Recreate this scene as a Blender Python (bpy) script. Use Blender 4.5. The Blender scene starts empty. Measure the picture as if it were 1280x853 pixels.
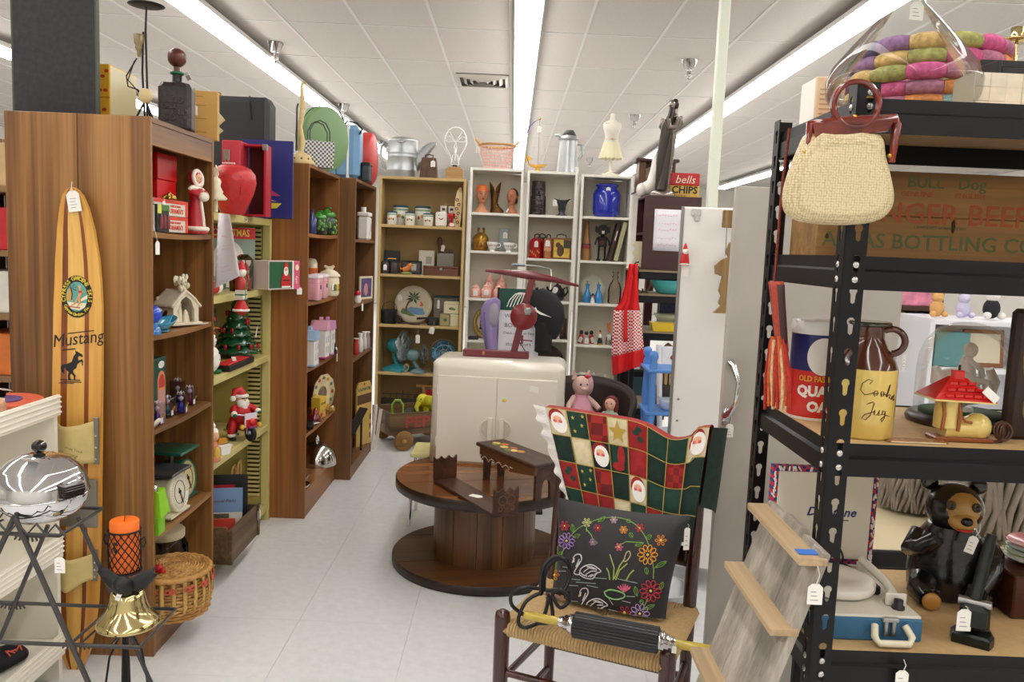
import bpy,math,random
from math import sin,cos,pi,radians as rad
from mathutils import Matrix,Vector,noise as mnoise
random.seed(7)
SC=bpy.context.scene
COL=SC.collection
# ---------------- camera, world, exposure ----------------
FPX,PCX,PCY,EYE=1033.0,640.0,426.5,1.55
PITCH,ROLL,YAW=rad(6.3),rad(2.35),rad(0.2)
_F=Vector((sin(YAW)*cos(PITCH),cos(YAW)*cos(PITCH),-sin(PITCH)))
_R0=Vector((cos(YAW),-sin(YAW),0));_U0=_R0.cross(_F)
_R=_R0*cos(ROLL)+_U0*sin(ROLL);_U=_U0*cos(ROLL)-_R0*sin(ROLL)
CAMLOC=Vector((0,0,EYE))
cd=bpy.data.cameras.new('camera');cam=bpy.data.objects.new('camera',cd);COL.objects.link(cam)
cd.sensor_fit='HORIZONTAL';cd.sensor_width=22.3;cd.lens=FPX*22.3/1280
cd.clip_start=.05;cd.clip_end=100
cam.matrix_world=Matrix(((_R.x,_U.x,-_F.x,0),(_R.y,_U.y,-_F.y,0),(_R.z,_U.z,-_F.z,EYE),(0,0,0,1)))
SC.camera=cam
w=bpy.data.worlds.new('world');SC.world=w;w.use_nodes=True
w.node_tree.nodes['Background'].inputs[0].default_value=(1,.97,.93,1)
w.node_tree.nodes['Background'].inputs[1].default_value=0.3
LIGHT_POWER=13.2
SC.view_settings.view_transform='Standard';SC.view_settings.look='None'
SC.view_settings.exposure=0.0;SC.view_settings.gamma=1.0
SC.cycles.max_bounces=8;SC.cycles.diffuse_bounces=4;SC.cycles.transparent_max_bounces=12
SC.cycles.use_denoising=True
SC.cycles.sample_clamp_indirect=6.0
SC.cycles.caustics_reflective=False;SC.cycles.caustics_refractive=False
def at(px,py,X=None,Y=None,Z=None):
 d=_F+_R*((px-PCX)/FPX)-_U*((py-PCY)/FPX)
 t=X/d.x if X is not None else Y/d.y if Y is not None else (Z-EYE)/d.z
 return CAMLOC+d*t
def bx(px,Y,Z):
 k=px-PCX;r=Vector((0,Y,Z-EYE));return (k*r.dot(_F)-FPX*r.dot(_R))/(FPX*_R.x-k*_F.x)
def ly(px,X,Z):
 k=px-PCX;r=Vector((X,0,Z-EYE));return (k*r.dot(_F)-FPX*r.dot(_R))/(FPX*_R.y-k*_F.y)
# ---------------- mesh builder ----------------
def RX(a):return Matrix.Rotation(rad(a),4,'X')
def RY(a):return Matrix.Rotation(rad(a),4,'Y')
def RZ(a):return Matrix.Rotation(rad(a),4,'Z')
def TR(x,y=None,z=None):return Matrix.Translation(x if y is None else (x,y,z))
def SCL(x,y=None,z=None):return Matrix.Diagonal((x,x if y is None else y,x if z is None else z,1))
class MB:
 def __init__(s):s.v=[];s.f=[];s.mi=[];s.sm=[];s.M=Matrix();s.m=0;s.s=False
 def add(s,vs,fs,sm=None):
  n=len(s.v);M=s.M
  s.v += [tuple(M @ Vector(v)) for v in vs]
  s.f += [tuple(i+n for i in f) for f in fs]
  s.mi += [s.m]*len(fs);s.sm += [s.s if sm is None else sm]*len(fs)
  return s
 def box(s,lo,hi):
  x,y,z=lo;X,Y,Z=hi
  return s.add([(x,y,z),(X,y,z),(X,Y,z),(x,Y,z),(x,y,Z),(X,y,Z),(X,Y,Z),(x,Y,Z)],
                     [(0,3,2,1),(4,5,6,7),(0,1,5,4),(1,2,6,5),(2,3,7,6),(3,0,4,7)],False)
 def rb(s,lo,hi,r=.003):
  c=[(a+b)/2 for a,b in zip(lo,hi)];h=[abs(b-a)/2 for a,b in zip(lo,hi)]
  r=min(r,*[q*.49 for q in h]);vs=[];ix={}
  for sx in (-1,1):
   for sy in (-1,1):
    for sz in (-1,1):
     for a in range(3):
      d=[h[0]-r,h[1]-r,h[2]-r];d[a]+= r
      ix[(sx,sy,sz,a)]=len(vs)
      vs.append((c[0]+sx*d[0],c[1]+sy*d[1],c[2]+sz*d[2]))
  fs=[]
  I=lambda sg,a:ix[(sg[0],sg[1],sg[2],a)]
  for a in range(3):
   b_,c_=(a+1)%3,(a+2)%3
   for sg in (-1,1):
    q=[]
    for p_,q_ in ((-1,-1),(1,-1),(1,1),(-1,1)):
     t=[0]*3;t[a]=sg;t[b_]=p_;t[c_]=q_;q.append(I(t,a))
    fs.append(tuple(q) if sg>0 else tuple(q[::-1]))
   for p_ in (-1,1):
    for q_ in (-1,1):
     t0=[0]*3;t0[b_]=p_;t0[c_]=q_;t1=list(t0);t0[a]=-1;t1[a]=1
     q=(I(t0,b_),I(t1,b_),I(t1,c_),I(t0,c_))
     fs.append(q if p_*q_>0 else q[::-1])
  for sx in (-1,1):
   for sy in (-1,1):
    for sz in (-1,1):
     t=(sx,sy,sz);q=(I(t,0),I(t,1),I(t,2));fs.append(q if sx*sy*sz>0 else q[::-1])
  return s.add(vs,fs,False)
 def lo(s,rings,caps=True,closed=False,sm=True):
  n=len(rings[0]);vs=[p for r in rings for p in r];fs=[]
  m=len(rings)
  for i in range(m if closed else m-1):
   a,b=i*n,((i+1)%m)*n
   for j in range(n):
    k=(j+1)%n;fs.append((a+j,a+k,b+k,b+j))
  s.add(vs,fs,sm)
  if caps and not closed:
   s.add(rings[0],[tuple(range(n))[::-1]],False);s.add(rings[-1],[tuple(range(n))],False)
  return s
 def la(s,prof,n=20,sm=True,squash=1.0):
  rings=[[(max(r,1e-5)*cos(2*pi*j/n),max(r,1e-5)*squash*sin(2*pi*j/n),z) for j in range(n)] for r,z in prof]
  return s.lo(rings,prof[0][0]>1e-4 or prof[-1][0]>1e-4,sm=sm)
 def lx(s,prof,n=20):m=s.M;s.M=m @ RY(90);s.la(prof,n);s.M=m;return s
 def cy(s,p0,p1,r0,r1=None,n=12,caps=True):
  r1=r0 if r1 is None else r1
  return s.tu([p0,p1],[r0,r1],n,caps=caps)
 def tu(s,pts,r,n=6,closed=False,caps=True,flat=None):
  P=[Vector(p) for p in pts];m=len(P);rings=[]
  up=Vector((0,0,1));pu=None
  for i in range(m):
   if closed:t=P[(i+1)%m]-P[i-1]
   else:t=P[min(i+1,m-1)]-P[max(i-1,0)]
   if t.length<1e-9:t=Vector((0,0,1))
   t.normalize()
   if pu is None:
    a=up if abs(t.z)<.9 else Vector((1,0,0));u=(a-t*a.dot(t)).normalized()
   else:
    u=pu-t*pu.dot(t)
    u=u.normalized() if u.length>1e-6 else t.orthogonal().normalized()
   pu=u;v=t.cross(u)
   q=r[i] if isinstance(r,(list,tuple)) else r
   fl=flat or 1
   rings.append([tuple(P[i]+u*(q*cos(2*pi*j/n+pi/n))*fl+v*(q*sin(2*pi*j/n+pi/n))) for j in range(n)])
  return s.lo(rings,caps,closed,sm=n>4)
 def pm(s,pts,y0,y1,sm=False):
  n=len(pts);vs=[(x,y0,z) for x,z in pts]+[(x,y1,z) for x,z in pts]
  fs=[tuple(range(n)),tuple(range(n,2*n))[::-1]]+[(i+n,(i+1)%n+n,(i+1)%n,i) for i in range(n)]
  return s.add(vs,fs,False)
 def pz(s,pts,z0,z1):
  m=s.M;s.M=m @ Matrix(((1,0,0,0),(0,0,-1,0),(0,1,0,0),(0,0,0,1))).inverted() if False else m
  n=len(pts);vs=[(x,y,z0) for x,y in pts]+[(x,y,z1) for x,y in pts]
  fs=[tuple(range(n))[::-1],tuple(range(n,2*n))]+[(i,(i+1)%n,(i+1)%n+n,i+n) for i in range(n)]
  return s.add(vs,fs,False)
 def ba(s,c,r,nu=14,nv=9):
  if not isinstance(r,(tuple,list)):r=(r,r,r)
  vs=[(c[0],c[1],c[2]-r[2])];fs=[]
  for i in range(1,nv):
   th=pi*i/nv
   for j in range(nu):
    a=2*pi*j/nu;vs.append((c[0]+r[0]*sin(th)*cos(a),c[1]+r[1]*sin(th)*sin(a),c[2]-r[2]*cos(th)))
  vs.append((c[0],c[1],c[2]+r[2]));L=len(vs)-1
  for j in range(nu):
   k=(j+1)%nu
   fs.append((0,1+k,1+j));fs.append((L,1+(nv-2)*nu+j,1+(nv-2)*nu+k))
   for i in range(nv-2):fs.append((1+i*nu+j,1+i*nu+k,1+(i+1)*nu+k,1+(i+1)*nu+j))
  return s.add(vs,fs,True)
 def to(s,c,R,r,n=24,m=8,M=None):
  o=s.M;s.M=o @ TR(*c)@ (M or Matrix())
  s.tu([(R*cos(2*pi*i/n),R*sin(2*pi*i/n),0) for i in range(n)],r,m,closed=True);s.M=o;return s
 def sh(s,fn,nu,nv,th=0,sm=True):
  g=[[Vector(fn(i/nu,j/nv)) for i in range(nu+1)] for j in range(nv+1)]
  N=lambda i,j:j*(nu+1)+i
  vs=[p for r_ in g for p in r_];fs=[(N(i,j),N(i+1,j),N(i+1,j+1),N(i,j+1)) for j in range(nv) for i in range(nu)]
  if th:
   K=len(vs);nv2=[]
   for j in range(nv+1):
    for i in range(nu+1):
     du=g[j][min(i+1,nu)]-g[j][max(i-1,0)];dv=g[min(j+1,nv)][i]-g[max(j-1,0)][i]
     nn=du.cross(dv);nn=nn.normalized() if nn.length>1e-12 else Vector((0,0,1))
     nv2.append(g[j][i]-nn*th)
   fs += [tuple(x+K for x in f[::-1]) for f in fs];vs += nv2
   bd=[N(i,0) for i in range(nu)]+[N(nu,j) for j in range(nv)]+[N(i,nv) for i in range(nu,0,-1)]+[N(0,j) for j in range(nv,0,-1)]
   for a in range(len(bd)):
    p,q=bd[a],bd[(a+1)%len(bd)];fs.append((q,p,p+K,q+K))
  return s.add(vs,fs,sm)
def mesh_of(name,b,mats):
 me=bpy.data.meshes.new(name);me.from_pydata(b.v,[],b.f)
 if not isinstance(mats,(list,tuple)):mats=[mats]
 for m in mats:me.materials.append(m)
 me.polygons.foreach_set('material_index',b.mi);me.polygons.foreach_set('use_smooth',b.sm);me.update()
 return me
def ob(name,b,mats,parent=None,label=None,kind=None,loc=None,rot=None):
 o=bpy.data.objects.new(name,mesh_of(name,b,mats) if isinstance(b,MB) else b);COL.objects.link(o)
 if parent is not None:o.parent=parent
 if label:o['label']=label
 if kind:o['kind']=kind
 if loc is not None:o.location=loc
 if rot is not None:o.rotation_euler=[rad(a) for a in rot]
 return o
def tagged(o,label,cat,group=None):
 o['label']=label;o['category']=cat
 if group:o['group']=group
 return o
def Th(name,label,cat,loc=(0,0,0),rz=0,group=None,rot=None):
 o=bpy.data.objects.new(name,None);COL.objects.link(o);o.empty_display_size=.05
 o.location=loc;o.rotation_euler=(0,0,rad(rz)) if rot is None else [rad(a) for a in rot]
 return tagged(o,label,cat,group)
def solo(name,label,cat,b,mats,loc=(0,0,0),rz=0,group=None,rot=None):
 o=ob(name,b,mats);o.location=loc;o.rotation_euler=(0,0,rad(rz)) if rot is None else [rad(a) for a in rot]
 return tagged(o,label,cat,group)
def kids(o):return [c for c in bpy.data.objects if c.parent==o]
def dup(root,loc,rz=None,label=None,scale=None,kidmap=None):
 r=root.copy();COL.objects.link(r);r.location=loc
 if rz is not None:r.rotation_euler=(0,0,rad(rz))
 if label:r['label']=label
 if scale:r.scale=(scale,)*3
 for ch in kids(root):
  c=ch.copy();COL.objects.link(c);c.parent=r
  for g in kids(ch):
   d=g.copy();COL.objects.link(d);d.parent=c
 return r
def glyphs(b,s,size,Mx,extrude=.0004,align='CENTER',shear=0,bold=0,sx=1,font_z=0):
 c=bpy.data.curves.new('t','FONT');c.body=s;c.size=size;c.align_x=align;c.align_y='CENTER';c.extrude=extrude
 c.shear=shear;c.offset=bold*size;c.resolution_u=2
 o=bpy.data.objects.new('t',c);COL.objects.link(o)
 me=bpy.data.meshes.new_from_object(o.evaluated_get(bpy.context.evaluated_depsgraph_get()))
 m0=b.M;b.M=m0 @ Mx @ SCL(sx,1,1)
 b.add([v.co[:] for v in me.vertices],[tuple(p.vertices) for p in me.polygons],False);b.M=m0
 bpy.data.objects.remove(o);bpy.data.curves.remove(c);bpy.data.meshes.remove(me)
 return b
# ---------------- materials ----------------
_mc={}
def lin(c):
 if isinstance(c,str):c=tuple(int(c[i:i+2],16) for i in (0,2,4))
 f=lambda x:x/12.92 if x <=.04045 else ((x+.055)/1.055)**2.4
 return tuple(f(x/255) for x in c)+(1,)
def base_mat(name):
 m=bpy.data.materials.new(name);m.use_nodes=True
 return m,m.node_tree,m.node_tree.nodes['Principled BSDF']
def M(c,rough=.5,metal=0,var=0,scale=12,bump=0,spec=None,coat=0,sheen=0,bscale=None):
 key=(c,rough,metal,var,scale,bump,spec,coat,sheen,bscale)
 if key in _mc:return _mc[key]
 m,nt,p=base_mat('paint_'+str(len(_mc)));L=lin(c)
 p.inputs['Base Color'].default_value=L;p.inputs['Roughness'].default_value=rough;p.inputs['Metallic'].default_value=metal
 if spec is not None:p.inputs['Specular IOR Level'].default_value=spec
 if coat:p.inputs['Coat Weight'].default_value=coat;p.inputs['Coat Roughness'].default_value=.08
 if sheen:p.inputs['Sheen Weight'].default_value=sheen
 if var or bump:
  tc=nt.nodes.new('ShaderNodeTexCoord');nz=nt.nodes.new('ShaderNodeTexNoise')
  nz.inputs['Scale'].default_value=scale;nz.inputs['Detail'].default_value=5
  nt.links.new(tc.outputs['Object'],nz.inputs['Vector'])
  if var:
   r=nt.nodes.new('ShaderNodeValToRGB');e=r.color_ramp.elements
   e[0].position=.3;e[1].position=.7
   e[0].color=tuple(x*(1-var) for x in L[:3])+(1,);e[1].color=tuple(min(1,x*(1+var)) for x in L[:3])+(1,)
   nt.links.new(nz.outputs['Fac'],r.inputs['Fac']);nt.links.new(r.outputs['Color'],p.inputs['Base Color'])
  if bump:
   bn=nt.nodes.new('ShaderNodeBump');bn.inputs['Strength'].default_value=bump;bn.inputs['Distance'].default_value=.01
   src=nz
   if bscale:
    src=nt.nodes.new('ShaderNodeTexNoise');src.inputs['Scale'].default_value=bscale;nt.links.new(tc.outputs['Object'],src.inputs['Vector'])
   nt.links.new(src.outputs['Fac'],bn.inputs['Height']);nt.links.new(bn.outputs['Normal'],p.inputs['Normal'])
 _mc[key]=m;return m
def wood(c1,c2,axis='z',scale=14,rough=.42,c3=None,stretch=.05,coat=0,bump=.12,rings=0):
 key=('wood',c1,c2,axis,scale,rough,c3,stretch,coat,rings)
 if key in _mc:return _mc[key]
 m,nt,p=base_mat('wood_'+str(len(_mc)))
 tc=nt.nodes.new('ShaderNodeTexCoord');mp=nt.nodes.new('ShaderNodeMapping')
 mp.inputs['Scale'].default_value=[stretch if a==axis else 1 for a in 'xyz']
 nz=nt.nodes.new('ShaderNodeTexNoise');nz.inputs['Scale'].default_value=scale;nz.inputs['Detail'].default_value=8;nz.inputs['Distortion'].default_value=.6
 nf=nt.nodes.new('ShaderNodeTexNoise');nf.inputs['Scale'].default_value=scale*9;nf.inputs['Detail'].default_value=3
 mp2=nt.nodes.new('ShaderNodeMapping');mp2.inputs['Scale'].default_value=[stretch*.5 if a==axis else 1 for a in 'xyz']
 nt.links.new(tc.outputs['Object'],mp.inputs['Vector']);nt.links.new(mp.outputs['Vector'],nz.inputs['Vector'])
 nt.links.new(tc.outputs['Object'],mp2.inputs['Vector']);nt.links.new(mp2.outputs['Vector'],nf.inputs['Vector'])
 mx=nt.nodes.new('ShaderNodeMath');mx.operation='MULTIPLY_ADD';mx.inputs[1].default_value=.35
 nt.links.new(nf.outputs['Fac'],mx.inputs[0]);nt.links.new(nz.outputs['Fac'],mx.inputs[2])
 r=nt.nodes.new('ShaderNodeValToRGB');e=r.color_ramp.elements
 e[0].position=.48;e[1].position=.86;e[0].color=lin(c1);e[1].color=lin(c2)
 if c3:q=e.new(.66);q.color=lin(c3)
 nt.links.new(mx.outputs[0],r.inputs['Fac']);nt.links.new(r.outputs['Color'],p.inputs['Base Color'])
 p.inputs['Roughness'].default_value=rough
 if coat:p.inputs['Coat Weight'].default_value=coat;p.inputs['Coat Roughness'].default_value=.15
 bn=nt.nodes.new('ShaderNodeBump');bn.inputs['Strength'].default_value=bump;bn.inputs['Distance'].default_value=.004
 nt.links.new(nf.outputs['Fac'],bn.inputs['Height']);nt.links.new(bn.outputs['Normal'],p.inputs['Normal'])
 _mc[key]=m;return m
def glass(c=(255,255,255),tint=.06,gloss=1.0):
 key=('glass',c,tint,gloss)
 if key in _mc:return _mc[key]
 m=bpy.data.materials.new('glass_'+str(len(_mc)));m.use_nodes=True;nt=m.node_tree
 for n in list(nt.nodes):nt.nodes.remove(n)
 out=nt.nodes.new('ShaderNodeOutputMaterial');mix=nt.nodes.new('ShaderNodeMixShader')
 t=nt.nodes.new('ShaderNodeBsdfTransparent');g=nt.nodes.new('ShaderNodeBsdfGlossy');lw=nt.nodes.new('ShaderNodeLayerWeight')
 L=lin(c);t.inputs['Color'].default_value=tuple(1-(1-x)*tint for x in L[:3])+(1,) if tint <=1 else L
 g.inputs['Roughness'].default_value=.03;lw.inputs['Blend'].default_value=.22
 mm=nt.nodes.new('ShaderNodeMath');mm.operation='MULTIPLY';mm.inputs[1].default_value=gloss;mm.use_clamp=True
 nt.links.new(lw.outputs['Fresnel'],mm.inputs[0]);nt.links.new(mm.outputs[0],mix.inputs[0])
 nt.links.new(t.outputs[0],mix.inputs[1]);nt.links.new(g.outputs[0],mix.inputs[2]);nt.links.new(mix.outputs[0],out.inputs[0])
 _mc[key]=m;return m
def emit(c,s):
 key=('emit',c,s)
 if key in _mc:return _mc[key]
 m,nt,p=base_mat('lamp_'+str(len(_mc)));p.inputs['Base Color'].default_value=(.8,.8,.8,1)
 p.inputs['Emission Color'].default_value=lin(c);p.inputs['Emission Strength'].default_value=s
 _mc[key]=m;return m
def checks(c1,c2,sx,sz,rough=.8):
 key=('chk',c1,c2,sx,sz)
 if key in _mc:return _mc[key]
 m,nt,p=base_mat('check_'+str(len(_mc)));tc=nt.nodes.new('ShaderNodeTexCoord');mp=nt.nodes.new('ShaderNodeMapping')
 mp.inputs['Scale'].default_value=(sx,.7,sz);ck=nt.nodes.new('ShaderNodeTexChecker');ck.inputs['Scale'].default_value=1
 ck.inputs['Color1'].default_value=lin(c1);ck.inputs['Color2'].default_value=lin(c2)
 nt.links.new(tc.outputs['Object'],mp.inputs['Vector']);nt.links.new(mp.outputs['Vector'],ck.inputs['Vector'])
 nt.links.new(ck.outputs['Color'],p.inputs['Base Color']);p.inputs['Roughness'].default_value=rough
 _mc[key]=m;return m
def Tx(s,size,parent,mat,Mx,name='lettering',extrude=.0004,align='CENTER',shear=0,bold=0,sx=1,spacing=1,label=None):
 c=bpy.data.curves.new('t','FONT');c.body=s;c.size=size;c.align_x=align;c.align_y='CENTER';c.extrude=extrude
 c.shear=shear;c.offset=bold*size;c.space_character=spacing;c.resolution_u=2
 o=bpy.data.objects.new('t',c);COL.objects.link(o)
 me=bpy.data.meshes.new_from_object(o.evaluated_get(bpy.context.evaluated_depsgraph_get()))
 bpy.data.objects.remove(o);bpy.data.curves.remove(c)
 me.transform(Mx @ SCL(sx,1,1));me.materials.clear();me.materials.append(mat);me.name=name
 return ob(name,me,None,parent,label)
FRONT=RX(90)
WHITE=M('f4f1ea',.6);PAPER=M('f2efe8',.75);INK=M('1b1a1c',.6);BLACK=M('141316',.45);CHROME=M('d6d6d8',.08,1)
STEEL=M('9a9a98',.35,1);GOLD=M('c9a04a',.22,1);CREAM=M('efe6cf',.35);RED=M('c11a1c',.45);STRING=M('e9e4d8',.8);PENCIL=M('8a8896',.8)
def PTag(parent,p,drop=.03,w=.022,h=.034,face=0,tilt=0,swing=0):
 b=MB();b.m=1;b.M=TR(p)@ RZ(face)@ RY(swing)@ RX(tilt)
 b.tu([(0,0,0),(.004,-.002,-drop*.5),(0,0,-drop-.004)],.0007,4)
 b.m=0;c=w/2;z=-drop
 b.pm([(-c,z-h),(c,z-h),(c,z-c*.5),(c*.45,z),(-c*.45,z),(-c,z-c*.5)],-.0006,.0006)
 b.m=2
 for i in range(3):
  zz=z-h*(.4+.2*i);b.box((-c*.6,-.0009,zz),(c*(.1+.5*((i*7)%3)/3),-.0006,zz+h*.03))
 return ob('price_tag',b,[PAPER,STRING,PENCIL],parent,'white strung paper price tag')
# ---------------- the setting: floor, ceiling, walls ----------------
CEIL=3.32
RX0,RX1,RY0,RY1=-9.0,9.0,-5.0,22.0
floor_b=MB().box((RX0,RY0,-.12),(RX1,RY1,-.004))
GROUT=M('b9b5aa',.6)
FL=M('e3e4e4',.3,var=.045,scale=26,spec=.45)
floor=ob('floor',floor_b,GROUT,kind='structure')
TS=.4575
tb=MB().rb((.0006,.0006,-.006),(TS-.0006,TS-.0006,0),.0005)
tile_me=mesh_of('vinyl_tile',tb,FL)
far=MB()
for i in range(-20,20):
 for j in range(-10,48):
  x,y=i*TS+.10,j*TS+.05
  if -1.9<x<1.5 and 1.4<y<6.9:ob('vinyl_tile',tile_me,None,floor,loc=(x,y,0))
  elif RX0<x<RX1-TS and RY0<y<RY1-TS:far.M=TR(x,y,0);far.rb((.0006,.0006,-.006),(TS-.0006,TS-.0006,0),.0005)
ob('far_tile',far,FL,floor,kind='stuff')
ceiling=ob('ceiling',MB().box((RX0,RY0,CEIL+.02),(RX1,RY1,CEIL+.15)),M('cfcac2',.9),kind='structure')
GX,GY,TWX,TWY=-.09,-.385,.61,1.224
CT=M('c9c2bb',.95,var=.03,scale=40)
pan=MB().rb((.012,.012,-.002),(TWX-.012,TWY-.012,.012),.002)
pan_me=mesh_of('ceiling_tile',pan,CT)
farc=MB();n_t=0
for j in range(-3,19):
 for i in range(-15,15):
  x,y=GX+i*TWX,GY+j*TWY
  if x<RX0 or x+TWX>RX1 or y<RY0 or y+TWY>RY1:continue
  if 3 <=j <=14 and abs(x+TWX/2)<.68*(y+.8)+.3 and n_t<290:ob('ceiling_tile',pan_me,None,ceiling,loc=(x,y,CEIL));n_t += 1
  else:farc.M=TR(x,y,CEIL);farc.rb((.012,.012,-.002),(TWX-.012,TWY-.012,.012),.002)
ob('far_ceiling_tile',farc,CT,ceiling,kind='stuff')
g=MB()
for i in range(-15,16):g.box((GX+i*TWX-.012,RY0,CEIL-.006),(GX+i*TWX+.012,RY1,CEIL+.02))
for j in range(-3,20):g.box((RX0,GY+j*TWY-.009,CEIL-.005),(RX1,GY+j*TWY+.009,CEIL+.02))
ob('tee_grid',g,M('d5d1cc',.5),ceiling,kind='stuff')
WP=M('e6e2da',.85)
ob('wall_back',MB().box((RX0,RY1,0),(RX1,RY1+.15,CEIL)),WP,kind='structure')
ob('wall_front',MB().box((RX0,RY0-.15,0),(RX1,RY0,CEIL)),WP,kind='structure')
ob('wall_left',MB().box((RX0-.15,RY0,0),(RX0,RY1,CEIL)),WP,kind='structure')
ob('wall_right',MB().box((RX1,RY0,0),(RX1+.15,RY1,CEIL)),WP,kind='structure')
# fluorescent strips, five rows hung under the tiles
LENS=emit('fffcf8',LIGHT_POWER);HOUS=M('e8e6e4',.4)
FLEN=2.448
hb=MB();hb.box((-.085,0,.062),(.085,FLEN,.10));hb.box((-.10,0,.052),(.10,FLEN,.064))
lb=MB();pr=[(-.092,.052),(-.088,.02),(-.062,.002),(.062,.002),(.088,.02),(.092,.052)]
lb.lo([[(x,y,z) for x,z in pr] for y in (.006,FLEN-.006)],sm=False)
bb=MB()
bb.box((-.05,-.012,.10),(.05,.012,.112));bb.box((-.012,-.012,.10),(.012,.012,.155))
hm,lm,bm_=mesh_of('housing',hb,HOUS),mesh_of('lens',lb,LENS),mesh_of('hanger',bb,HOUS)
ROWS=[(-4.84,'far left row, beyond the tall brown bookcase'),(-2.40,'row above the brown bookcases'),(.045,'row straight above the aisle'),
  (2.30,'row above the black steel rack'),(4.85,'far right row, seen between locker and rack')]
for rx,where in ROWS:
 t=Th('fluorescent_light','white fluorescent strip light hung from the ceiling, '+where,'ceiling light',(rx,0,CEIL-.158))
 for k in range(-2,8):
  y0=.1+k*FLEN
  ob('housing',hm,None,t,loc=(0,y0,0));ob('lens',lm,None,t,loc=(0,y0,0))
  for yy in (.3,FLEN-.3):ob('hanger',bm_,None,t,loc=(0,y0+yy,0))
# ceiling vent
v=at(604,100,Z=CEIL-.01)
t=Th('air_vent','square grey louvred air vent set in the white ceiling','vent',(v.x,v.y,CEIL-.005))
b=MB();b.box((-.27,-.27,-.004),(.27,.27,.003));ob('backing',b,M('4a4642',.7),t)
for i,r_ in enumerate((.27,.205,.14,.075)):
 b=MB();z0=-.004-.009*i
 for a in range(4):
  b.M=RZ(90*a);b.add([(-r_,-r_,-.004),(r_,-r_,-.004),(r_-.035,-r_+.035,-.03),(-r_+.035,-r_+.035,-.03),(-r_,-r_,-.010),(r_,-r_,-.010),(r_-.035,-r_+.035,-.036),(-r_+.035,-r_+.035,-.036)],
                              [(0,1,2,3),(7,6,5,4),(0,4,5,1),(3,2,6,7)])
 ob('louvre',b,M('b9b2a8',.45),t)
# sprinkler heads
def sprinkler(px,py,where,s=1):
 p=at(px,py,Z=CEIL-.12)
 t=Th('sprinkler_head','chrome sprinkler head with flared cup '+where,'sprinkler',(p.x,p.y,CEIL-.004),0,'sprinkler heads')
 b=MB().la([(.075,0),(.072,-.01),(.042,-.075),(.028,-.085),(.001,-.085)],16);ob('flared_cup',b,M('b9b6b4',.18,1),t)
 b=MB().la([(.018,-.08),(.018,-.12),(.034,-.125),(.034,-.14),(.012,-.145),(.012,-.17),(.022,-.172),(.02,-.18),(.001,-.18)],12);ob('nozzle',b,M('dcd9d6',.25,.9),t)
for q in ((344,70,'under the left fluorescent row, largest'),(430,142,'above the blue suitcase'),(861,92,'above the embracing statue, largest on that side'),(793,156,'beside the white mannequin'),(737,206,'behind the grey pitcher, smallest')):sprinkler(*q)
# support post
p=at(889,262,Y=4.6);
t=Th('ceiling_post','slim pale green square post rising to the ceiling behind the locker','post',(p.x,p.y,0))
ob('shaft',MB().rb((-.027,-.027,0),(.027,.027,CEIL-.014),.004),M('dfe4d4',.5),t)
ob('top_plate',MB().box((-.07,-.05,CEIL-.014),(.07,.05,CEIL-.004)),STEEL,t)
# ---------------- bookcases and shelving ----------------
def bookcase(name,label,loc,rz,W,D,H,shelves,mv,mh,th=.019,fascia=.0,kick=.08,back=None,thick=None,bow=0,edge=None):
 """front faces local -Y; origin at floor, front left corner"""
 t=Th(name,label,'bookcase',loc,rz)
 for x in (0,W-th):ob('side_panel',MB().rb((x,0,0),(x+th,D,H),.0015),mv,t)
 ob('back_panel',MB().box((th,D-.006,kick),(W-th,D,H-th)),back or mv,t)
 ob('top_panel',MB().rb((th+.0005,0,H-th),(W-th-.0005,D-.007,H),.0015),mh,t)
 if fascia:ob('fascia',MB().rb((th+.0005,.002,H-th-fascia),(W-th-.0005,.02,H-th-.0005),.001),mh,t)
 for z in shelves:
  if bow:
   def fn(u,v):return (th+.001+u*(W-2*th-.002),.004+v*(D-.012),z-bow*sin(pi*u))
   b=MB().sh(fn,10,1,thick or th,sm=False)
  else:b=MB().rb((th+.0005,.004,z-(thick or th)),(W-th-.0005,D-.007,z),.0015)
  ob('shelf',b,mh,t)
 if kick:ob('kick_board',MB().rb((th+.0005,.003,0),(W-th-.0005,.02,kick-.0005),.001),mh,t);ob('bottom_shelf',MB().rb((th+.0005,.003,kick),(W-th-.0005,D-.007,kick+th),.0015),mh,t)
 return t
WAL=('6a3d22','a26a3c','85542f')
WV=wood('5a371a','ad7d46','z',10,.4,'84592c',stretch=.035);WH=wood('63401f','a0703f','x',9,.4,'81572d')
WV2=wood('5e351c','96602f','z',7,.4,'7b4a26');WH2=wood('5b341d','8d5a34','x',9,.4,'744727')
X1=-1.265
bc1=bookcase('walnut_bookcase','walnut-veneer bookcase nearest the camera, its side against the wooden ski',(X1,2.906,0),90,.614,.25,1.955,
         [1.562,1.194,.850,.452],WV,WH,fascia=.075,kick=.08,bow=.006)
# its twin, standing back to back behind it
bookcase('walnut_bookcase','walnut-veneer bookcase standing back to back behind the nearest one',(X1-.502,2.906+.614,0),-90,.614,.25,1.955,
         [1.60,1.25,.9,.5],WV,WH,fascia=.075,kick=.08)
X2=-1.109
bc2=bookcase('brown_bookcase','reddish brown wood-grain bookcase between the khaki steel shelving and the darker one',(X2,4.503,0),90,.79,.285,1.965,
         [1.595,1.216,.845,.478],wood('6c4320','b0743a','z',6,.42,'8e5a2b'),wood('6a4222','a8703c','x',8,.42,'8a592e'),kick=.13,bow=.006)
X3=-1.008
bc3=bookcase('dark_bookcase','dark brown wood-grain bookcase farthest down the left side of the aisle',(X3,5.302,0),90,.79,.285,1.96,
         [1.575,1.152,.792],wood('5a3b20','946638','z',6,.42,'765029'),wood('5d3d23','8c6038','x',8,.42,'754e2c'),kick=.06)
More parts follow.
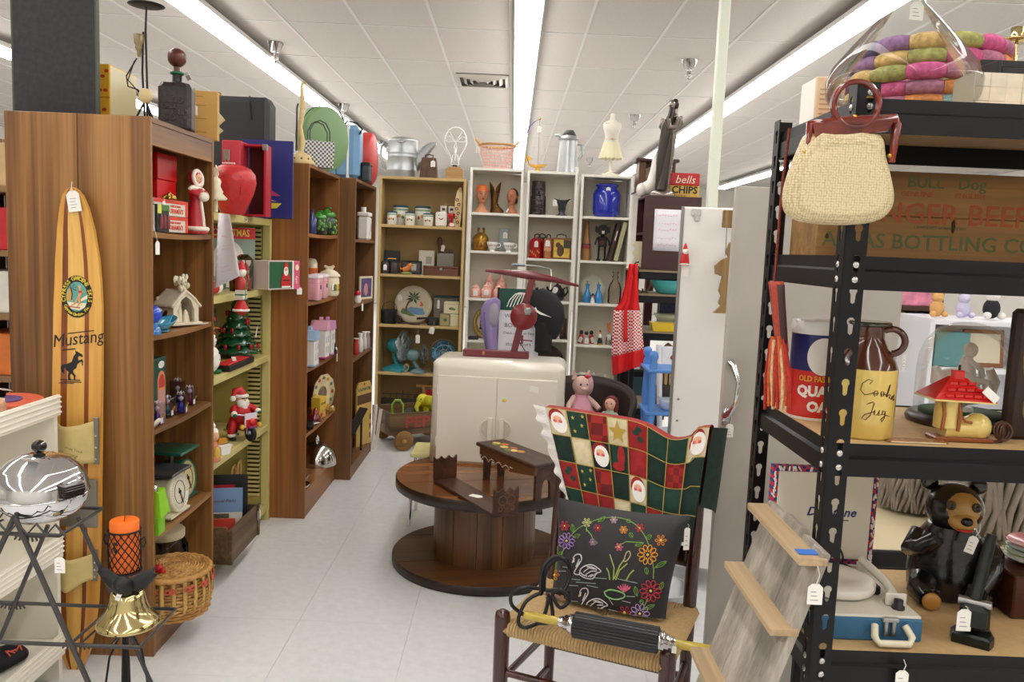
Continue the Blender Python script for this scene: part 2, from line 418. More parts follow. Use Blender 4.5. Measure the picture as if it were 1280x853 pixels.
# khaki steel shelving
KH=M('d0c37e',.42,var=.03);KHD=M('beb16c',.45)
XK,KY0,KY1=-1.30,3.53,4.485
ks=Th('steel_shelving','khaki painted steel shelving with slotted uprights between two brown bookcases','shelving',(XK,KY0,0),90)
KW=KY1-KY0;KD=.36
for x in (0,KW-.03):ob('upright',MB().rb((x,0,0),(x+.03,.04,1.66),.002).rb((x,KD-.04,0),(x+.03,KD,1.66),.002),KH,ks)
for x in (.012,KW-.016):ob('side_sheet',MB().box((x,.04,.02),(x+.004,KD-.04,1.64)),KHD,ks)
ob('back_sheet',MB().box((.03,KD-.004,.02),(KW-.03,KD,1.64)),KHD,ks)
KZ=[1.293,.93,.545,.09]
for z in [1.66]+KZ:ob('shelf',MB().rb((.031,.002,z-.035),(KW-.031,KD-.005,z),.003),KH,ks)
lv=MB()
for i in range(62):
 z=.14+i*.0238
 if all(not (q-.05<z<q+.012) for q in KZ):
  lv.box((KW-.034,.05,z),(KW-.016,.115,z+.013));lv.box((.03,KD-.012,z),(.2,KD-.004,z+.013));lv.box((KW-.30,KD-.012,z),(KW-.18,KD-.004,z+.013))
ob('louvre_strip',lv,KH,ks,kind='stuff')
b=MB();
for i in range(62):
 z=.14+i*.0238+.013
 if all(not (q-.05<z<q+.012) for q in KZ):
  b.box((KW-.0335,.052,z),(KW-.0165,.113,z+.0085));b.box((.03,KD-.0115,z),(.2,KD-.0045,z+.0085));b.box((KW-.30,KD-.0115,z),(KW-.18,KD-.0045,z+.0085))
ob('louvre_gap',b,M('1f1b0c',.7),ks,kind='stuff')
# tan bookcase on the back row
TAN=M('c2a670',.5,var=.05,scale=5);TANB=M('a98d5a',.6,var=.05,scale=4);TD=.30
YB=6.75
TZ=[1.714,1.314,.901,.503]
tanbc=bookcase('tan_bookcase','tan laminate bookcase at the end of the aisle, left of the white ones',(-1.095,YB,0),0,.70,TD,2.10,TZ,TAN,TAN,th=.022,back=TANB,kick=0)
WSH=M('ebe8dd',.45);WSB=M('e4ddca',.6)
WZ1=[1.840,1.532,1.146,.80,.45,.12];WZ2=[1.840,1.489,1.145,.83,.45,.12];WZ3=[1.845,1.488,1.140,.797,.435,.12]
WX=(-.366,.094,.53)
for (x,W_,zs,lab,H_) in ((WX[0],.43,WZ1,'leftmost white bookcase, next to the tan one',2.195),(WX[1],.405,WZ2,'middle white bookcase, with the lunch boxes',2.188),(WX[2],.42,WZ3,'white bookcase on the end, under the white mannequin',2.178)):
 bookcase('white_bookcase',lab+', in the back row',(x,YB,0),0,W_,.28,H_,zs,WSH,WSH,th=.02,back=WSB,kick=.08)
# ---------------- cable spool table with cabinet ----------------
SPX,SPY,SPR,SPZ=-.085,4.0,.442,.435
sp=Th('cable_spool_table','round dark-stained cable spool table standing in the aisle','table',(SPX,SPY,0),14)
SW=wood('4f2c14','a5662e','x',7,.25,'7a4820',coat=.4);SWD=wood('42290f','84562c','z',7,.42,'643f1e',coat=.15);SWB=wood('402812','744a26','x',7,.42,'5a381c')
def disc_boards(z0,z1,R,name,mat,n=6):
 wd=2*R/n
 for i in range(n):
  y0,y1=-R+i*wd+.0012,-R+(i+1)*wd-.0012;pts=[]
  m=10
  for k in range(m+1):
   y=y0+(y1-y0)*k/m;pts.append((math.sqrt(max(R*R-y*y,.0004)),y))
  for k in range(m+1):
   y=y1-(y1-y0)*k/m;pts.append((-math.sqrt(max(R*R-y*y,.0004)),y))
  ob(name,MB().pz(pts,z0,z1-.0008*(i%2)),mat,sp)
disc_boards(SPZ-.052,SPZ,SPR,'top_board',SW,5);disc_boards(0.002,.046,SPR+.008,'base_board',SWB,5)
for zc,r_ in ((SPZ-.052,SPR),(.001,SPR+.008)):
 b=MB();n=64;h_=.0515 if zc>.1 else .044
 b.lo([[(q*cos(2*pi*k/n),q*sin(2*pi*k/n),z) for k in range(n)] for q,z in ((r_-.003,zc),(r_+.004,zc+.002),(r_+.004,zc+h_-.004),(r_+.001,zc+h_))],caps=False)
 ob('rim_band',b,M('2a1a10',.4,var=.5,scale=18,bump=.4),sp,'worn blackened rim')
DR=.252;NS=13
for i in range(NS):
 a0,a1=2*pi*i/NS+.006,2*pi*(i+1)/NS-.006;am=[a0+(a1-a0)*k/4 for k in range(5)]
 pts=[(DR*cos(a),DR*sin(a)) for a in am]+[((DR-.025)*cos(a),(DR-.025)*sin(a)) for a in am[::-1]]
 ob('stave',MB().pz(pts,.045,SPZ-.0525),SWD,sp)
ob('drum_core',MB().cy((0,0,.046),(0,0,SPZ-.053),DR-.024,n=28),M('140c07',.9),sp)
# white metal cabinet on the spool
CW,CD,CH=.685,.36,.545
cab=Th('metal_cabinet','white enamelled two-door metal cabinet with rounded top edges standing on the cable spool','cabinet',(-.393,4.215,SPZ),-5)
EN=M('e6e1d2',.22,coat=.3);
def rprof(d,h,r,n=6):
 pts=[(0,0),(d,0)]
 pts += [(d-r+r*sin(a),h-r+r*cos(a)) for a in [pi/2*(1-k/n) for k in range(n+1)]]
 pts += [(r-r*sin(a),h-r+r*cos(a)) for a in [pi/2*k/n for k in range(n+1)]]
 return pts
pf=rprof(CD,CH,.055);cy0,cz0=CD/2,CH*.5
rings=[]
for x,k in ((0,.055),(.004,.03),(.016,.012),(.04,0),(CW-.04,0),(CW-.016,.012),(CW-.004,.03),(CW,.055)):
 ring=[]
 for y,z in pf:
  yy=min(max(y,k*.9),CD-k*.9) if z>.02 else min(max(y,k*.3),CD-k*.3);zz=z if z<CH-.06 else z-k*.75*(z-(CH-.06))/.06
  ring.append((x,yy,zz))
 rings.append(ring)
b=MB().lo([r[::-1] for r in rings],True);ob('body',b,EN,cab)
for s_,x0 in ((0,.035),(1,CW/2+.001)):
 d=ob('door',MB().rb((x0,-.005,.012),(x0+CW/2-.036,.006,CH-.085),.002),EN,cab)
 cx=CW/2-.034 if s_==0 else CW/2+.034;sg=-1 if s_==0 else 1
 pts=[(cx+sg*(.046*sin(pi*k/12)),.19+.05*cos(pi*k/12)) for k in range(13)]
 if sg>0:pts=pts[::-1]
 b=MB().pm(pts,-.0062,-.0045);ob('finger_recess',b,M('cfc8b6',.3),d)
 b=MB().to((cx,-.006,.19),.05,.003,24,6,RX(90));b=MB();b.tu([(cx+sg*.047*sin(pi*k/12),-.006,.19+.051*cos(pi*k/12)) for k in range(13)],.0028,6);ob('recess_rim',b,EN,d)
 ob('pull',MB().rb((cx-.014-sg*.005,-.018,.128),(cx+.014-sg*.005,-.004,.252),.004),EN,d)
for x in (.033,CW-.033):
 for z in (.09,.36):ob('hinge',MB().cy((x,-.006,z),(x,-.006,z+.05),.0035,n=8),EN,cab)
ob('paint_stain',MB().ba((CW*.56,-.005,.345),(.012,.0012,.009),10,6),M('d9c24a',.6),cab,'small yellow stain on the door')
b=MB();b.m=1;b.tu([(.5,-.007,.33),(.505,-.009,.38),(.512,-.009,.40)],.0008,4);b.m=0;b.M=TR(.512,-.008,.415)@ RY(8);b.box((-.003,-.001,-.016),(.045,.001,.014));ob('price_tag',b,[PAPER,STRING],cab,'white paper price tag')
# ---------------- black boltless steel rack on the right ----------------
RKX,RKY,RKD,RKW=.538,1.35,.42,.92
RS=M('100f12',.42,var=.1,spec=.3);PB=M('c9a877',.7,var=.08,scale=60)
rk=Th('steel_rack','black boltless steel rack with keyhole posts and particleboard shelves','shelving rack',(RKX,RKY,0),0)
RZS=[1.812,1.560,1.247,.883,.42]
HOLE=M('cfcbc2',.6);BOLT=M('c9c6c2',.25,.9)
def keyhole_flange(b,P,U,N,L,H,start=0):
 P,U,N=Vector(P),Vector(U),Vector(N);pitch=.0508;th=.002
 pt=lambda u,z,o:tuple(P+U*u+Vector((0,0,z))+N*o)
 k=0;z=0
 while z<H-1e-6:
  z1=min(z+pitch,H);m=L*.56
  if z1-z<.045:
   b.add([pt(0,z,0),pt(L,z,0),pt(L,z1,0),pt(0,z1,0)],[(0,1,2,3)]);break
  r=.0072;zc=z+.033;zs=z+.011
  hole=[(m+r*cos(rad(a)),zc+r*sin(rad(a))) for a in range(-50,231,40)]+[(m-.0038,zs+.003),(m,zs),(m+.0038,zs+.003)]
  n=len(hole);c=(m,(z+z1)/2)
  out=[]
  for (u,zz) in hole:
   du,dz=u-c[0],zz-c[1]
   s=min((L-c[0])/du if du>1e-9 else 1e9,-c[0]/du if du<-1e-9 else 1e9,(z1-c[1])/dz if dz>1e-9 else 1e9,(z-c[1])/dz if dz<-1e-9 else 1e9)
   out.append((c[0]+du*s,c[1]+dz*s))
  vs=[pt(u,q,0) for u,q in hole]+[pt(u,q,0) for u,q in out]
  fs=[(i,i+n,(i+1)%n+n,(i+1)%n) for i in range(n)]
  corners=[(0,z),(L,z),(L,z1),(0,z1)];base=len(vs);vs += [pt(u,q,0) for u,q in corners]
  for ci,(cu,cz) in enumerate(corners):
   for i in range(n):
    a,d=out[i],out[(i+1)%n]
    on=lambda p,q:(abs(p[0]-cu)<1e-7 and q[1] is not None)
    if (abs(a[0]-cu)<1e-7 and abs(d[1]-cz)<1e-7) or (abs(d[0]-cu)<1e-7 and abs(a[1]-cz)<1e-7):fs.append((n+i,base+ci,n+(i+1)%n))
  b.add(vs,fs,False);z=z1
 return b
for (x,y,sx,sy) in ((0,0,1,1),(RKW,0,-1,1),(0,RKD,1,-1),(RKW,RKD,-1,-1)):
 b=MB();H=1.838
 keyhole_flange(b,(x,y,0),(sx,0,0),(0,-sy,0),.036,H);keyhole_flange(b,(x,y,0),(0,sy,0),(-sx,0,0),.034,H)
 o=ob('post',b,RS,rk);md=o.modifiers.new('thick','SOLIDIFY');md.thickness=.002;md.offset=0
 if sy>0 and sx>0:
  for z in RZS:
   for dz in (-.012,-.036):
    ob('rivet',MB().la([(.001,-.001),(.0062,0),(.005,.0025),(.001,.0035)],10).add([],[]),BOLT,o,loc=(x+.02,y-.001,z+dz),rot=(90,0,0))
    ob('rivet',MB().la([(.001,-.001),(.0062,0),(.005,.0025),(.001,.0035)],10),BOLT,o,loc=(x-.001,y+.018,z+dz),rot=(0,-90,0))
  for dz in (1.80,1.822):ob('rivet',MB().la([(.001,-.001),(.0062,0),(.005,.0025),(.001,.0035)],10),BOLT,o,loc=(x+.02,y-.001,dz),rot=(90,0,0))
def beam_prof(z,y,sg):
 return [(y,z-.052),(y,z-.022),(y+sg*.007,z-.018),(y+sg*.007,z+.003),(y+sg*.0085,z+.003),(y+sg*.0085,z-.052)]
for z in RZS:
 for (y,sg) in ((.003,1),(RKD-.003,-1)):
  pr=beam_prof(z,y,sg);r0=[(.004,a,c) for a,c in pr];r1=[(RKW-.004,a,c) for a,c in pr]
  ob('beam',MB().lo([r0,r1] if sg>0 else [r1,r0],sm=False),RS,rk)
 for (x,sg) in ((.003,1),(RKW-.003,-1)):
  pr=beam_prof(z,x,sg);r0=[(a,.012,c) for a,c in pr];r1=[(a,RKD-.012,c) for a,c in pr]
  ob('beam',MB().lo([r1,r0] if sg>0 else [r0,r1],sm=False),RS,rk)
 ob('shelf_board',MB().box((.012,.012,z-.013),(RKW-.012,RKD-.012,z)),PB,rk)
# ---------------- white steel lockers ----------------
LK=M('e8e6e0',.35);LKG=M('b3aea5',.42,var=.04,scale=6)
p=at(845,560,Y=3.75);
lk=Th('white_locker','tall white steel locker with a latch, behind the beige one','locker',(.748,3.75,0),-11.5)
ob('body',MB().rb((0,.022,.10),(.55,.45,1.775),.004),LK,lk)
ob('door',MB().rb((.012,0,.11),(.54,.021,1.77),.003),M('eeece8',.3),lk)
ob('edge_channel',MB().rb((0,-.006,.10),(.014,.020,1.775),.002),M('8f8e8c',.4,.6),lk)
ob('latch',MB().rb((.045,-.008,1.735),(.085,-.0005,1.762),.003).rb((.06,-.012,1.71),(.08,-.001,1.745),.003),M('c9c7c3',.3,.8),lk)
for z in (.80,.90):ob('rivet',MB().ba((.04,-.0005,z),(.006,.003,.006),8,6),STEEL,lk)
for x in (.03,.50):
 for y in (.05,.40):ob('foot',MB().cy((x,y,0),(x,y,.10),.018,n=10),STEEL,lk)
lg=Th('locker_door','tall beige steel locker door with a chrome handle standing open left of the black rack','door',(.712,2.70,0),6);lg['kind']='thing'
ob('door_sheet',MB().rb((0,0,0),(.60,.022,1.785),.003),LKG,lg);ob('folded_edge',MB().rb((.57,.0225,.01),(.60,.20,1.77),.003),LKG,lg)
hd=ob('handle',MB().tu([(.02,-.002,1.21),(.022,-.03,1.20),(.034,-.05,1.15),(.03,-.045,1.08),(.02,-.02,1.04),(.015,-.002,1.03)],[.012,.011,.008,.008,.012,.014],10),CHROME,lg,'chrome door handle')
ob('strike_plate',MB().rb((.004,-.006,1.0),(.035,.0,1.06),.004),CHROME,lg)
PTag(lg,(.022,-.03,1.05),.04,.026,.045)
# ---------------- left foreground ----------------
# wooden water ski leaning on the bookcase side
SKX=-1.50;SKL=1.70
ski=Th('water_ski','golden wooden slalom water ski with beige boots leaning upright on the bookcase side','water ski',(SKX,2.79,0))
ASH=wood('c98a38','eab860','z',9,.28,'d99f48',coat=.4);ASH2=wood('cf9440','f2cd7c','z',8,.28,'e3b25c',stretch=.09,coat=.4);MAH=wood('6e3312','93501f','z',12,.3,'80421a',coat=.4)
_hw=[(0,.022),(.012,.03),(.05,.047),(.13,.066),(.25,.079),(.45,.085),(1.0,.086),(1.3,.083),(1.45,.075),(1.56,.062),(1.63,.048),(1.672,.034),(1.69,.020),(1.70,.006)]
def hw(z):
 for (a,p),(c,q) in zip(_hw,_hw[1:]):
  if z <=c:return p+(q-p)*(z-a)/(c-a)
 return .006
def sky(z):return .006+.082*z/SKL-.045*max(0,(z-1.3)/.4)**2
US=[-1,-.66,-.40,.31,.49,1]
zs=[0,.012,.03,.05,.09,.13,.19,.25,.35,.5,.8,1.1,1.3,1.38,1.45,1.5,1.56,1.6,1.63,1.655,1.672,1.683,1.69,1.70]
b=MB()
for i in range(5):
 b.m=(0,1,2,1,0)[i]
 for z0,z1 in zip(zs,zs[1:]):
  q=[(US[i]*hw(z0),sky(z0),z0),(US[i+1]*hw(z0),sky(z0),z0),(US[i+1]*hw(z1),sky(z1),z1),(US[i]*hw(z1),sky(z1),z1)]
  p=[(x,y+.017,z) for x,y,z in q]
  b.add(q+p,[(0,1,2,3),(7,6,5,4)]+([(0,3,7,4)] if i==0 else [])+([(2,1,5,6)] if i==4 else []),False)
ob('ski_body',b,[ASH,MAH,ASH2],ski)
def skiM(px,py):
 p=at(px,py,Y=2.80);z=p.z;y=sky(z);p=at(px,py,Y=2.79+y);return TR(p.x-SKX,y-.0014,p.z)@ RX(-math.degrees(math.atan((sky(z+.05)-sky(z-.05))/.1)))
E=skiM(96.5,371)
em=ob('emblem',MB(),INK,ski)
rx,rz=.0545,.0735
ell=lambda a,c,n=28:[(a*cos(2*pi*k/n),c*sin(2*pi*k/n)) for k in range(n)]
def put(name,pts,y,mat,par,Mx):b=MB();b.M=Mx;b.pm(pts,-y,.0008);return ob(name,b,mat,par)
put('emblem_ring',ell(rx,rz),.0006,M('14130f',.4),em,E);put('emblem_sky',ell(rx*.68,rz*.7),.0012,M('5fa6a0',.5),em,E)
b=MB();b.M=E;b.pm([(-.034,-.018),(.0,-.022),(.034,-.020),(.028,-.036),(.008,-.047),(-.02,-.042)],-.0016,0);b.pm([(.006,-.02),(.036,-.006),(.037,.008),(.018,-.004)],-.0018,0);ob('emblem_wave',b,M('ece4c6',.5),em)
b=MB();b.M=E;b.pm([(-.036,-.014),(-.014,-.016),(-.016,.012),(-.026,.03),(-.036,.008)],-.0016,0);ob('emblem_shore',b,M('c7a15a',.5),em)
b=MB();b.M=E
b.tu([(-.018,-.0016,-.012),(-.016,-.0016,.01),(-.02,-.0016,.03)],.0022,5)
for a in (20,60,110,150,190,330):b.pm([(-.02,.03),(-.02+.02*cos(rad(a-12)),.03+.014*sin(rad(a-12))),(-.02+.024*cos(rad(a)),.03+.016*sin(rad(a)))],-.0019,-.0005)
ob('emblem_palm',b,M('4a4526',.6),em)
b=MB();b.M=E
b.ba((.010,-.002,.034),(.005,.001,.006),10,6);b.tu([(.011,-.002,.028),(.014,-.002,.014),(.008,-.002,-.002),(.012,-.002,-.02),(.002,-.002,-.034)],[.003,.006,.005,.004,.002],6)
b.tu([(.014,-.002,.022),(.022,-.002,.016),(.03,-.002,.018)],.0018,5);b.tu([(.006,-.002,-.004),(-.004,-.002,-.022),(-.02,-.002,-.032)],[.004,.003,.0018],6)
ob('emblem_skier',b,M('e2a878',.5),em)
b=MB();b.M=E;b.tu([(.0125,-.0028,.021),(.0135,-.0028,.014)],.0058,6);b.tu([(-.036,-.0024,-.034),(-.01,-.0024,-.036),(.012,-.0024,-.038)],.0018,5);ob('emblem_red',b,M('b8352a',.5),em)
b=MB();b.M=E
def arc(s,a0,a1,ra,rb,size,flip=False):
 n=len(s)
 for i,ch in enumerate(s):
  if ch==' ':continue
  a=rad(a0+(a1-a0)*i/(n-1));x,z=ra*cos(a),rb*sin(a);tx=math.atan2(rb*cos(a),-ra*sin(a))
  glyphs(b,ch,size,TR(x,-.0010,z)@ RX(90)@ Matrix.Rotation(tx+(0 if flip else pi),4,'Z'),.0003,bold=.02)
arc('CYPRESS GARDENS SKIS',192,-12,rx*.84,rz*.86,.019);arc('Cypress Gardens, Fla.',212,328,rx*.84,rz*.85,.0145,True)
ob('emblem_lettering',b,M('e6cf3a',.5),em,'yellow lettering')
E=skiM(97,424)
Tx('Mustang',.062,ski,INK,E @ RY(-9)@ RX(90),shear=.25,bold=0,sx=.86,name='brand_lettering')
b=MB();b.M=E @ RY(-9);b.box((-.03,-.0006,.021),(.062,.0003,.0245));b.box((-.058,-.0006,-.034),(-.012,.0003,-.0305));ob('brand_stroke',b,INK,ski)
E=skiM(90,452)
hp=[(.0,-.001),(.006,.018),(.012,.026),(.010,.034),(.018,.031),(.030,.024),(.034,.018),(.031,.015),(.022,.019),(.018,.012),(.020,.004),(.031,.008),(.034,.002),(.033,-.012),(.031,-.012),(.031,0),(.024,-.001),(.016,-.010),(.014,-.02),(.004,-.028),(.004,-.034),(.012,-.045),(.010,-.056),(.015,-.059),(.007,-.060),(.006,-.046),(-.002,-.038),(-.006,-.047),(-.003,-.058),(.0,-.060),(-.010,-.061),(-.012,-.046),(-.009,-.034),(-.018,-.026),(-.021,-.018),(-.024,-.026),(-.022,-.040),(-.030,-.034),(-.034,-.022),(-.030,-.012),(-.022,-.010),(-.014,-.008)]
hp=[(x*1.15,z*1.1) for x,z in hp]
b=MB();b.M=E;b.pm(hp[::-1] if sum(x0*z1-x1*z0 for (x0,z0),(x1,z1) in zip(hp,hp[1:]+hp[:1]))<0 else hp,-.0007,.0004)
b.box((-.04,-.0007,-.066),(.03,.0004,-.063));b.box((-.028,-.0007,-.073),(.034,.0004,-.070));b.box((-.045,-.0007,-.078),(.008,.0004,-.0755))
ob('horse_silhouette',b,INK,ski)
RUB=M('cdb878',.5,var=.06,scale=20);ALU=M('8d8b86',.38,.8)
def binding(zt,zb,name,flare,droop):
 def fn(u,v):
  x=-.073+.146*u;z=zt+(zb-zt)*v
  bul=sin(pi*u)*(.052+flare*(1-v));top=-.012*sin(pi*u)*(1-v);bot=-droop*math.exp(-((u-.45)/.25)**2)*v
  return (x,sky(z)-.003-bul,z+top+bot)
 m=ob(name,MB().sh(fn,16,8,-.004),RUB,ski)
 for s_ in (-1,1):
  b=MB();b.M=TR(s_*.073,sky((zt+zb)/2)-.006,0)
  pts=[(-.007,zb-.01),(.007,zb-.01),(.010,zt-.02),(.013*s_+0,zt+.012),(-.003,zt+.016),(-.010,zt-.02)]
  b.rb((-.009,-.004,zb-.008),(.009,.003,zt+.012),.003);q=ob('side_plate',b,ALU,ski)
  for k in range(4):
   zz=zb+(zt-zb)*(.08+.28*k);ob('screw',MB().ba((s_*.073,sky(zz)-.010,zz),(.004,.002,.004),8,5),M('dedbd5',.3,.7),q)
 return m
zt=at(95,526,Y=2.82).z;zb=at(95,578,Y=2.82).z
bt=binding(zt,zb,'rear_boot',.02,-.01);
b=MB();b.M=TR(.012,sky((zt+zb)/2)-.081,zb+.045)@ RY(14);glyphs(b,'Mustang',.02,RX(90),.0002,shear=.3);glyphs(b,'Wide Track',.013,TR(.016,0,.02)@ RX(90),.0002);ob('boot_lettering',b,M('7d6c3c',.7),bt)
zt2=at(95,692,Y=2.80).z;zb2=at(95,724,Y=2.80).z;binding(zt2,zb2,'front_boot',.0,.035)
ob('heel_plate',MB().rb((-.05,sky(.6)-.008,at(95,660,Y=2.81).z),(.078,sky(.6)-.001,at(95,600,Y=2.81).z),.002),ALU,ski)
p=at(82,231,Y=2.80);tg=MB();tg.M=TR(p.x-SKX,sky(1.66)-.006,p.z)@ RY(-9)
tg.pm([(-.022,-.088),(.022,-.088),(.022,-.03),(.010,-.018),(-.010,-.018),(-.022,-.03)],-.001,.0005);tg.m=1;tg.tu([(.006,-.001,.012),(.003,-.002,0),(0,-.001,-.024)],.0012,5);tg.m=2
for k in range(4):tg.box((-.012,-.0014,-.045-.01*k),(.010-.004*(k%2),-.001,-.0435-.01*k))
ob('price_tag',tg,[PAPER,STRING,PENCIL],ski,'large white strung price tag')
# white display unit at the very left edge
DW=M('e9e3d2',.5);DWF=M('efe9da',.45)
DX,DYF=-1.50,2.74
du=Th('display_unit','white display unit with fluted shelf lips at the left edge, beside the ski','display shelf',(DX,DYF,0))
for nm,z,hh in (('shelf',.985,.07),('shelf',.50,.08),('shelf',.15,.08)):
 ob(nm,MB().box((-.5,-1.1,z-.012),(-.012,-.021,z)),DW,du)
 b=MB();b.rb((-.011,-1.1,z-hh+.02),(.0,0,z+.02),.001);lip=ob('shelf_lip',b,DWF,du)
 fl=MB()
 for k in range(4):fl.tu([(.001,-1.1,z+.012-k*.017),(.001,-.001,z+.012-k*.017)],.0042,6)
 ob('flute_bead',fl,DWF,lip,kind='stuff')
ob('end_panel',MB().box((-.5,-.02,0),(-.012,0,.985)),DW,du);ob('back_panel',MB().box((-.52,-1.1,0),(-.501,0,1.005)),DW,du)
# slippers on the lowest shelf
for k,(dx,dy,dz) in enumerate(((-.115,-.36,0),(-.075,-.20,.0))):
 t=Th('black_slipper',('black embroidered slipper on the low white shelf, nearer the camera','black embroidered slipper on the low white shelf, farther from the camera')[k],'slipper',(DX+dx,DYF+dy-.02,.151+dz),-15,'black slippers')
 ring=lambda y,w_,h_:[(w_*cos(2*pi*i/14),y,max(h_*.5+h_*.5*sin(2*pi*i/14),0)) for i in range(14)]
 ob('upper',MB().lo([ring(y,w_,h_)[::-1] for y,w_,h_ in ((-.06,.03,.05),(-.04,.042,.065),(.01,.045,.07),(.05,.042,.06),(.075,.02,.035))]),M('121118',.8),t)
 b=MB()
 for s_ in range(5):b.M=TR(.035,-.02+s_*.012,.062)@ RY(40)@ RZ(40*s_);b.box((-.012,-.002,0),(.012,.002,.002))
 ob('embroidery',b,M('c2503a',.7),t,'red and gold embroidery')
# orange paper fan things and a rose ornament on the top shelf
p=at(14,492,X=-1.6)
solo('rose_ornament','small cream and red rose ornament on the white unit','ornament',MB().la([(.001,0),(.02,.002),(.026,.02),(.022,.036),(.014,.042),(.001,.044)],12).to((0,0,.04),.012,.006,12,6),M('c89a78',.5,var=.4,scale=60),(-1.56,ly(9,-1.56,1.01)-.05,.986))
fb=MB().pz([(.13*cos(rad(a)),.11*sin(rad(a))) for a in range(0,181,12)],0,.012)
fan=Th('paper_fan','orange and purple patterned fan lying on the white unit','fan',(-1.63,ly(18,-1.6,.99)+.0,.9865),-60)
ob('fan_leaf',fb,M('cf5a38',.6,var=.2,scale=60),fan);ob('fan_border',MB().pz([(.06*cos(rad(a)),.05*sin(rad(a))) for a in range(0,181,15)],.0125,.016),M('5f3f7a',.6),fan)
PTag(fan,(-.02,-.02,.05),.02,.03,.04,60,70)
# black wire stand with the chrome server
ZT,ZM=.845,.575
c=[at(75,670,Z=ZT),at(128,636,Z=ZT)];m=[at(176,810,Z=ZM),at(218,762,Z=ZM),at(137,760,Z=ZM),at(92,804,Z=ZM)]
WR=M('4c4a4a',.4,.6)
o0=Vector((-1.15,2.1,0))
ws=Th('wire_stand','black folding wire stand carrying the chrome server and the brass bell','plant stand',o0)
def V(p):return tuple(Vector(p)-o0)
LFT=-1.52
yf,yb=c[0].y,c[1].y;xr=(c[0].x+c[1].x)/2
r_=.0048
ob('top_frame',MB().tu([V((LFT,yf,ZT)),V((xr,yf,ZT)),V((xr,yb,ZT)),V((LFT,yb,ZT))],r_,8,closed=True),WR,ws)
mf,mb_=m[0].y,m[1].y;mx1=(m[0].x+m[1].x)/2;mx0=(m[2].x+m[3].x)/2
ob('lower_frame',MB().tu([V((LFT,mf,ZM)),V((mx1,mf,ZM)),V((mx1,mb_,ZM)),V((LFT,mb_,ZM))],r_,8,closed=True),WR,ws)
ob('lower_crossbar',MB().tu([V((mx0,mf,ZM)),V((mx0,mb_,ZM))],.004,8),WR,ws)
ob('shelf_grid',MB().tu([V((mx0+.02,mb_,ZM-.003)),V((mx0+.02,mf,ZM-.003))],.003,6).tu([V((mx0+.09,mb_,ZM-.003)),V((mx0+.09,mf,ZM-.003))],.003,6),WR,ws,kind='stuff')
gb=MB()
for k in range(7):x=LFT+.03+k*.045;gb.tu([V((x,yf,ZT-.002)),V((x,yb,ZT-.002))],.0028,6)
ob('top_grid',gb,WR,ws,kind='stuff')
fa=at(20,645,Y=yf);fe=at(110,853,Y=yf-.02);sl=(fe.x-fa.x)/(fa.z-fe.z)
for sg in (-1,1):ob('leg',MB().tu([V((fa.x,yf-.006,fa.z)),V((fa.x+sg*sl*fa.z,yf-.04,.004))],.0062,8),WR,ws)
ba=at(78,600,Y=yb)
for (p,q) in (((60,657),(8,780)),((97,646),(127,714))):
 P,Q=at(*p,Y=yb+.008),at(*q,Y=yb+.008);d=(Q-P)/(P.z-Q.z);e=P+d*(P.z-.004)
 ob('leg',MB().tu([V(P),V(e)],.0055,8),WR,ws)
for (px,py,yy) in ((35,670,yf),(16,756,mb_),(95,806,mf)):
 P=at(px,py,Y=yy);b=MB();b.M=TR(V(P))
 for k in range(-3,4):b.tu([(k*.008,0,0),(k*.0105,0,-.016+abs(k)*.002)],.0024,5)
 b.tu([(-.03,0,0),(.03,0,0)],.004,6);ob('leaf_ornament',b,WR,ws,kind='stuff')
zz=MB();cx=bx(56,(yf+yb)/2,ZT);zg=[(cx-.11+.22*k/10,yf-.010,ZT+(.03 if k%2 else .004)) for k in range(11)];ob('zigzag_gallery',zz.tu([V(q) for q in zg],.0032,6),WR,ws)
PTag(ws,V(at(74,672,Y=yf-.012)),.048,.024,.038)
SVY=(yf+yb)/2
sv=Th('chrome_server','round polished chrome hot-food server with black knob on the wire stand','serving dish',(bx(50,SVY,.92),SVY,ZT+.0036));sv.scale=(.96,.96,.86)
R=.113
ob('bowl',MB().la([(.001,.0),(.05,.001),(.075,.01),(.098,.03),(.110,.056),(R,.076)],36),M('e2e2e6',.04,1),sv)
ob('bowl_rim',MB().to((0,0,.078),R,.003,40,8),CHROME,sv)
ob('lid',MB().la([(R,.081),(R*.985,.105),(R*.92,.130),(R*.8,.150),(R*.79,.1515),(R*.77,.153),(R*.6,.172),(R*.35,.186),(.02,.191),(.001,.1915)],36),M('e2e2e6',.04,1),sv)
kn=ob('knob',MB().ba((0,0,.21),(.018,.018,.018),16,10).cy((0,0,.188),(0,0,.2),.008),M('120d0c',.15),sv)
b=MB();b.tu([(.018*cos(a)*.75,.018*sin(a)*.75-.001,.21+.018*cos(a*1.3)*.72) for a in [k*.3-1.4 for k in range(8)]],.0018,5);ob('knob_swirl',b,M('dedad2',.2),kn)
for sg in (1,-1):
 hb=MB();hb.M=RZ(-25 if sg>0 else 155)@ TR(R-.012,0,.098)
 for k in range(6):hb.rb((.0,-.028,-.012+k*.006),(.034-.002*abs(k-3),.028,-.0065+k*.006),.002)
 ob('handle',hb,M('1c0d0a',.25),sv,'ribbed black handle')
b=MB();b.M=TR(.012,-.06,.185)@ RX(-30);b.box((-.012,-.03,.0),(.016,.012,.0008));ob('paper_label',b,PAPER,sv)
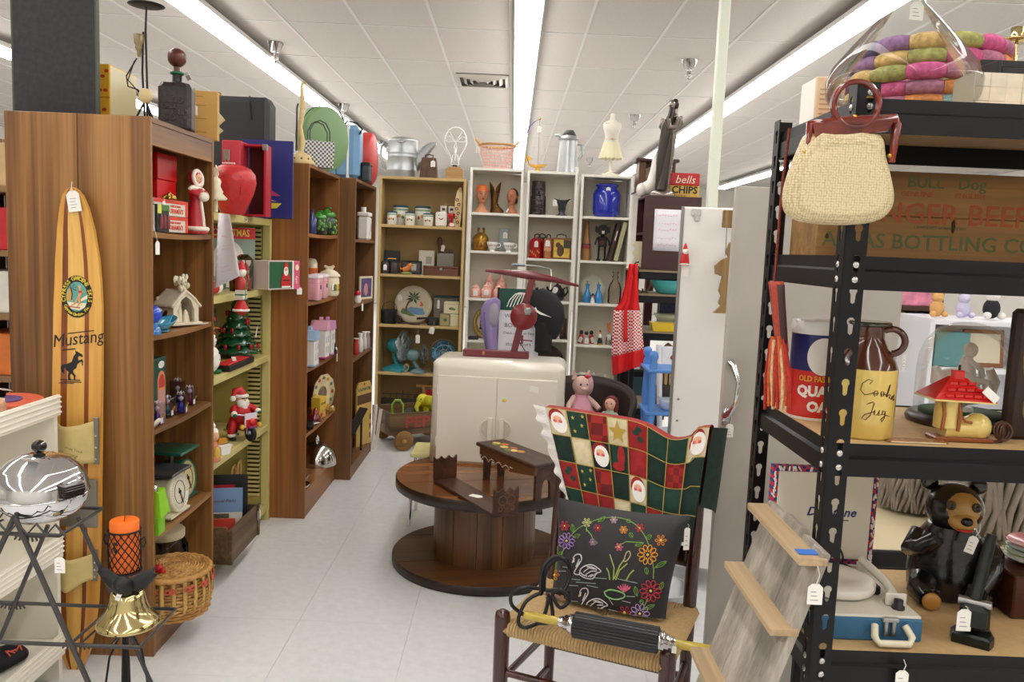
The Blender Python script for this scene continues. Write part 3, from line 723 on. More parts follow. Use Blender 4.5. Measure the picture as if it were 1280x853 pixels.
# brass bell with black eagle
BLY=(mf+mb_)/2
bl=Th('brass_bell','shiny brass bell under a black cast-iron eagle on the wire stand','bell',(bx(160,BLY,.6),BLY,ZM+.0052));bl.scale=(.97,.97,.78)
BR=M('d6c48e',.12,1,var=.05)
ob('bell_cup',MB().la([(.072,.001),(.077,.003),(.078,.010),(.070,.022),(.055,.042),(.046,.068),(.042,.090),(.040,.106),(.034,.112),(.015,.116),(.001,.117)],32),BR,bl)
ea=MB();ea.tu([(0,-.012,.115),(0,-.02,.135),(0,-.03,.15),(0,-.038,.163),(0,-.03,.172)],[.02,.026,.024,.017,.008],10);ea.tu([(0,-.046,.158),(0,-.055,.146)],[.009,.002],8)
eg=ob('eagle_body',ea,M('141315',.5),bl)
for sg in (-1,1):
 def fn(u,v):
  x=sg*(.012+.058*u);zt_=.155+.034*u*u+.012*sin(pi*u);zb_=.115+.055*u*u-(.05*u*(1-u) if sg<0 else .02*u*(1-u))
  return (x,-.006-.012*sin(pi*v)+.012*u,zt_+(zb_-zt_)*v)
 ob('eagle_wing',MB().sh(fn,8,5,.005*sg),M('161517',.5),bl)
PTag(bl,(.012,-.04,.165),.012,.012,.055,0,0,18)
# candle stand with lattice cup, on the floor behind
CY=2.62
cs=Th('candle_stand','tall black wire candle stand with coiled foot holding an orange candle','candle stand',(bx(156,CY,.5),CY,0))
IR=M('19181a',.5,.3)
sp_=[(.075*(1-k/60)*cos(k*.42),.075*(1-k/60)*sin(k*.42),.012+.0004*k) for k in range(58)]
ob('coil_foot',MB().tu(sp_,.0042,6),IR,cs)
for a in (0,90,180,270):ob('foot',MB().tu([(.072*cos(rad(a)),.072*sin(rad(a)),.012),(.085*cos(rad(a)),.085*sin(rad(a)),.003)],.005,6),IR,cs)
ZC=at(156,712,Y=CY).z
for a in (35,125,215,305):ob('rod',MB().tu([(.07*cos(rad(a)),.07*sin(rad(a)),.014),(.05*cos(rad(a)),.05*sin(rad(a)),.16),(.012*cos(rad(a)),.012*sin(rad(a)),.24)],.0035,6),IR,cs)
ob('stem',MB().cy((0,0,.012),(0,0,ZC-.004),.011,n=10),IR,cs)
rc=.050;hc=.135
ob('cup_base',MB().cy((0,0,ZC-.006),(0,0,ZC),rc+.003,n=24),IR,cs)
lt=MB();NL=14
for sg in (1,-1):
 for k in range(NL):
  lt.tu([(rc*cos(2*pi*k/NL+sg*q*.32),rc*sin(2*pi*k/NL+sg*q*.32),ZC+q*hc/6) for q in range(7)],.0019,4)
ob('lattice',lt,IR,cs,kind='stuff')
ob('cup_rim',MB().to((0,0,ZC+hc),rc,.003,28,6),IR,cs)
for a in (-5,175,270):
 b=MB();b.M=RZ(a);b.tu([(rc+.002,0,ZC+.10),(rc+.018,0,ZC+.115),(rc+.022,0,ZC+.095),(rc+.014,0,ZC+.08),(rc+.006,0,ZC+.088)],.003,6);ob('scroll_handle',b,IR,cs)
cdl=Th('orange_candle','bright orange pillar candle in the black lattice cup','candle',(cs.location.x,CY,ZC+.0005))
HC=at(156,650,Y=CY).z-ZC
ob('wax',MB().la([(.001,0),(.044,0),(.045,.004),(.045,HC-.004),(.042,HC),(.02,HC-.004),(.001,HC-.006)],28),M('ff7a24',.45),cdl)
ob('wick',MB().cy((0,0,HC-.008),(.002,0,HC+.014),.0013,n=6),M('3a2a20',.8),cdl)
# ---------------- on and in the nearest walnut bookcase ----------------
def LX(px,X,Z):return Vector((X,ly(px,X,Z),Z))
ZT1=1.9555
# grey panel rising from the top
p0,p1=at(13,139,Y=3.0),at(117.5,139,Y=3.0)
pn=Th('felt_display_board','dark charcoal felt panel standing on top of the nearest bookcase','display board',((p0.x+p1.x)/2,3.02,ZT1))
W_=p1.x-p0.x
ob('felt_face',MB().rb((-W_/2,0,0),(W_/2,.02,.62),.002),M('37363a',.9,var=.18,scale=50),pn)
for x in (-W_/2,W_/2):ob('edge_strip',MB().box((x-.003,-.001,0),(x+.003,.021,.62)),M('4a4f3c',.6),pn)
# yellow toy box behind the panel
p=LX(130,-1.62,2.03)
t=Th('yellow_carton','yellow cardboard carton with red print on the bookcase, beside the charcoal panel','box',(-1.585,3.20,ZT1))
ob('carton',MB().rb((-.10,-.06,0),(.07,.16,.215),.002),M('e3b02c',.5),t)
ob('carton_side',MB().box((.0702,-.055,.004),(.0712,.155,.21)),M('d9cfa4',.35),t)
b=MB()
for i,(x,z) in enumerate(((.045,.17),(.055,.12),(.035,.12),(.06,.19),(.03,.03),(.05,.05))):b.M=TR(x,-.061,z);b.pm([(.009*cos(k*1.05),.007*sin(k*1.05)) for k in range(6)],-.0006,0)
ob('red_print',b,M('c0341f',.5),t);ob('shelf_line',MB().box((-.1,-.0615,.093),(.07,-.0605,.096)),M('b0561f',.5),t)
# black metal candelabrum (mobile-like)
t=Th('iron_candleholder','tall black iron candle holder with a round drip plate on top of the bookcase','candle holder',(-1.33,3.0,ZT1))
P=lambda px,py:(lambda q:(q.x+1.33,q.y-3.0,q.z-ZT1))(at(px,py,Y=3.0))
pl=P(183,9);IR2=M('241f1b',.5,.4);BRS=M('8d7d5c',.5,.5)
b=MB();b.M=TR(pl);ob('drip_plate',b.la([(.001,0),(.045,.001),(.062,.006),(.060,.008),(.04,.004),(.001,.003)],24),IR2,t)
ob('stem',MB().tu([pl,P(182,38),P(183,75),P(184,110),(P(184,142)[0],0,0)],[.003,.004,.0035,.004,.004],8),IR2,t)
ob('side_stem',MB().tu([P(179,40),P(178,90),(P(178,142)[0],.02,0)],.0035,8),IR2,t)
ob('bent_arm',MB().tu([P(171,73),P(158,95),P(160,108),P(172,112),P(184,126)],.0026,8),IR2,t)
ob('bent_arm',MB().tu([P(168,76),P(160,100),P(176,118),P(190,116)],.0022,8),IR2,t)
b=MB();b.M=TR(P(174,60));ob('socket',b.la([(.006,-.03),(.008,-.01),(.014,0),(.012,.006),(.016,.014),(.02,.045),(.017,.046)],12),BRS,t)
b=MB();b.M=TR(P(182,120));ob('round_weight',b.ba((0,0,0),(.026,.01,.028),14,8),M('cbb684',.5),t)
for dx,dy in ((-.035,0),(.03,-.01),(0,.045)):ob('leg',MB().tu([(P(182,125)[0],0,P(182,125)[2]),(P(182,142)[0]+dx,dy,.003)],.0035,6),IR2,t)
# dark decanter with wooden ball stopper
p=LX(215,-1.335,ZT1)
t=Th('dark_decanter','square dark embossed decanter with a wooden ball stopper on the bookcase top','decanter',(-1.315,p.y,ZT1),12)
DK=M('2b2326',.3,var=.3,scale=70,bump=.5)
def sqring(h,z,c=.25,n=4):
 k=h*(1-c);return [(h,-k,z),(h,k,z),(k,h,z),(-k,h,z),(-h,k,z),(-h,-k,z),(-k,-h,z),(k,-h,z)]
ob('bottle',MB().lo([sqring(.056,0),sqring(.060,.006),sqring(.060,.155),sqring(.05,.172),sqring(.02,.182)],sm=False).cy((0,0,.18),(0,0,.215),.018,n=14),DK,t)
em_=MB()
for k in range(11):em_.to((-.035+.014*(k%6),-.0605,.04+.022*(k // 3)),.011,.0022,10,5,RX(90))
ob('embossing',em_,M('3a3033',.3),t,kind='stuff')
ob('neck_ring',MB().to((0,0,.214),.020,.006,18,8),M('1d6b46',.25),t,'green glass neck ring')
ob('ball_stopper',MB().cy((0,0,.215),(0,0,.24),.012,n=10).ba((0,0,.272),(.036,.036,.036),12,8),wood('3d1a10','74382a','z',20,.3,'552618'),t)
b=MB();b.M=TR(.022,-.012,.20)@ RZ(30)@ RY(-30);b.box((-.002,-.02,0),(.03,.018,.001));b.M=b.M @ TR(.02,0,-.02);b.box((0,-.02,0),(.002,.02,.03));ob('price_tag',b,PAPER,t)
# brown cardboard folders behind
p=LX(236,-1.33,ZT1)
t=Th('kraft_box','kraft cardboard display box with a white tag standing behind the decanter','box',(-1.36,p.y+.13,ZT1),8)
KR=M('c79c55',.7,var=.06);ob('box_body',MB().rb((-.075,-.02,0),(.10,.02,.2),.002),KR,t);ob('rear_flap',MB().rb((-.13,.022,0),(-.0,.028,.215),.001),M('b98442',.7),t)
b=MB()
for z,w_ in ((.175,.045),(.14,.07),(.085,.07),(.03,.07)):b.box((.02-w_/2,-.0206,z),(.02+w_/2,-.02,z+.0025))
ob('faint_print',b,M('8f6a34',.7),t);PTag(t,(.01,-.024,.16),.022,.022,.04)
ob('scallop_edge',MB().pm([(.1,.03),(.118,.045),(.1,.06)],-.018,.015).pm([(.1,.065),(.125,.09),(.1,.118)],-.018,.015),M('d8c493',.6),t,kind='stuff')
# shelf 1 at Z 1.562
Z=1.5625
t=Th('red_gift_box','large shiny red box at the back of the top shelf of the nearest bookcase','box',(-1.415,3.26,Z))
ob('box',MB().rb((-.09,-.09,0),(.062,.085,.20),.003),M('c4141a',.3),t);ob('lid',MB().rb((-.093,-.093,.2005),(.065,.088,.30),.002),M('c4141a',.3),t)
def carton(name,label,cat,loc,rz,lo,hi,face,bands=(),group=None):
 t=Th(name,label,cat,loc,rz,group);ob('carton',MB().rb(lo,hi,.0015),face,t)
 for nm,l2,h2,mt in bands:ob(nm,MB().box(l2,h2),mt,t)
 return t
OW=M('d9d2c2',.6);OR=M('d8402a',.5)
for k,(zz,lab) in enumerate(((0,'red and white ornament box under the other one, nearest bookcase'),(.0615,'red and white ornament box stacked on top, under the gold chain'))):
 t=carton('ornament_box',lab,'box',(-1.309,3.145,Z+zz),0,(-.035,-.155,0),(.02,.155,.060),OW,[('orange_border',(.0201,-.155,.046),(.0207,.155,.0595),OR),('orange_border',(.0201,.128,.0005),(.0209,.155,.046),OR)],'ornament boxes')
 Tx('ORNAMENTS',.026,t,OR,TR(.0206,.045,.0175)@ RZ(90)@ RX(90),bold=.01,name='lettering',sx=.8);Tx('DOUBLE DECORATED',.012,t,OR,TR(.0206,.035,.036)@ RZ(90)@ RX(90),name='lettering',sx=.8)
PTag(t,(.024,-.08,.06),.008,.026,.03,90)
t=Th('gold_chain','heap of gold beaded chain on the stacked ornament boxes','chain',(-1.295,3.14,Z+.122))
b=MB();random.seed(3)
for i in range(60):a=random.random()*6.3;q=random.random();b.ba((.022*q*cos(a),.045*q*sin(a),.005+.022*(1-q)*random.random()),.0055,6,4)
ob('beads',b,GOLD,t,kind='stuff')
t=carton('light_set_box','dark box of small christmas lamps standing at the front of the top shelf','box',(-1.2675,3.032,Z),0,(-.02,-.062,0),(-.001,.04,.098),M('24262c',.4),[('corner_flash',(-.0008,-.061,.066),(.0004,-.03,.0975),M('d3d45a',.5)),('title_band',(-.0008,-.028,.076),(.0004,.039,.0975),M('4c7a3c',.5))])
for k in range(3):ob('lamp_picture',MB().tu([(.0005,-.035+.03*k,.012),(.0005,-.035+.03*k,.05),(.0005,-.035+.03*k,.062)],[.008,.008,.004],8),M('7a3038',.3),t)
t=carton('grey_carton','plain grey carton left of the christmas lamp box','box',(-1.295,2.945,Z),0,(-.025,-.018,0),(.02,.02,.095),M('a7a29a',.6))
solo('loose_price_tag','white price tag dangling from the near edge of the top shelf','price tag',MB().pm([(-.011,-.08),(.011,-.08),(.011,-.04),(.004,-.032),(-.004,-.032),(-.011,-.04)],-.0005,.0005).tu([(-.02,0,.022),(-.01,0,-.004),(0,0,-.034)],.0008,4),PAPER,(-1.258,2.945,Z-.001),75)
# santa lady figurine
def figure_lady(t):
 RD=M('b3222b',.35,var=.08);CRM=M('e9dfd0',.5);SK=M('e8b08e',.45)
 ob('skirt',MB().la([(.045,.0),(.048,.012),(.040,.02),(.036,.06),(.026,.115),(.022,.14)],20),RD,t)
 ob('fur_hem',MB().to((0,0,.02),.043,.010,20,8),CRM,t)
 ob('front_fur',MB().tu([(0,-.04,.03),(0,-.034,.08),(0,-.024,.135)],.007,6),CRM,t)
 ob('torso',MB().la([(.022,.135),(.027,.155),(.030,.175),(.022,.192),(.010,.20)],16),RD,t)
 ob('sleeve',MB().tu([(-.028,0,.18),(-.042,-.012,.165),(-.02,-.034,.155)],[.011,.013,.012],8),RD,t);ob('sleeve',MB().tu([(.028,0,.18),(.04,-.012,.165),(.02,-.034,.155)],[.011,.013,.012],8),RD,t)
 ob('muff',MB().ba((.004,-.036,.150),(.026,.018,.020),14,9),CRM,t);ob('fur_cape',MB().tu([(-.06,-.02,.178),(-.034,-.01,.184),(0,-.016,.182),(.034,-.006,.178)],[.006,.011,.011,.008],8),CRM,t)
 ob('head',MB().ba((0,-.004,.222),(.019,.019,.023),16,10).ba((0,-.023,.219),(.003,.004,.004),8,6),SK,t)
 ob('hood',MB().ba((0,.006,.226),(.027,.024,.032),16,10),RD,t);ob('hood_fur',MB().to((0,-.010,.223),.025,.008,20,8,RX(80)@ SCL(1,1.2,1)),CRM,t)
 f=MB()
 for sx in (-.007,.007):f.ba((sx,-.0215,.225),.0022,6,4)
 ob('eyes',f,INK,t);ob('mouth',MB().ba((0,-.0215,.210),(.005,.002,.0018),8,5),M('a3242c',.4),t)
 for sx in (-.015,.015):ob('shoe',MB().ba((sx,-.03,.004),(.010,.016,.004),10,6),M('1a1516',.3),t)
 return t
t=Th('santa_lady_figurine','figurine of a lady in a red fur-trimmed coat on the top shelf','figurine',(-1.298,ly(245,-1.298,1.68),Z),70);t.scale=(1.0,)*3
figure_lady(t)
# shelf 2, Z 1.194
Z=1.1945
IV=M('ded3ba',.55,var=.04,scale=40)
t=Th('ceramic_nativity_stable','unpainted cream ceramic stable with angels on its roof','ornament',(-1.345,ly(222,-1.345,1.24),Z),62)
gx,gz=.062,.082
arch=[(-.042,0),(-.042,.055),(-.034,.082),(-.018,.105),(0,.117),(.018,.105),(.034,.082),(.042,.055),(.042,0)]
ob('base',MB().rb((-.075,-.062,0),(.075,.07,.012),.003),IV,t)
out=[(-.062,.0125),(-.062,.085),(-.03,.122),(0,.138),(.03,.122),(.062,.085),(.062,.0125)]
fr=[(x,z) for x,z in out];inn=[(x,max(z,.0125)) for x,z in arch]
b=MB()
full=[(.062,.0125),(.062,.085),(.03,.122),(0,.138),(-.03,.122),(-.062,.085),(-.062,.0125)];inn2=[(.042,.0125),(.042,.06),(.022,.103),(0,.117),(-.022,.103),(-.042,.06),(-.042,.0125)]
for i in range(6):b.pm([full[i],full[i+1],inn2[i+1],inn2[i]],-.05,-.036)
ob('front_arch',b,IV,t)
b=MB();b.box((-.062,-.036,.0125),(-.055,-.02,.085));b.box((-.062,.036,.0125),(-.055,.06,.085));b.box((-.062,-.02,.06),(-.055,.036,.085));ob('side_wall',b,IV,t)
ob('side_wall',MB().box((.055,-.036,.0125),(.062,.06,.085)),IV,t);ob('rear_wall',MB().box((-.0548,.053,.0125),(.0548,.06,.11)),IV,t)
for sg in (-1,1):
 b=MB();b.sh(lambda u,v:(sg*(.0+.074*u),-.056+.122*v,.142+.004*mnoise.noise(Vector((u*9,v*9,sg)))-.066*u*(.75+.25*u)),8,10,.008*sg);ob('roof_slope',b,IV,t)
b=MB();random.seed(5)
for i in range(26):a=random.random()*6.28;q=random.random();b.ba((.03*q*cos(a),-.02+.026*q*sin(a),.138+.06*random.random()),(.008,.007,.012),7,5)
ob('angel_cluster',b,IV,t,kind='stuff')
for x in (-.015,.012):ob('wing',MB().sh(lambda u,v:(x*1.0+(.02*u if x>0 else -.02*u),-.02+.004*v,.165+.022*v+.012*sin(pi*u)),4,4,.003),IV,t)
b=MB()
for (x,y,z,h) in ((-.018,-.03,.0125,.06),(.012,-.03,.0125,.05),(0,-.01,.0125,.082),(.026,-.02,.0125,.04),(-.03,-.028,.0125,.036)):b.M=TR(x,y,z);b.la([(.013,0),(.011,h*.5),(.007,h*.72),(.009,h*.85),(.001,h)],10)
ob('holy_family',b,IV,t,kind='stuff')
ob('side_animal',MB().ba((-.058,.005,.035),(.006,.014,.018),10,7).ba((-.06,-.006,.053),(.006,.008,.008),8,6),M('2b2724',.5),t,'dark animal in the side window');
b=MB();b.M=TR(.08,-.055,.003)@ RZ(30);b.box((-.01,-.008,-.002),(.045,.008,-.001));ob('price_tag',b,PAPER,t)
BLU=M('1a43c4',.08,coat=.6);TEAL=M('2f8fae',.08,coat=.6)
t=Th('blue_glass_ball','cobalt blue swirled glass paperweight ball','paperweight',(-1.285,2.962,Z))
ob('ball',MB().ba((0,0,.072),.033,18,12),BLU,t);ob('foot_ring',MB().la([(.030,0),(.028,.02),(.018,.034),(.014,.045)],16),M('2c6fae',.1,coat=.5),t)
ob('white_swirl',MB().tu([(.033*cos(a)*sin(1.1),.033*sin(a)*sin(1.1)-0,.072+.033*cos(1.1)+.004*a) for a in [k*.2-.6 for k in range(9)]],.002,5),M('b7cdf0',.2),t)
t=Th('teal_glass_dish','teal blue leaf-shaped glass dish beside the blue ball','dish',(-1.295,3.07,Z),85)
def fn(u,v):a=2*pi*u;q=.12+.88*v;return (.085*q*cos(a),.042*q*sin(a),.004+.03*v*v+.018*v*v*max(0,cos(a)))
ob('bowl',MB().sh(fn,24,6,.004),TEAL,t);ob('foot',MB().cy((0,0,0),(0,0,.006),.025,n=14),TEAL,t)
# standing clear plate at the far left of that shelf
t=Th('cream_plate','cream plate with dark scene propped behind the blue ball','plate',(-1.44,3.0,Z+.001),60);b=MB();b.M=RX(80);ob('plate',MB().lo([[(q*cos(2*pi*k/24),y,.078+q*sin(2*pi*k/24)) for k in range(24)] for q,y in ((.001,0),(.05,0),(.078,-.012),(.078,-.008),(.05,.005),(.001,.005))],False),M('d8d4c2',.3),t)
# shelf 3, Z .85
Z=.8505
t=Th('green_glass_house_box','tall dark green gift box with an arched window picture','box',(-1.36,ly(203,-1.30,.95)+.03,Z),0);t.scale=(1,1,1.16)
DG=M('0f4437',.45);ob('box',MB().rb((-.09,-.06,0),(.04,.052,.205),.002),DG,t)
def archp(w,z0,z1,n=10):return [(-w,z0),(w,z0)]+[(w*cos(pi*k/n),z1-w+w*sin(pi*k/n)*1.1) for k in range(n+1)]
b=MB();b.M=TR(.0402,.008,0)@ RZ(90);b.pm(archp(.034,.0,.158),-.0005,.001);fr_=ob('window_print',b,M('d9873c',.5),t)
b=MB();b.M=TR(.041,.008,0)@ RZ(90);b.pm(archp(.028,.0,.15),-.0004,.001);ob('pane_print',b,M('c08a86',.5),fr_)
b=MB();b.M=TR(.0416,.008,0)@ RZ(90);b.pm(archp(.026,.105,.148),-.0004,.001);ob('red_fan_print',b,M('b8322c',.5),fr_);ob('rail_print',MB().box((.0405,-.02,.1),(.0424,.036,.106)).box((.0405,-.02,.035),(.0424,.036,.041)),M('d9873c',.5),fr_)
b=MB();b.M=TR(.0405,.008,.182)@ RZ(90);b.pm(ell(.026,.012,16),-.0005,.001);ob('oval_label',b,M('d6d3cc',.5),t)
def potion(px,X,c,lab,h=.075):
 p=LX(px,X,Z)
 t=Th('perfume_miniature',lab,'bottle',p,random.uniform(-12,12),'boxed perfume miniatures')
 ob('plastic_box',MB().rb((-.024,-.024,0),(.024,.024,h),.001),glass((215,208,235),.6,2.5),t)
 cm=M(c,.15,coat=.5);ob('bottle',MB().la([(.012,.001),(.014,.004),(.013,.03),(.005,.04),(.005,.046)],10),cm,t);ob('stopper',MB().la([(.004,.046),(.010,.052),(.011,.06),(.001,.068)],10),M('cfc4c2',.2),t)
 b=MB();b.M=TR(.025,0,.03)@ RZ(90)@ RX(20);b.pm([(-.014,-.006),(.0,-.01),(.016,.004),(.002,.01)],-.001,0);ob('gold_leaf_tag',b,M('b3933c',.4,.5),t)
 ob('white_card',MB().box((.0243,-.022,.004),(.0248,-.002,.024)),M('d9d6de',.6),t)
 b=MB()
 for k in range(4):b.tu([(0,0,h),(.012*cos(k*1.6),.007*sin(k*1.6),h+.010),(.013*cos(k*1.6+.3),.013*sin(k*1.6+.3),h+.002)],.0022,4)
 ob('ribbon',b,M('c8c2cc',.5),t);return t
random.seed(11)
potion(196,-1.305,'4a1f78','purple boxed perfume miniature on the walnut shelf, leftmost of five');potion(209,-1.325,'137a66','green-stoppered boxed perfume miniature, second of five',.07)
potion(226,-1.30,'1f2a9c','dark blue boxed perfume miniature at the front of five');potion(237,-1.33,'7a1430','dark red boxed perfume miniature, rightmost of five',.07)
potion(222,-1.40,'6a5a70','grey boxed perfume miniature behind the dark blue one',.09)
t=Th('white_brooch_dish','oval white dish with black curls leaning on the shelf edge','dish',(-1.272,ly(196,-1.272,.86),Z),90);b=MB();b.M=TR(0,0,.014)@ RX(-55)
b.la([(.001,0),(.026,.001),(.030,.006),(.028,.008),(.001,.004)],20,squash=.8);ob('dish',b,M('ddd6c4',.35),t)
b=MB();b.M=TR(0,0,.014)@ RX(-55)
for k in range(5):b.to((-.016+.008*k,.004*(-1)**k,.0065),.0045,.0012,8,4)
ob('black_curls',b,BLACK,t)
# shelf 4, Z .452: kitchen scales
Z=.4525
def scale_(label,loc,rz,body,dial,s,h):
 t=Th('kitchen_scale',label,'scale',loc,rz,None);t.scale=(s,)*3;C1=M(body,.3,coat=.3)
 ob('body',MB().lo([[(x,y,z) for x,y in ((-.085*k,-.075*k),(.085*k,-.075*k),(.085*k,.075*k),(-.085*k,.075*k))] for k,z in ((1,0),(1,.015),(.82,.02),(.78,.15),(.7,.165))],sm=False),C1,t)
 ob('base_flange',MB().rb((-.095,-.085,0),(.095,.085,.012),.004),C1,t)
 b=MB();b.M=TR(.0,-.064,.098)@ RX(90-6);ob('dial_rim',b.la([(.088,-.01),(.090,.012),(.084,.018),(.081,.012),(.001,.012)],32),C1,t)
 b=MB();b.M=TR(.0,-.064,.098)@ RX(84);ob('dial_face',b.la([(.080,.0122),(.001,.0128)],32),M(dial,.5),t)
 b=MB();b.M=TR(.0,-.064,.098)@ RX(84)
 for k in range(40):a=2*pi*k/40;r0=.066 if k%5 else .060;b.add([(r0*cos(a-.012),r0*sin(a-.012),.0145),(.074*cos(a-.012),.074*sin(a-.012),.0145),(.074*cos(a+.012),.074*sin(a+.012),.0145),(r0*cos(a+.012),r0*sin(a+.012),.0145)],[(0,1,2,3)],False)
 b.to((0,0,.0145),.05,.0012,32,4)
 ob('dial_scale',b,M('26241f',.6),t,kind='stuff')
 b=MB();b.M=TR(.0,-.064,.098)@ RX(84)@ RZ(200);b.box((-.003,-.02,.0155),(.003,.058,.017));b.cy((0,0,.014),(0,0,.019),.008);ob('pointer',b,M('1c1a19',.5),t)
 ob('platform_stem',MB().cy((0,0,.16),(0,0,h),.012,n=10),STEEL,t)
 ob('platform',MB().rb((-.10,-.09,h),(.10,.10,h+.014),.005),M('5f6064',.25,.7) if body !='1f5f4a' else C1,t)
 return t
t=scale_('cream kitchen scale with a round dial at the front of the shelf',(-1.352,ly(224,-1.285,.55),Z),88,'d9d0b4','dcd5bf',.9,.185)
PTag(t,(.02,-.10,.12),.02,.02,.05)
scale_('green kitchen scale with a yellowed dial behind the cream one',(-1.395,min(ly(242,-1.31,.55)+.02,3.39),Z),88,'1f5f4a','c9bc8a',.9,.225)
LM=M('8fd01f',.4)
t=Th('lime_box','bright lime green box with a bent lid at the front of the scale shelf','box',(-1.285,2.951,Z));ob('box',MB().rb((-.03,-.016,0),(.03,.04,.065),.002),M('79b81c',.4),t);b=MB();b.M=TR(0,.01,.066)@ RX(4);b.lo([[(-.033,-.022,0),(.036,-.022,0),(.036,.06,0),(-.033,.06,0)],[(-.03,-.02,.10),(.03,-.02,.10),(.03,.035,.10),(-.03,.035,.10)]],sm=False);ob('sloped_lid',b,LM,t)
ob('chrome_cap',MB().la([(.02,.168),(.018,.185),(.001,.188)],16),CHROME,t)
# bottom: jar and basket
Z=.0995
t=Th('glass_jar','big glass jar with a cream screw lid holding dark things, behind the basket','jar',(-1.40,3.33,Z))
ob('jar',MB().la([(.001,.001),(.085,.002),(.092,.015),(.092,.17),(.078,.195),(.070,.205)],24),glass((190,195,190),.4,1),t)
ob('lid',MB().la([(.078,.205),(.080,.21),(.080,.235),(.074,.242),(.001,.244)],24),M('d4c7a6',.35),t)
b=MB();random.seed(2)
for i in range(24):a,q=random.random()*6.28,random.random()*.06;p=Vector((q*cos(a),q*sin(a),.02+random.random()*.12));b.tu([p,p+Vector((random.uniform(-.03,.03),random.uniform(-.03,.03),random.uniform(-.02,.03)))],.006,5)
ob('dark_contents',b,M('3a2a2c',.6,var=.5),t,kind='stuff')
BK=wood('8a5f2e','d0a25f','z',30,.6,'b1803f');BX,BYc,BRd=-1.272,3.088,.14
bk=Th('wicker_basket','round lidded wicker basket with red bow trim at the foot of the bookcase','basket',(BX,BYc,Z))
bh=.165
rows=MB();n=40
for k in range(12):
 z=.008+.0128*k;R_=BRd*(.80+.2*sin(pi*min(1,(.35+.75*k/12))*.75));ph=(k%2)*pi
 rows.tu([((R_+.004*cos(n/2*2*pi*j/n/2*2+ph))*cos(2*pi*j/n),(R_+.004*cos(n*pi*j/n+ph))*sin(2*pi*j/n),z) for j in range(n)],.0068,5,closed=True)
ob('woven_wall',rows,BK,bk,kind='stuff')
b=MB();NN=22
for k in range(NN):
 a=2*pi*k/NN
 b.M=RZ(360*k/NN)
 b.tu([(BRd*.86,0,.004),(BRd*1.02,0,.05),(BRd*1.05,0,.1),(BRd*1.01,0,bh)],.009,5,flat=.4)
ob('upright_splint',b,M('c8a35c',.6,var=.15),bk,kind='stuff')
ob('liner',MB().la([(.001,.002),(BRd*.82,.003),(BRd*.97,.08),(BRd*.97,bh)],28),M('6e4a22',.8),bk)
lidb=MB()
for k in range(13):q=.012+k*(BRd*.9)/12;lidb.tu([((q+.0)*cos(2*pi*j/n),q*sin(2*pi*j/n),bh+.022-.018*(k/12)**2+.003*(-1)**(j+k)*(k>2)) for j in range(n)],.0062,5,closed=True)
ob('lid_coils',lidb,BK,bk,kind='stuff');ob('lid_rim',MB().tu([((BRd*1.0)*cos(2*pi*j/48),BRd*1.0*sin(2*pi*j/48),bh+.004+.002*(-1)**j) for j in range(48)],.011,6,closed=True),M('c2914e',.6,var=.2,scale=60),bk)
RB=M('c9563c',.5)
for k in range(14):
 a=360*k/14+8;b=MB();b.M=RZ(a)@ TR(BRd*1.075,0,bh-.032)
 for sg in (-1,1):b.to((.003,sg*.011,.002),.008,.0035,10,5,RX(70*sg)@ RY(90))
 b.rb((-.002,-.004,-.012),(.007,.004,.008),.002);ob('ribbon_bow',b,RB,bk)
ob('red_knob',MB().ba((-.02,-.075,bh+.03),(.02,.016,.018),10,7).ba((-.0,-.085,bh+.024),(.014,.012,.014),8,6),M('b3171d',.5),bk,'red fabric flower on the lid')
# ---------------- khaki steel shelving: contents ----------------
CRE=M('ece2c4',.4);SKIN=M('e6ad88',.5);GRN=M('1e6b3c',.45);SNOW=M('f0ece2',.7);RDC=M('c41c22',.5)
ZK=1.6605
# blue picture/box with boat on top, leaning
t=Th('blue_picture_panel','dark blue panel with a sailing boat on top of the khaki shelving','picture',(-1.145,4.31,ZK))
ob('panel',MB().rb((-.26,0,0),(0,.018,.395),.002),M('22246e',.45),t)
SA=M('a8355a',.5)
def sail(pts,mat,nm,y):return ob(nm,MB().pm([(x-.20,z) for x,z in pts],y-.001,y+.0005),mat,t)
sail([(-.02,.115),(.14,.115),(.09,.145),(.05,.22),(.04,.33),(-.02,.34)],SA,'red_sail',-.001);sail([(-.02,.09),(.12,.088),(.07,.10),(.04,.15),(-.02,.16)],M('c9a9b8',.5),'pale_sail',-.0022)
sail([(-.02,.045),(.12,.052),(.145,.078),(-.02,.082)],M('cdbb3a',.5),'yellow_hull',-.0022)
RV=M('b01c2c',.35);RVI=M('4a0a12',.8)
t=Th('red_case','red hard case standing open in front of the blue panel, behind the red lantern','case',(-1.21,4.10,ZK))
ob('back_shell',MB().rb((-.11,.055,0),(0,.065,.345),.003),RVI,t)
for nm,lo,hi in (('rim',(-.012,-.03,0),(0,.0545,.345)),('rim',(-.11,-.03,.335),(-.0125,.0545,.345)),('rim',(-.11,-.03,0),(-.0125,.0545,.01))):ob(nm,MB().rb(lo,hi,.002),RV,t)
ob('front_shell',MB().rb((-.20,-.075,0),(-.111,.05,.355),.004),M('c43c4a',.35),t)
ob('clasp',MB().rb((-.19,-.082,.26),(-.16,-.075,.31),.002),STEEL,t);ob('corner_fitting',MB().rb((-.02,-.034,.318),(.003,-.008,.348),.003),STEEL,t)
t=Th('red_ball_lantern','large round red crackled lantern on the khaki shelving','lantern',(bx(291,3.86,1.8),3.86,ZK),-30);t.scale=(1,1,.85)
ob('globe',MB().la([(.05,0),(.055,.01),(.075,.06),(.095,.12),(.105,.17),(.100,.215),(.08,.245),(.045,.262),(.001,.266)],28),M('c0282a',.4,var=.12,scale=40,bump=.3),t)
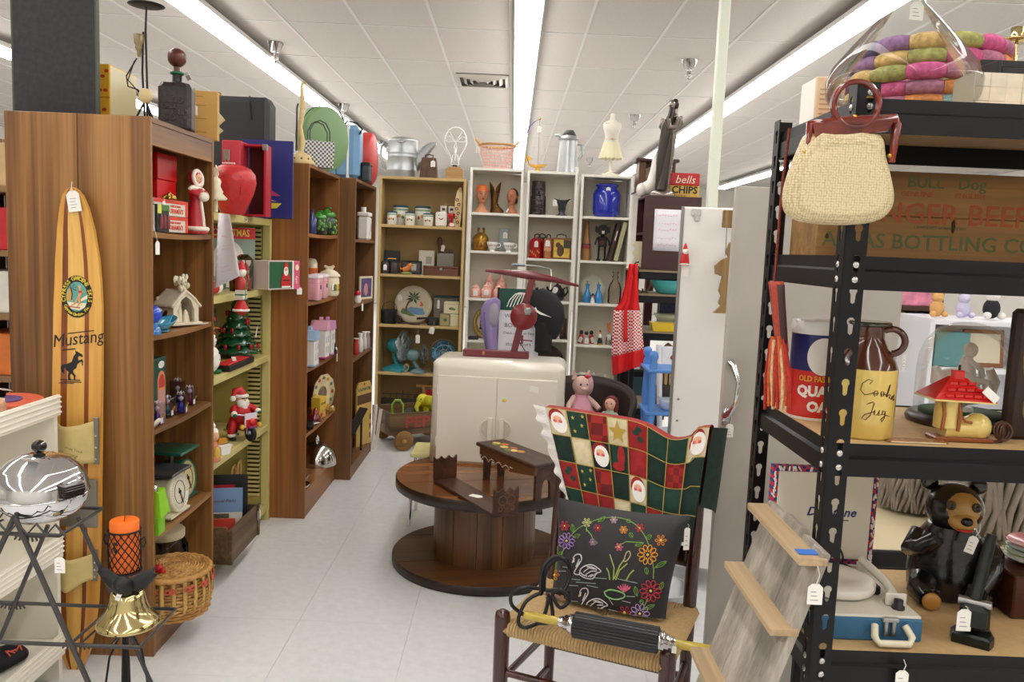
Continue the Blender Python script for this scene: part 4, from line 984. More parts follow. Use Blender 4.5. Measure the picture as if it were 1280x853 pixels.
ob('panel_outline',MB().tu([(.045,-.092,.20),(.047,-.089,.12)],.002,5).tu([(.095,-.036,.20),(.09,-.036,.10)],.002,5),M('8c1a1c',.5),t,kind='stuff')
b=MB();b.M=TR(-.005,-.02,.268)@ RZ(30);b.box((-.028,-.008,0),(.028,.008,.006));ob('price_tag',b,PAPER,t);ob('wire_hook',MB().tu([(-.02,-.02,.266),(-.03,-.02,.29),(-.015,-.02,.30),(0,-.02,.272)],.0015,5),STEEL,t)
t=Th('cream_tree_ornament','cream ceramic tree figurine in front of the red lantern','figurine',(-1.285,3.60,ZK+.0))
ob('tree',MB().la([(.04,.05),(.048,.058),(.026,.08),(.03,.085),(.018,.11),(.022,.128),(.016,.142),(.001,.15)],14),CRE,t);ob('star',MB().pm([(.02*cos(pi/2+k*pi/5)*(1 if k%2==0 else .45),.175+.024*sin(pi/2+k*pi/5)*(1 if k%2==0 else .45)) for k in range(10)],-.005,.005),CRE,t);ob('trunk',MB().cy((0,0,0),(0,0,.165),.008,n=10),CRE,t)
# white paper sheet taped to the shelf end
def fn(u,v):
 y=3.545+.03*sin(pi*u)*(1-v)-.05*u*v;px=(273-5*v)*(1-u)+(287+13*v)*u;py=(267+94*v)*(1-u)+(268+77*v)*u
 q=at(px,py,Y=y);return (q.x,q.y,q.z)
b=MB().sh(fn,8,10,.0006)
t=solo('paper_notice','white curled paper notice taped to the edge between walnut bookcase and khaki shelving','notice',b,M('eeeaf0',.8));
b=MB();random.seed(4)
for i,(u,v) in enumerate(((.35,.45),(.3,.5),(.25,.75),(.3,.82),(.3,.32))):
 for k in range(9):
  q=Vector(fn(u+.05*k+.0,v+.004*k))+Vector((.0,-.0016,0));b.tu([q,q+Vector((.004,.0,random.uniform(-.004,.006)))],.0006,4)
ob('red_handwriting',b,M('d8707c',.8),t,kind='stuff')
ob('number_label',MB().rb((KW*.52,-.002,1.632),(KW*.52+.035,.0025,1.65),.001),M('d7d3c0',.6),ks);Tx('26',.014,ks,INK,TR(KW*.52+.0175,-.0022,1.641)@ RX(90),bold=.03,name='number_lettering')
# shelf 1 (Z 1.293): santa magazine, boxed santa, elf, red box
Z=1.2935
t=Th('santa_book','large Christmas picture book with a bearded Santa face standing on the top khaki shelf','book',(-1.425,4.225,Z),-52);t.scale=(1,.66,1.0)
ob('cover',MB().rb((-.008,-.22,0),(0,.18,.315),.001),M('8a9a8c',.4),t)
def onX(pts,x0,mat,nm,y=0,z=0,rot=0,par=None):b=MB();b.M=TR(x0,y,z)@ RZ(90)@ RY(rot);b.pm(pts,-.0012,.0004);return ob(nm,b,mat,par or t)
ob('title_band',MB().box((.0,-.215,.255),(.0012,.18,.312)),M('c41f22',.5),t);Tx('CHRISTMAS',.05,t,M('e8cf4a',.5),TR(.0018,-.01,.283)@ RZ(90)@ RX(90),bold=.01,sx=1.1,name='title_lettering')
fc=onX(ell(.13,.12,28),.001,M('ece8e2',.6),'santa_hair',-.03,.127);onX(ell(.075,.045,20),.002,SKIN,'santa_face',-.03,.15,par=fc)
onX(ell(.1,.085,20),.0016,M('f4f1ea',.6),'santa_beard',-.03,.092,par=fc);onX(ell(.014,.012),.0035,M('d33a30',.5),'santa_nose',-.03,.14,par=fc);onX(ell(.01,.014),.0035,M('8a2322',.5),'santa_mouth',-.03,.10,par=fc)
for y in (-.06,0):onX(ell(.008,.006,10),.0035,INK,'santa_eye',y,.162,par=fc)
onX(ell(.035,.06,16),.002,M('2d5c40',.5),'printed_elf',.13,.11);onX(ell(.02,.025,12),.003,M('e9e4da',.5),'printed_snowman',.125,.14)
t=Th('boxed_santa_set','boxed Santa decoration in a green and pink window box jutting over the shelf end','box',(-1.232,4.375,Z+.0005),-24)
ob('window_box',MB().rb((-.05,-.135,0),(.05,.11,.15),.002),M('d9c9c4',.5),t);ob('green_front',MB().box((.0502,-.13,.008),(.0512,.05,.145)),M('1c5a37',.5),t);ob('white_frame',MB().box((.0502,.0505,.0),(.0515,.062,.15)),WHITE,t)
ob('pink_end',MB().box((.0502,.0625,0),(.0514,.11,.15)),M('d9587c',.5),t)
sn=MB();sn.M=TR(.052,-.005,0)@ RZ(90)@ SCL(1.35,1,1)
sn.pm([(-.03,.015),(.032,.015),(.026,.06),(.018,.085),(-.016,.085),(-.026,.055)],-.003,0);sn.pm([(-.016,.108),(.018,.108),(.006,.142),(-.002,.143)],-.003,0);q=ob('santa_suit',sn,RDC,t)
onX(ell(.018,.024),.0545,WHITE,'santa_beard',-.005,.095,par=q);onX(ell(.011,.008),.056,SKIN,'santa_face',-.005,.104,par=q);ob('suit_belt',MB().box((.0545,-.031,.045),(.056,.022,.051)),INK,q);ob('suit_hem',MB().box((.0545,-.037,.010),(.0562,.03,.018)),WHITE,q)
Tx('jolly',.025,t,WHITE,TR(.0516,.083,.05)@ RZ(90)@ RX(90)@ RZ(90),name='end_lettering');onX(ell(.014,.016),.0525,CRE,'end_print',.086,.115)
PTag(t,(.052,.11,.02),.012,.028,.038,60)
t=Th('elf_ornament','hanging elf ornament in red hat with green parcels at the shelf edge','ornament',(-1.245,ly(303,-1.245,1.25)-.02,1.2))
OBH=.0
ob('legs',MB().la([(.012,0),(.02,.01),(.035,.016),(.034,.03),(.022,.055),(.012,.07)],14),RDC,t);ob('fur_trim',MB().to((0,0,.022),.034,.006,16,6),SNOW,t)
ob('parcel',MB().rb((-.02,-.025,.07),(.02,.025,.115),.002),M('dcd6ca',.5),t);ob('parcel_ribbon',MB().box((-.0205,-.006,.0695),(.0205,.006,.1155)).box((-.0203,-.0255,.09),(.0203,.0255,.097)),GRN,t)
ob('torso',MB().la([(.014,.115),(.022,.13),(.024,.155),(.01,.175)],12),M('b83a3a',.5),t);ob('face',MB().ba((.004,0,.195),(.02,.02,.022),12,8),SNOW,t);ob('hat',MB().tu([(0,0,.205),(-.004,.004,.225),(-.004,.02,.24),(0,.035,.23)],[.022,.018,.01,.005],10),RDC,t)
ob('rod',MB().tu([(.01,.01,.045),(.02,.075,.015)],.003,6),GOLD,t);ob('suspension_loop',MB().tu([(0,0,.225),(-.02,.0,.26),(-.05,0,.2925-.2+.2)],.0008,4),STRING,t)
t=Th('red_hat_box','red fabric stocking with white cuff lying on the top khaki shelf','stocking',(-1.335,3.69,Z),0);t.scale=(.85,)*3;ob('stocking_leg',MB().tu([(0,-.10,.036),(0,.02,.038)],[.03,.034],12),RDC,t);ob('white_cuff',MB().tu([(0,.02,.040),(0,.07,.040)],.036,12),SNOW,t);ob('green_toe',MB().tu([(0,.0705,.036),(0,.12,.05),(0,.16,.06)],[.03,.034,.01],10),GRN,t)
t=Th('clear_santa_bag','clear plastic bag of small felt Santa dolls on the top khaki shelf','bag',(-1.33,4.12,Z),0)
for k,(y,c_) in enumerate(((-.07,RDC),(-.02,M('9cae34',.6)),(.03,RDC))):
 b=MB();b.M=TR(0,y,0);b.la([(.02,.0),(.026,.02),(.02,.06),(.012,.08)],10);ob('felt_body',b,c_,t);b=MB();b.M=TR(0,y,0);b.ba((0,0,.092),.016,10,7);ob('felt_head',b,SKIN,t);b=MB();b.M=TR(0,y,0);b.la([(.018,.10),(.01,.125),(.001,.14)],10);ob('felt_hat',b,RDC,t)
ob('bag_film',MB().lo([[(-.035*k,-.11*k,z),(.035*k,-.11*k,z),(.035*k,.07*k,z),(-.035*k,.07*k,z)] for k,z in ((1,.001),(1.05,.08),(.9,.15),(.3,.18))],sm=False),glass((235,240,240),.2,1),t)
# shelf 2 (Z .93): ceramic tree, snowman, red placemat box
Z=.9305
TG=M('12512f',.2,var=.2,coat=.5)
t=Th('ceramic_christmas_tree','glossy green ceramic christmas tree with red candle lights','christmas tree',(-1.43,4.30,Z));t.scale=(.95,.95,.9);random.seed(9)
b=MB();b.la([(.05,0),(.06,.01),(.02,.03),(.09,.032)],16)
for k in range(6):
 z0=.035+.046*k;r0=.125*(1-k/6.6);nn=22;top=r0*.55
 b.lo([[(q*(1+.11*((j%2)*2-1)*(q>top))*cos(2*pi*j/nn),q*(1+.11*((j%2)*2-1)*(q>top))*sin(2*pi*j/nn),z-(.006 if j%2 else 0)) for j in range(nn)] for q,z in ((r0*.5,z0),(r0,z0),(r0*.93,z0+.016),(top,z0+.05))],True)
ob('tree_body',b.la([(.03,.30),(.012,.335),(.001,.35)],12),TG,t)
for k in range(16):
 a=2.4*k;i=k%5;z=.06+.046*i;r0=.125*(1-i/6.6)
 c_=MB();c_.M=TR(r0*.98*cos(a),r0*.98*sin(a),z);c_.la([(.005,-.004),(.007,.0),(.009,.012),(.008,.026),(.001,.028)],8);ob('candle_light',c_,M('a3161b',.25),t)
sd=MB()
for k in range(22):a=1.7*k;i=k%6;r0=.125*(1-i/6.6);sd.ba((r0*cos(a),r0*sin(a),.046+.046*i),.0035,6,4)
ob('snow_bead',sd,SNOW,t,kind='stuff')
PTag(t,(.12,.0,.20),.02,.014,.06,90,0,25)
t=Th('snowman_figure','white snowman figure with black hat on the khaki shelf beside the tree','figurine',(-1.37,3.72,Z))
ob('body',MB().ba((0,0,.07),(.06,.06,.07),18,12).ba((0,0,.155),(.044,.044,.045),16,10).ba((0,0,.215),(.034,.034,.035),16,10),SNOW,t);b=MB();b.M=TR(0,.01,.235)@ RX(-14);ob('hat',b.la([(.05,0),(.05,.006),(.032,.008),(.034,.065),(.001,.066)],16),BLACK,t);b=MB();b.M=TR(0,.01,.235)@ RX(-14);ob('hat_band',b.la([(.034,.009),(.0355,.018),(.034,.026)],16),RDC,t)
ob('scarf',MB().to((0,0,.188),.03,.009,16,6),RDC,t);ob('carrot_nose',MB().cy((.03,0,.215),(.06,.005,.213),.005,.001,8),M('e08a2c',.5),t)
cb=MB()
for z in (.07,.1,.15,.17):cb.ba((.058 if z<.11 else .043,.0,z),.004,6,4)
ob('coal_button',cb,INK,t,kind='stuff');ob('holly',MB().ba((.04,.03,.01),(.02,.025,.01),8,5),GRN,t)
t=Th('red_napkin_box','shallow black box of red napkins at the front of the tree shelf','box',(-1.345,3.94,Z),0)
ob('tray',MB().rb((-.02,-.14,0),(.055,.22,.028),.002),M('141213',.4),t);ob('napkins',MB().rb((-.015,-.135,.0285),(.048,.16,.036),.002),M('d32c26',.5),t);b=MB();b.M=TR(.016,.03,.037)@ RZ(20);ob('paper_band',b.box((-.01,-.06,0),(.01,.08,.002)),WHITE,t);ob('black_band',MB().rb((-.016,.161,.0285),(.049,.215,.034),.002),BLACK,t)
# shelf 3 (Z .545): santa on motorcycle, mrs claus, white basket
Z=.5455
t=Th('santa_motorcycle_toy','toy Santa riding a red and white motorcycle on the khaki shelf','toy',(-1.335,ly(301,-1.335,.64),Z),52);s_=t
CHR=M('c9c6d2',.12,1);TY=M('141315',.6)
for y,nm in ((-.085,'front_wheel'),(.075,'rear_wheel')):
 b=MB();b.M=TR(0,y,.040)@ RY(90);w_=ob(nm,b.to((0,0,0),.028,.013,20,8),TY,t);b=MB();b.M=TR(0,y,.040)@ RY(90);ob('wheel_hub',b.la([(.018,-.006),(.018,.006)],12),CHR,w_)
ob('frame',MB().rb((-.018,-.04,.045),(.018,.08,.075),.008),RDC,t);ob('tank',MB().ba((0,-.02,.095),(.022,.035,.02),12,8),RDC,t)
ob('windshield',MB().rb((-.035,-.088,.075),(.035,-.08,.145),.004),M('e8e4ee',.15),t);ob('fairing',MB().rb((-.03,-.095,.07),(.03,-.088,.115),.004),M('c9252b',.2),t);ob('headlamp',MB().ba((0,-.098,.105),(.016,.010,.016),12,8),M('e0382e',.15,coat=.5),t)
ob('front_fork',MB().tu([(-.02,-.082,.04),(-.02,-.078,.11)],.004,6).tu([(.02,-.082,.04),(.02,-.078,.11)],.004,6),CHR,t,kind='stuff');ob('front_fender',MB().rb((-.022,-.11,.072),(.022,-.06,.08),.004),M('7a2a6a',.3),t)
ob('handlebar',MB().tu([(-.07,-.04,.14),(-.03,-.07,.135),(.03,-.07,.135),(.07,-.04,.14)],.0045,6),CHR,t)
for sx in (-.05,.05):ob('side_lamp',MB().ba((sx,-.085,.08),.013,10,7),M('e0b23c',.2),t);ob('exhaust_pipe',MB().tu([(sx*.7,-.03,.035),(sx*.7,.09,.035)],.007,8),CHR,t)
sk=MB();sk.la([(.028,.085),(.048,.10),(.05,.13),(.042,.165),(.02,.185)],16);ob('santa_coat',sk,RDC,t)
for sx in (-1,1):
 ob('arm',MB().tu([(sx*.035,0,.165),(sx*.062,-.025,.15),(sx*.066,-.04,.143)],[.018,.017,.014],8),RDC,t);ob('cuff',MB().ba((sx*.068,-.045,.142),(.017,.014,.015),10,7),SNOW,t);ob('glove',MB().ba((sx*.07,-.056,.136),(.012,.012,.009),8,6),M('1f5a52',.5),t)
 ob('leg',MB().tu([(sx*.03,.02,.1),(sx*.055,-.01,.075),(sx*.055,0,.03)],[.022,.022,.018],8),RDC,t);ob('boot_fur',MB().ba((sx*.055,-.002,.027),(.022,.022,.012),10,6),SNOW,t);ob('boot',MB().ba((sx*.055,-.012,.010),(.015,.026,.010),10,6),BLACK,t)
ob('head',MB().ba((0,-.005,.205),(.03,.03,.032),14,10).ba((0,-.036,.204),.006,8,5),SKIN,t);ob('beard',MB().ba((0,-.018,.185),(.034,.024,.03),14,9).ba((0,-.03,.167),(.018,.014,.02),10,7),SNOW,t);ob('hat',MB().tu([(0,0,.222),(-.01,.006,.245),(-.03,.008,.247),(-.045,.0,.225)],[.032,.026,.016,.010],10),RDC,t);ob('hat_fur',MB().to((0,-.002,.222),.029,.009,18,7),SNOW,t);ob('pompom',MB().ba((-.048,-.004,.212),.015,10,7),SNOW,t)
ey=MB();[ey.ba((sx,-.033,.212),.004,6,5) for sx in (-.011,.011)];ob('sunglasses',ey.box((-.018,-.035,.210),(.018,-.032,.213)),INK,t)
t=Th('mrs_claus_figure','white-haired figurine in peach dress at the near end of the santa shelf','figurine',(-1.318,3.655,Z),60)
ob('dress',MB().la([(.034,0),(.036,.01),(.026,.06),(.018,.09)],14),M('d9886a',.5),t);ob('head',MB().ba((0,-.002,.115),(.026,.026,.028),14,10),SKIN,t);ob('hair',MB().ba((0,.008,.128),(.032,.03,.028),14,9).ba((0,.008,.16),(.018,.018,.016),12,8).ba((0,.008,.178),(.01,.01,.018),8,6),SNOW,t);ob('apron',MB().ba((0,-.028,.04),(.018,.01,.03),10,7),M('dcb44a',.5),t)
t=Th('white_sleigh_basket','small white basket ornament with green and gold house behind, by the toy santa','ornament',(-1.315,3.78,Z),60)
ob('basket',MB().lo([[(-.03*k,-.022*k,z),(.03*k,-.022*k,z),(.03*k,.022*k,z),(-.03*k,.022*k,z)] for k,z in ((.85,0),(1,.035),(1.15,.045))],sm=False),SNOW,t);ob('gold_roof',MB().pm([(-.03,.05),(.03,.05),(.02,.075),(-.02,.075)],.0,.02),M('c98a2c',.5),t);ob('green_sprig',MB().ba((.02,.02,.045),(.03,.02,.012),10,6),GRN,t)
PTag(t,(.045,-.02,.04),.012,.014,.04,20,50);PTag(t,(.055,-.01,.04),.012,.014,.04,30,50)
# bottom (Z .09): crate with books, slatted thing
Z=.0905
CRW=wood('3f2c1c','7d6244','y',9,.6,'5f4830')
t=Th('wooden_crate','old wooden crate full of picture books at the foot of the khaki shelving','crate',(-1.315,3.775,Z),0)
for nm,lo,hi in (('side_board',(.09,-.20,0),(.105,.21,.155)),('side_board',(-.13,-.20,0),(-.115,.21,.155)),('end_board',(-.1148,-.20,0),(.0898,-.185,.17)),('end_board',(-.1148,.195,0),(.0898,.21,.155)),('bottom_board',(-.1148,-.1848,0),(.0898,.1948,.012))):ob(nm,MB().rb(lo,hi,.002),CRW,t)
ob('rim_cleat',MB().rb((.1052,-.202,.0),(.113,-.18,.16),.002),CRW,t);ob('rim_cleat',MB().rb((.1052,.19,.0),(.113,.212,.16),.002),CRW,t)
PTag(t,(.112,.20,.14),.01,.026,.05,80)
def book(lab,y,h,lean,c,extra,w=.18):
 t=Th('picture_book',lab,'book',(-1.325,y,Z+.0135),0,'picture books in the crate',rot=(-lean,0,14));c_=M(c,.4)
 ob('cover',MB().rb((-w/2,-.006,0),(w/2,.006,h),.001),c_,t);ob('page_block',MB().box((-w/2+.002,-.004,.002),(w/2+.0005,.004,h-.003)),CRE,t) if False else None
 for nm,lo,hi,c2 in extra:ob(nm,MB().box((lo[0],-.0072,lo[1]),(hi[0],-.0061,hi[1])),M(c2,.5),t)
 return t
book('black picture book with red lettering, rearmost in the crate',3.88,.31,4,'17171a',[('red_title',(-.07,.24),(.03,.262),'b3202a')])
t=book('blue and cream picture book of landscapes in the crate',3.80,.265,6,'7898c4',[('cream_band',(-.089,.02),(.089,.15),'dcd8c8'),('tree_print',(-.06,.10),(.03,.145),'5a5c34'),('gold_print',(-.08,.10),(-.05,.14),'c69a34')])
Tx('Natural Parks',.022,t,M('7a4a6a',.6),TR(0,-.0075,.205)@ RX(90),shear=.3,name='title_lettering')
book('red and white booklet, front one in the crate',3.70,.15,8,'c9412e',[('white_flower',(-.02,.05),(.05,.11),'ece6dc')])
t=Th('bent_wood_rack','pale bent-wood rack behind the crate of books','rack',(-1.45,4.34,Z),90)
for k in range(2):ob('bent_hoop',MB().tu([(-.04+.09*k,0,.004),(-.04+.09*k,0,.2),(-.03+.09*k,0,.24),(0+.09*k,0,.25),(.015+.09*k,0,.22),(.02+.09*k,0,.004)],.008,8),wood('b5863f','e0bd7c','z',20),t)
# ---------------- tops of the brown bookcases ----------------
ZB2=1.9655
p=LX(300,-1.40,1.8)
t=Th('black_suitcase','large black soft suitcase standing on the khaki shelving behind the blue panel','suitcase',(-1.63,4.405,ZK),-90);t.scale=(1,.7,1.1)
BL=M('25262b',.5,bump=.1)
ob('case_body',MB().rb((-.09,-.02,0),(.07,.50,.56),.03),BL,t)
b=MB()
for y in (.02,.46):b.rb((.068,y-.004,.03),(.074,y+.004,.53),.002)
ob('piping',b,M('17171a',.4),t,kind='stuff')
ob('strap_loop',MB().tu([(.06,.12,.56),(.078,.12,.53),(.080,.13,.49),(.072,.14,.45)],.005,6),BLACK,t);ob('strap_loop',MB().tu([(.06,.36,.56),(.078,.36,.53),(.080,.37,.49),(.072,.38,.45)],.005,6),BLACK,t)
ob('brass_handle',MB().tu([(0,.02,.555),(0,.05,.575),(0,.11,.575),(0,.14,.555)],.008,8),GOLD,t)
# cream pierced lamp
t=Th('pierced_cream_lamp','cream pierced metal stand with a tall brass saxophone-like stem on the bookcase','lamp',(-1.175,ly(376,-1.175,2.0),ZB2))
CRL=M('d3bb84',.45,var=.12,scale=30);ob('pierced_dome',MB().la([(.075,0),(.078,.008),(.065,.025),(.05,.05),(.02,.065),(.012,.075)],20),CRL,t)
hb=MB()
for k in range(10):a=2*pi*k/10;hb.ba((.062*cos(a),.062*sin(a),.027),.006,8,5)
ob('piercing',hb,M('54421f',.7),t,kind='stuff')
ob('stem',MB().tu([(0,0,.07),(.004,0,.12),(-.006,0,.2),(.006,.0,.3),(.0,.0,.42)],[.014,.02,.012,.016,.009],10),CRL,t);ob('dark_rod',MB().tu([(-.02,-.02,.07),(-.018,-.022,.30),(-.012,-.02,.32)],.005,6),M('3a2f1c',.5),t);ob('hook_top',MB().tu([(0,0,.42),(.008,0,.44),(.018,.005,.435),(.02,.01,.42)],[.008,.007,.006,.005],8),CRL,t)
# green round box
t=Th('green_round_case','round green hat case standing on edge on the brown bookcase','case',(bx(403,5.0,2.1),5.0,ZB2),58);t.scale=(1.15,.8,1.2)
b=MB();b.M=TR(0,0,.158)@ RX(90)@ RY(0);b.la([(.001,-.055),(.148,-.055),(.155,-.05),(.155,.05),(.148,.055),(.001,.055)],36);ob('case_shell',b,M('6f8f5f',.45),t)
b=MB();b.M=TR(0,0,.158)@ RX(90);b.to((0,0,0),.1555,.003,40,6);ob('seam_zip',b,M('2a3a4a',.5),t);ob('handle',MB().tu([(.1,-.0,.28),(.12,0,.31),(.155,0,.27),(.16,0,.23)],.005,8),M('20242a',.5),t)
# woven silver handbag
t=Th('woven_handbag','grey and white woven handbag with beaded loop handles on the brown bookcase','handbag',(bx(398,4.73,2.05),4.73,ZB2),25);t.scale=(1.1,)*3
ob('bag_body',MB().lo([[(-.07*k,-.035*k,z),(.07*k,-.035*k,z),(.07*k,.035*k,z),(-.07*k,.035*k,z)] for k,z in ((1,0),(1.05,.07),(1.08,.13))],sm=False),checks('d9d9d6','4f5256',95,95,.5),t)
for y in (-.03,.03):ob('loop_handle',MB().tu([(-.05,y,.125),(-.05,y,.18),(-.03,y,.22),(0,y,.232),(.03,y,.22),(.05,y,.18),(.05,y,.125)],.0035,6),M('3c3f3c',.4),t)
# suitcases on bc3
ZB3=1.9605
t=Th('blue_suitcase','pale blue hard suitcase with a white stripe on the dark brown bookcase','suitcase',(-1.13,5.55,ZB3),0)
BS=M('6f9ac0',.4);ob('case_body',MB().rb((-.12,-.06,0),(.10,.12,.36),.035),BS,t);ob('white_band',MB().rb((.02,-.062,.0),(.038,.122,.362),.008),WHITE,t);ob('dark_seam',MB().rb((-.05,-.0615,.0),(-.042,.1215,.3615),.004),M('33506e',.5),t);ob('handle',MB().tu([(.098,-.03,.30),(.12,-.06,.33),(.09,-.10,.36),(.03,-.10,.37),(.0,-.03,.357)],.006,8),M('22303c',.5),t)
t=Th('red_train_case','rounded red and cream train case behind the blue suitcase','suitcase',(-1.07,5.89,ZB3+.0005),-90);t.scale=(.9,1,.95)
b=MB();b.M=TR(0,0,.19)@ RX(90);b.la([(.001,-.08),(.16,-.08),(.19,-.06),(.19,-.005)],32,squash=1);ob('red_shell',b,M('c23a34',.4),t);b=MB();b.M=TR(0,0,.19)@ RX(90);b.la([(.19,-.0045),(.19,.07),(.001,.08)],32);ob('cream_shell',b,M('d9cfc0',.4),t)
t=Th('black_weave_purse','small dark woven purse in front of the red train case','handbag',(-.998,5.615,ZB3),0)
ob('purse_body',MB().rb((-.028,-.055,0),(.028,.055,.115),.01),checks('23242a','4a4c55',150,150,.6),t);ob('purse_flap',MB().rb((-.03,-.057,.10),(.031,.057,.125),.008),BLACK,t);ob('clasp',MB().ba((.033,0,.11),.006,8,6),GOLD,t)
# ---------------- inside bc2 and bc3 ----------------
def IT2(px,X,Z,m=.075):
 lo,hi=(4.525+m,5.272-m) if Y_OF[0]==2 else (5.325+m,6.07-m)
 y=ly(px,X,Z)
 if y>hi or y<lo:y=min(max(y,lo),hi);X=bx(px,y,Z)
 return (X,y,Z)
Y_OF=[2]
Z=1.5955
GC=M('3f8f2e',.25,var=.4,scale=60,coat=.4)
for k,(px,X,s,lab) in enumerate(((398,-1.155,.85,'small black and green apple canister in front of the taller one'),(408,-1.20,1.05,'tall black and green apple canister on the top shelf of the reddish bookcase'))):
 t=Th('apple_canister',lab,'canister',IT2(px,X,Z),0,'green apple canisters');t.scale=(s,)*3
 ob('jar',MB().la([(.045,0),(.055,.01),(.058,.05),(.055,.09),(.048,.105)],20),M('1b2a1c',.3,coat=.4),t);ap=MB();random.seed(k)
 for i in range(26):a=random.random()*6.28;z=.01+.085*random.random();ap.ba((.052*cos(a),.052*sin(a),z),(.012,.012,.011),8,5)
 ob('apple_relief',ap,M('62a03c',.3,var=.35,scale=90),t,kind='stuff');ob('lid',MB().la([(.052,.106),(.056,.112),(.05,.13),(.02,.14),(.016,.152),(.001,.156)],20),GC,t);ob('green_leaf',MB().ba((.012,0,.158),(.02,.012,.006),8,5),M('2f7a2c',.3),t)
solo('blue_bottle','small cobalt blue bottle beside the apple canisters','bottle',MB().la([(.026,0),(.028,.008),(.028,.09),(.012,.11),(.010,.135),(.013,.137),(.001,.138)],16),M('26336e',.15,coat=.4),IT2(389.5,-1.165,Z))
Z=1.2165
PK=M('e8a9b4',.35)
for k,(px,X,lab) in enumerate(((391,-1.138,'pale pink lidded canister at the front of the second shelf'),(399,-1.15,'pale pink lidded canister just behind the front one'))):
 t=Th('pink_canister',lab,'canister',IT2(px,X,Z),0,'pink canisters')
 sq=lambda h,z,r=.4:[(h*(1 if abs(cos(a))>.01 else 0)*0+h*max(-1,min(1,1.35*cos(a))),h*max(-1,min(1,1.35*sin(a))),z) for a in [2*pi*i/20 for i in range(20)]]
 ob('jar',MB().lo([sq(.040,0),sq(.044,.006),sq(.046,.12),sq(.044,.124)]),PK,t);ob('lid',MB().lo([sq(.048,.1245),sq(.050,.13),sq(.046,.142),sq(.03,.146)]),M('f0e4e4',.35),t);b=MB();b.M=TR(.046,-.005,.075)@ RZ(90);ob('dark_label',b.rb((-.013,-.002,-.012),(.013,.001,.012),.001),M('4a4448',.5),t);ob('seam_line',MB().lo([sq(.0468,.098),sq(.0468,.1)],caps=False),M('d08a98',.4),t)
t=Th('rooster_cookie_jar','cream cookie jar with a knotted lid and sunflower print','cookie jar',IT2(411,-1.185,Z))
ob('jar',MB().la([(.055,0),(.062,.01),(.066,.06),(.062,.11),(.055,.12)],24),CRE,t);ob('lid',MB().la([(.068,.1205),(.07,.128),(.05,.15),(.02,.165),(.014,.17)],24),CRE,t);ob('knot_knob',MB().tu([(-.03,0,.185),(-.012,0,.172),(.012,0,.172),(.03,0,.188)],[.008,.014,.014,.008],8),CRE,t)
for a,c_ in ((-25,'e0b23c'),(-5,'2f5a34'),(12,'8a3a2c'),(-45,'3f6a3a')):b=MB();b.M=RZ(a)@ TR(.064,0,.055);ob('flower_print',b.ba((0,0,0),(.004,.02,.022),10,7),M(c_,.5),t)
PTag(t,(.04,-.055,.09),.01,.026,.04,60)
t=Th('striped_lamp_jar','small cream jar with an orange band behind the pink canisters','jar',IT2(388,-1.26,Z+.0));ob('jar',MB().la([(.036,0),(.042,.02),(.042,.2),(.03,.225),(.001,.23)],16),CRE,t);ob('orange_band',MB().la([(.0425,.12),(.0435,.13),(.0435,.165),(.0425,.17)],16),M('d9682c',.5),t)
Z=.8455
for k,(px,X,rc_,lab) in enumerate(((386,-1.135,'9fbcd8','white dollhouse canister with a pale blue roof, nearest of three'),(400,-1.15,'e2a4b8','white dollhouse canister with a pink roof, between the blue and lilac ones'),(408,-1.17,'d8a0cc','white dollhouse canister with a lilac roof, farthest of three'))):
 t=Th('house_canister',lab,'canister',IT2(px,X,Z),0,'dollhouse canisters');H_=(.15,.175,.16)[k];RF=M(rc_,.4)
 ob('house_body',MB().rb((-.045,-.05,0),(.045,.05,H_),.004),M('e9e4dd',.4),t);b=MB();b.M=TR(0,0,H_)@ RZ(90);ob('roof',b.pm([(-.056,.0005),(.056,.0005),(.028,.055),(-.028,.055)],-.05,.05),RF,t);ob('chimney',MB().rb((-.012,.012,H_+.055),(.01,.03,H_+.075),.002),RF,t);ob('base_trim',MB().rb((-.047,-.052,.0),(.047,.052,.012),.002),M('c83c8c' if k==1 else rc_,.4),t)
 for z in (.035,.095):
  for y in (-.028,.02):w_=ob('window',MB().rb((.045,y-.01,z),(.0465,y+.012,z+.04),.001),M('a9b4c4',.4),t);ob('window_bar',MB().box((.0465,y,z),(.0472,y+.002,z+.04)),WHITE,w_)
t=Th('dog_figurine','small black and white framed figure beside the lilac dollhouse','figurine',IT2(417.5,-1.112,Z,.021));ob('frame',MB().rb((-.004,-.02,0),(0,.018,.12),.002),M('d9d4cc',.5),t);ob('dog_body',MB().la([(.018,0),(.02,.02),(.012,.045),(.014,.06),(.001,.075)],12),BLACK,t);ob('dog_chest',MB().ba((.012,0,.03),(.008,.01,.015),8,6),WHITE,t)
PTag(t,(.018,.01,.03),.03,.012,.05,80)
Z=.4785
t=Th('scalloped_plate','scalloped patterned plate standing upright on the fourth shelf','plate',IT2(403,-1.22,Z,.13),70)
b=MB();n=40;R_=.125
def ringp(q,y):return [(q*(1+.03*cos(k*10*2*pi/n))*cos(2*pi*k/n),y,R_+q*(1+.03*cos(k*10*2*pi/n))*sin(2*pi*k/n)) for k in range(n)]
pl_=ob('plate_disc',MB().lo([ringp(.001,0),ringp(.08,0),ringp(R_*.97,-.012),ringp(R_*.97,-.006),ringp(.08,.006),ringp(.001,.006)],False),M('d9c69a',.4,var=.08),t)
for k in range(12):a=2*pi*k/12;b=MB();ob('border_print',b.ba((.1*cos(a),-.008,R_+.1*sin(a)),(.016,.002,.012),8,5),M(('b8482c','5a6f8a','c99a34','5f7a44')[k%4],.5),pl_)
ob('centre_print',MB().ba((0,-.0,R_),(.05,.003,.045),14,8),M('7c6a54',.5,var=.5,scale=30),pl_)
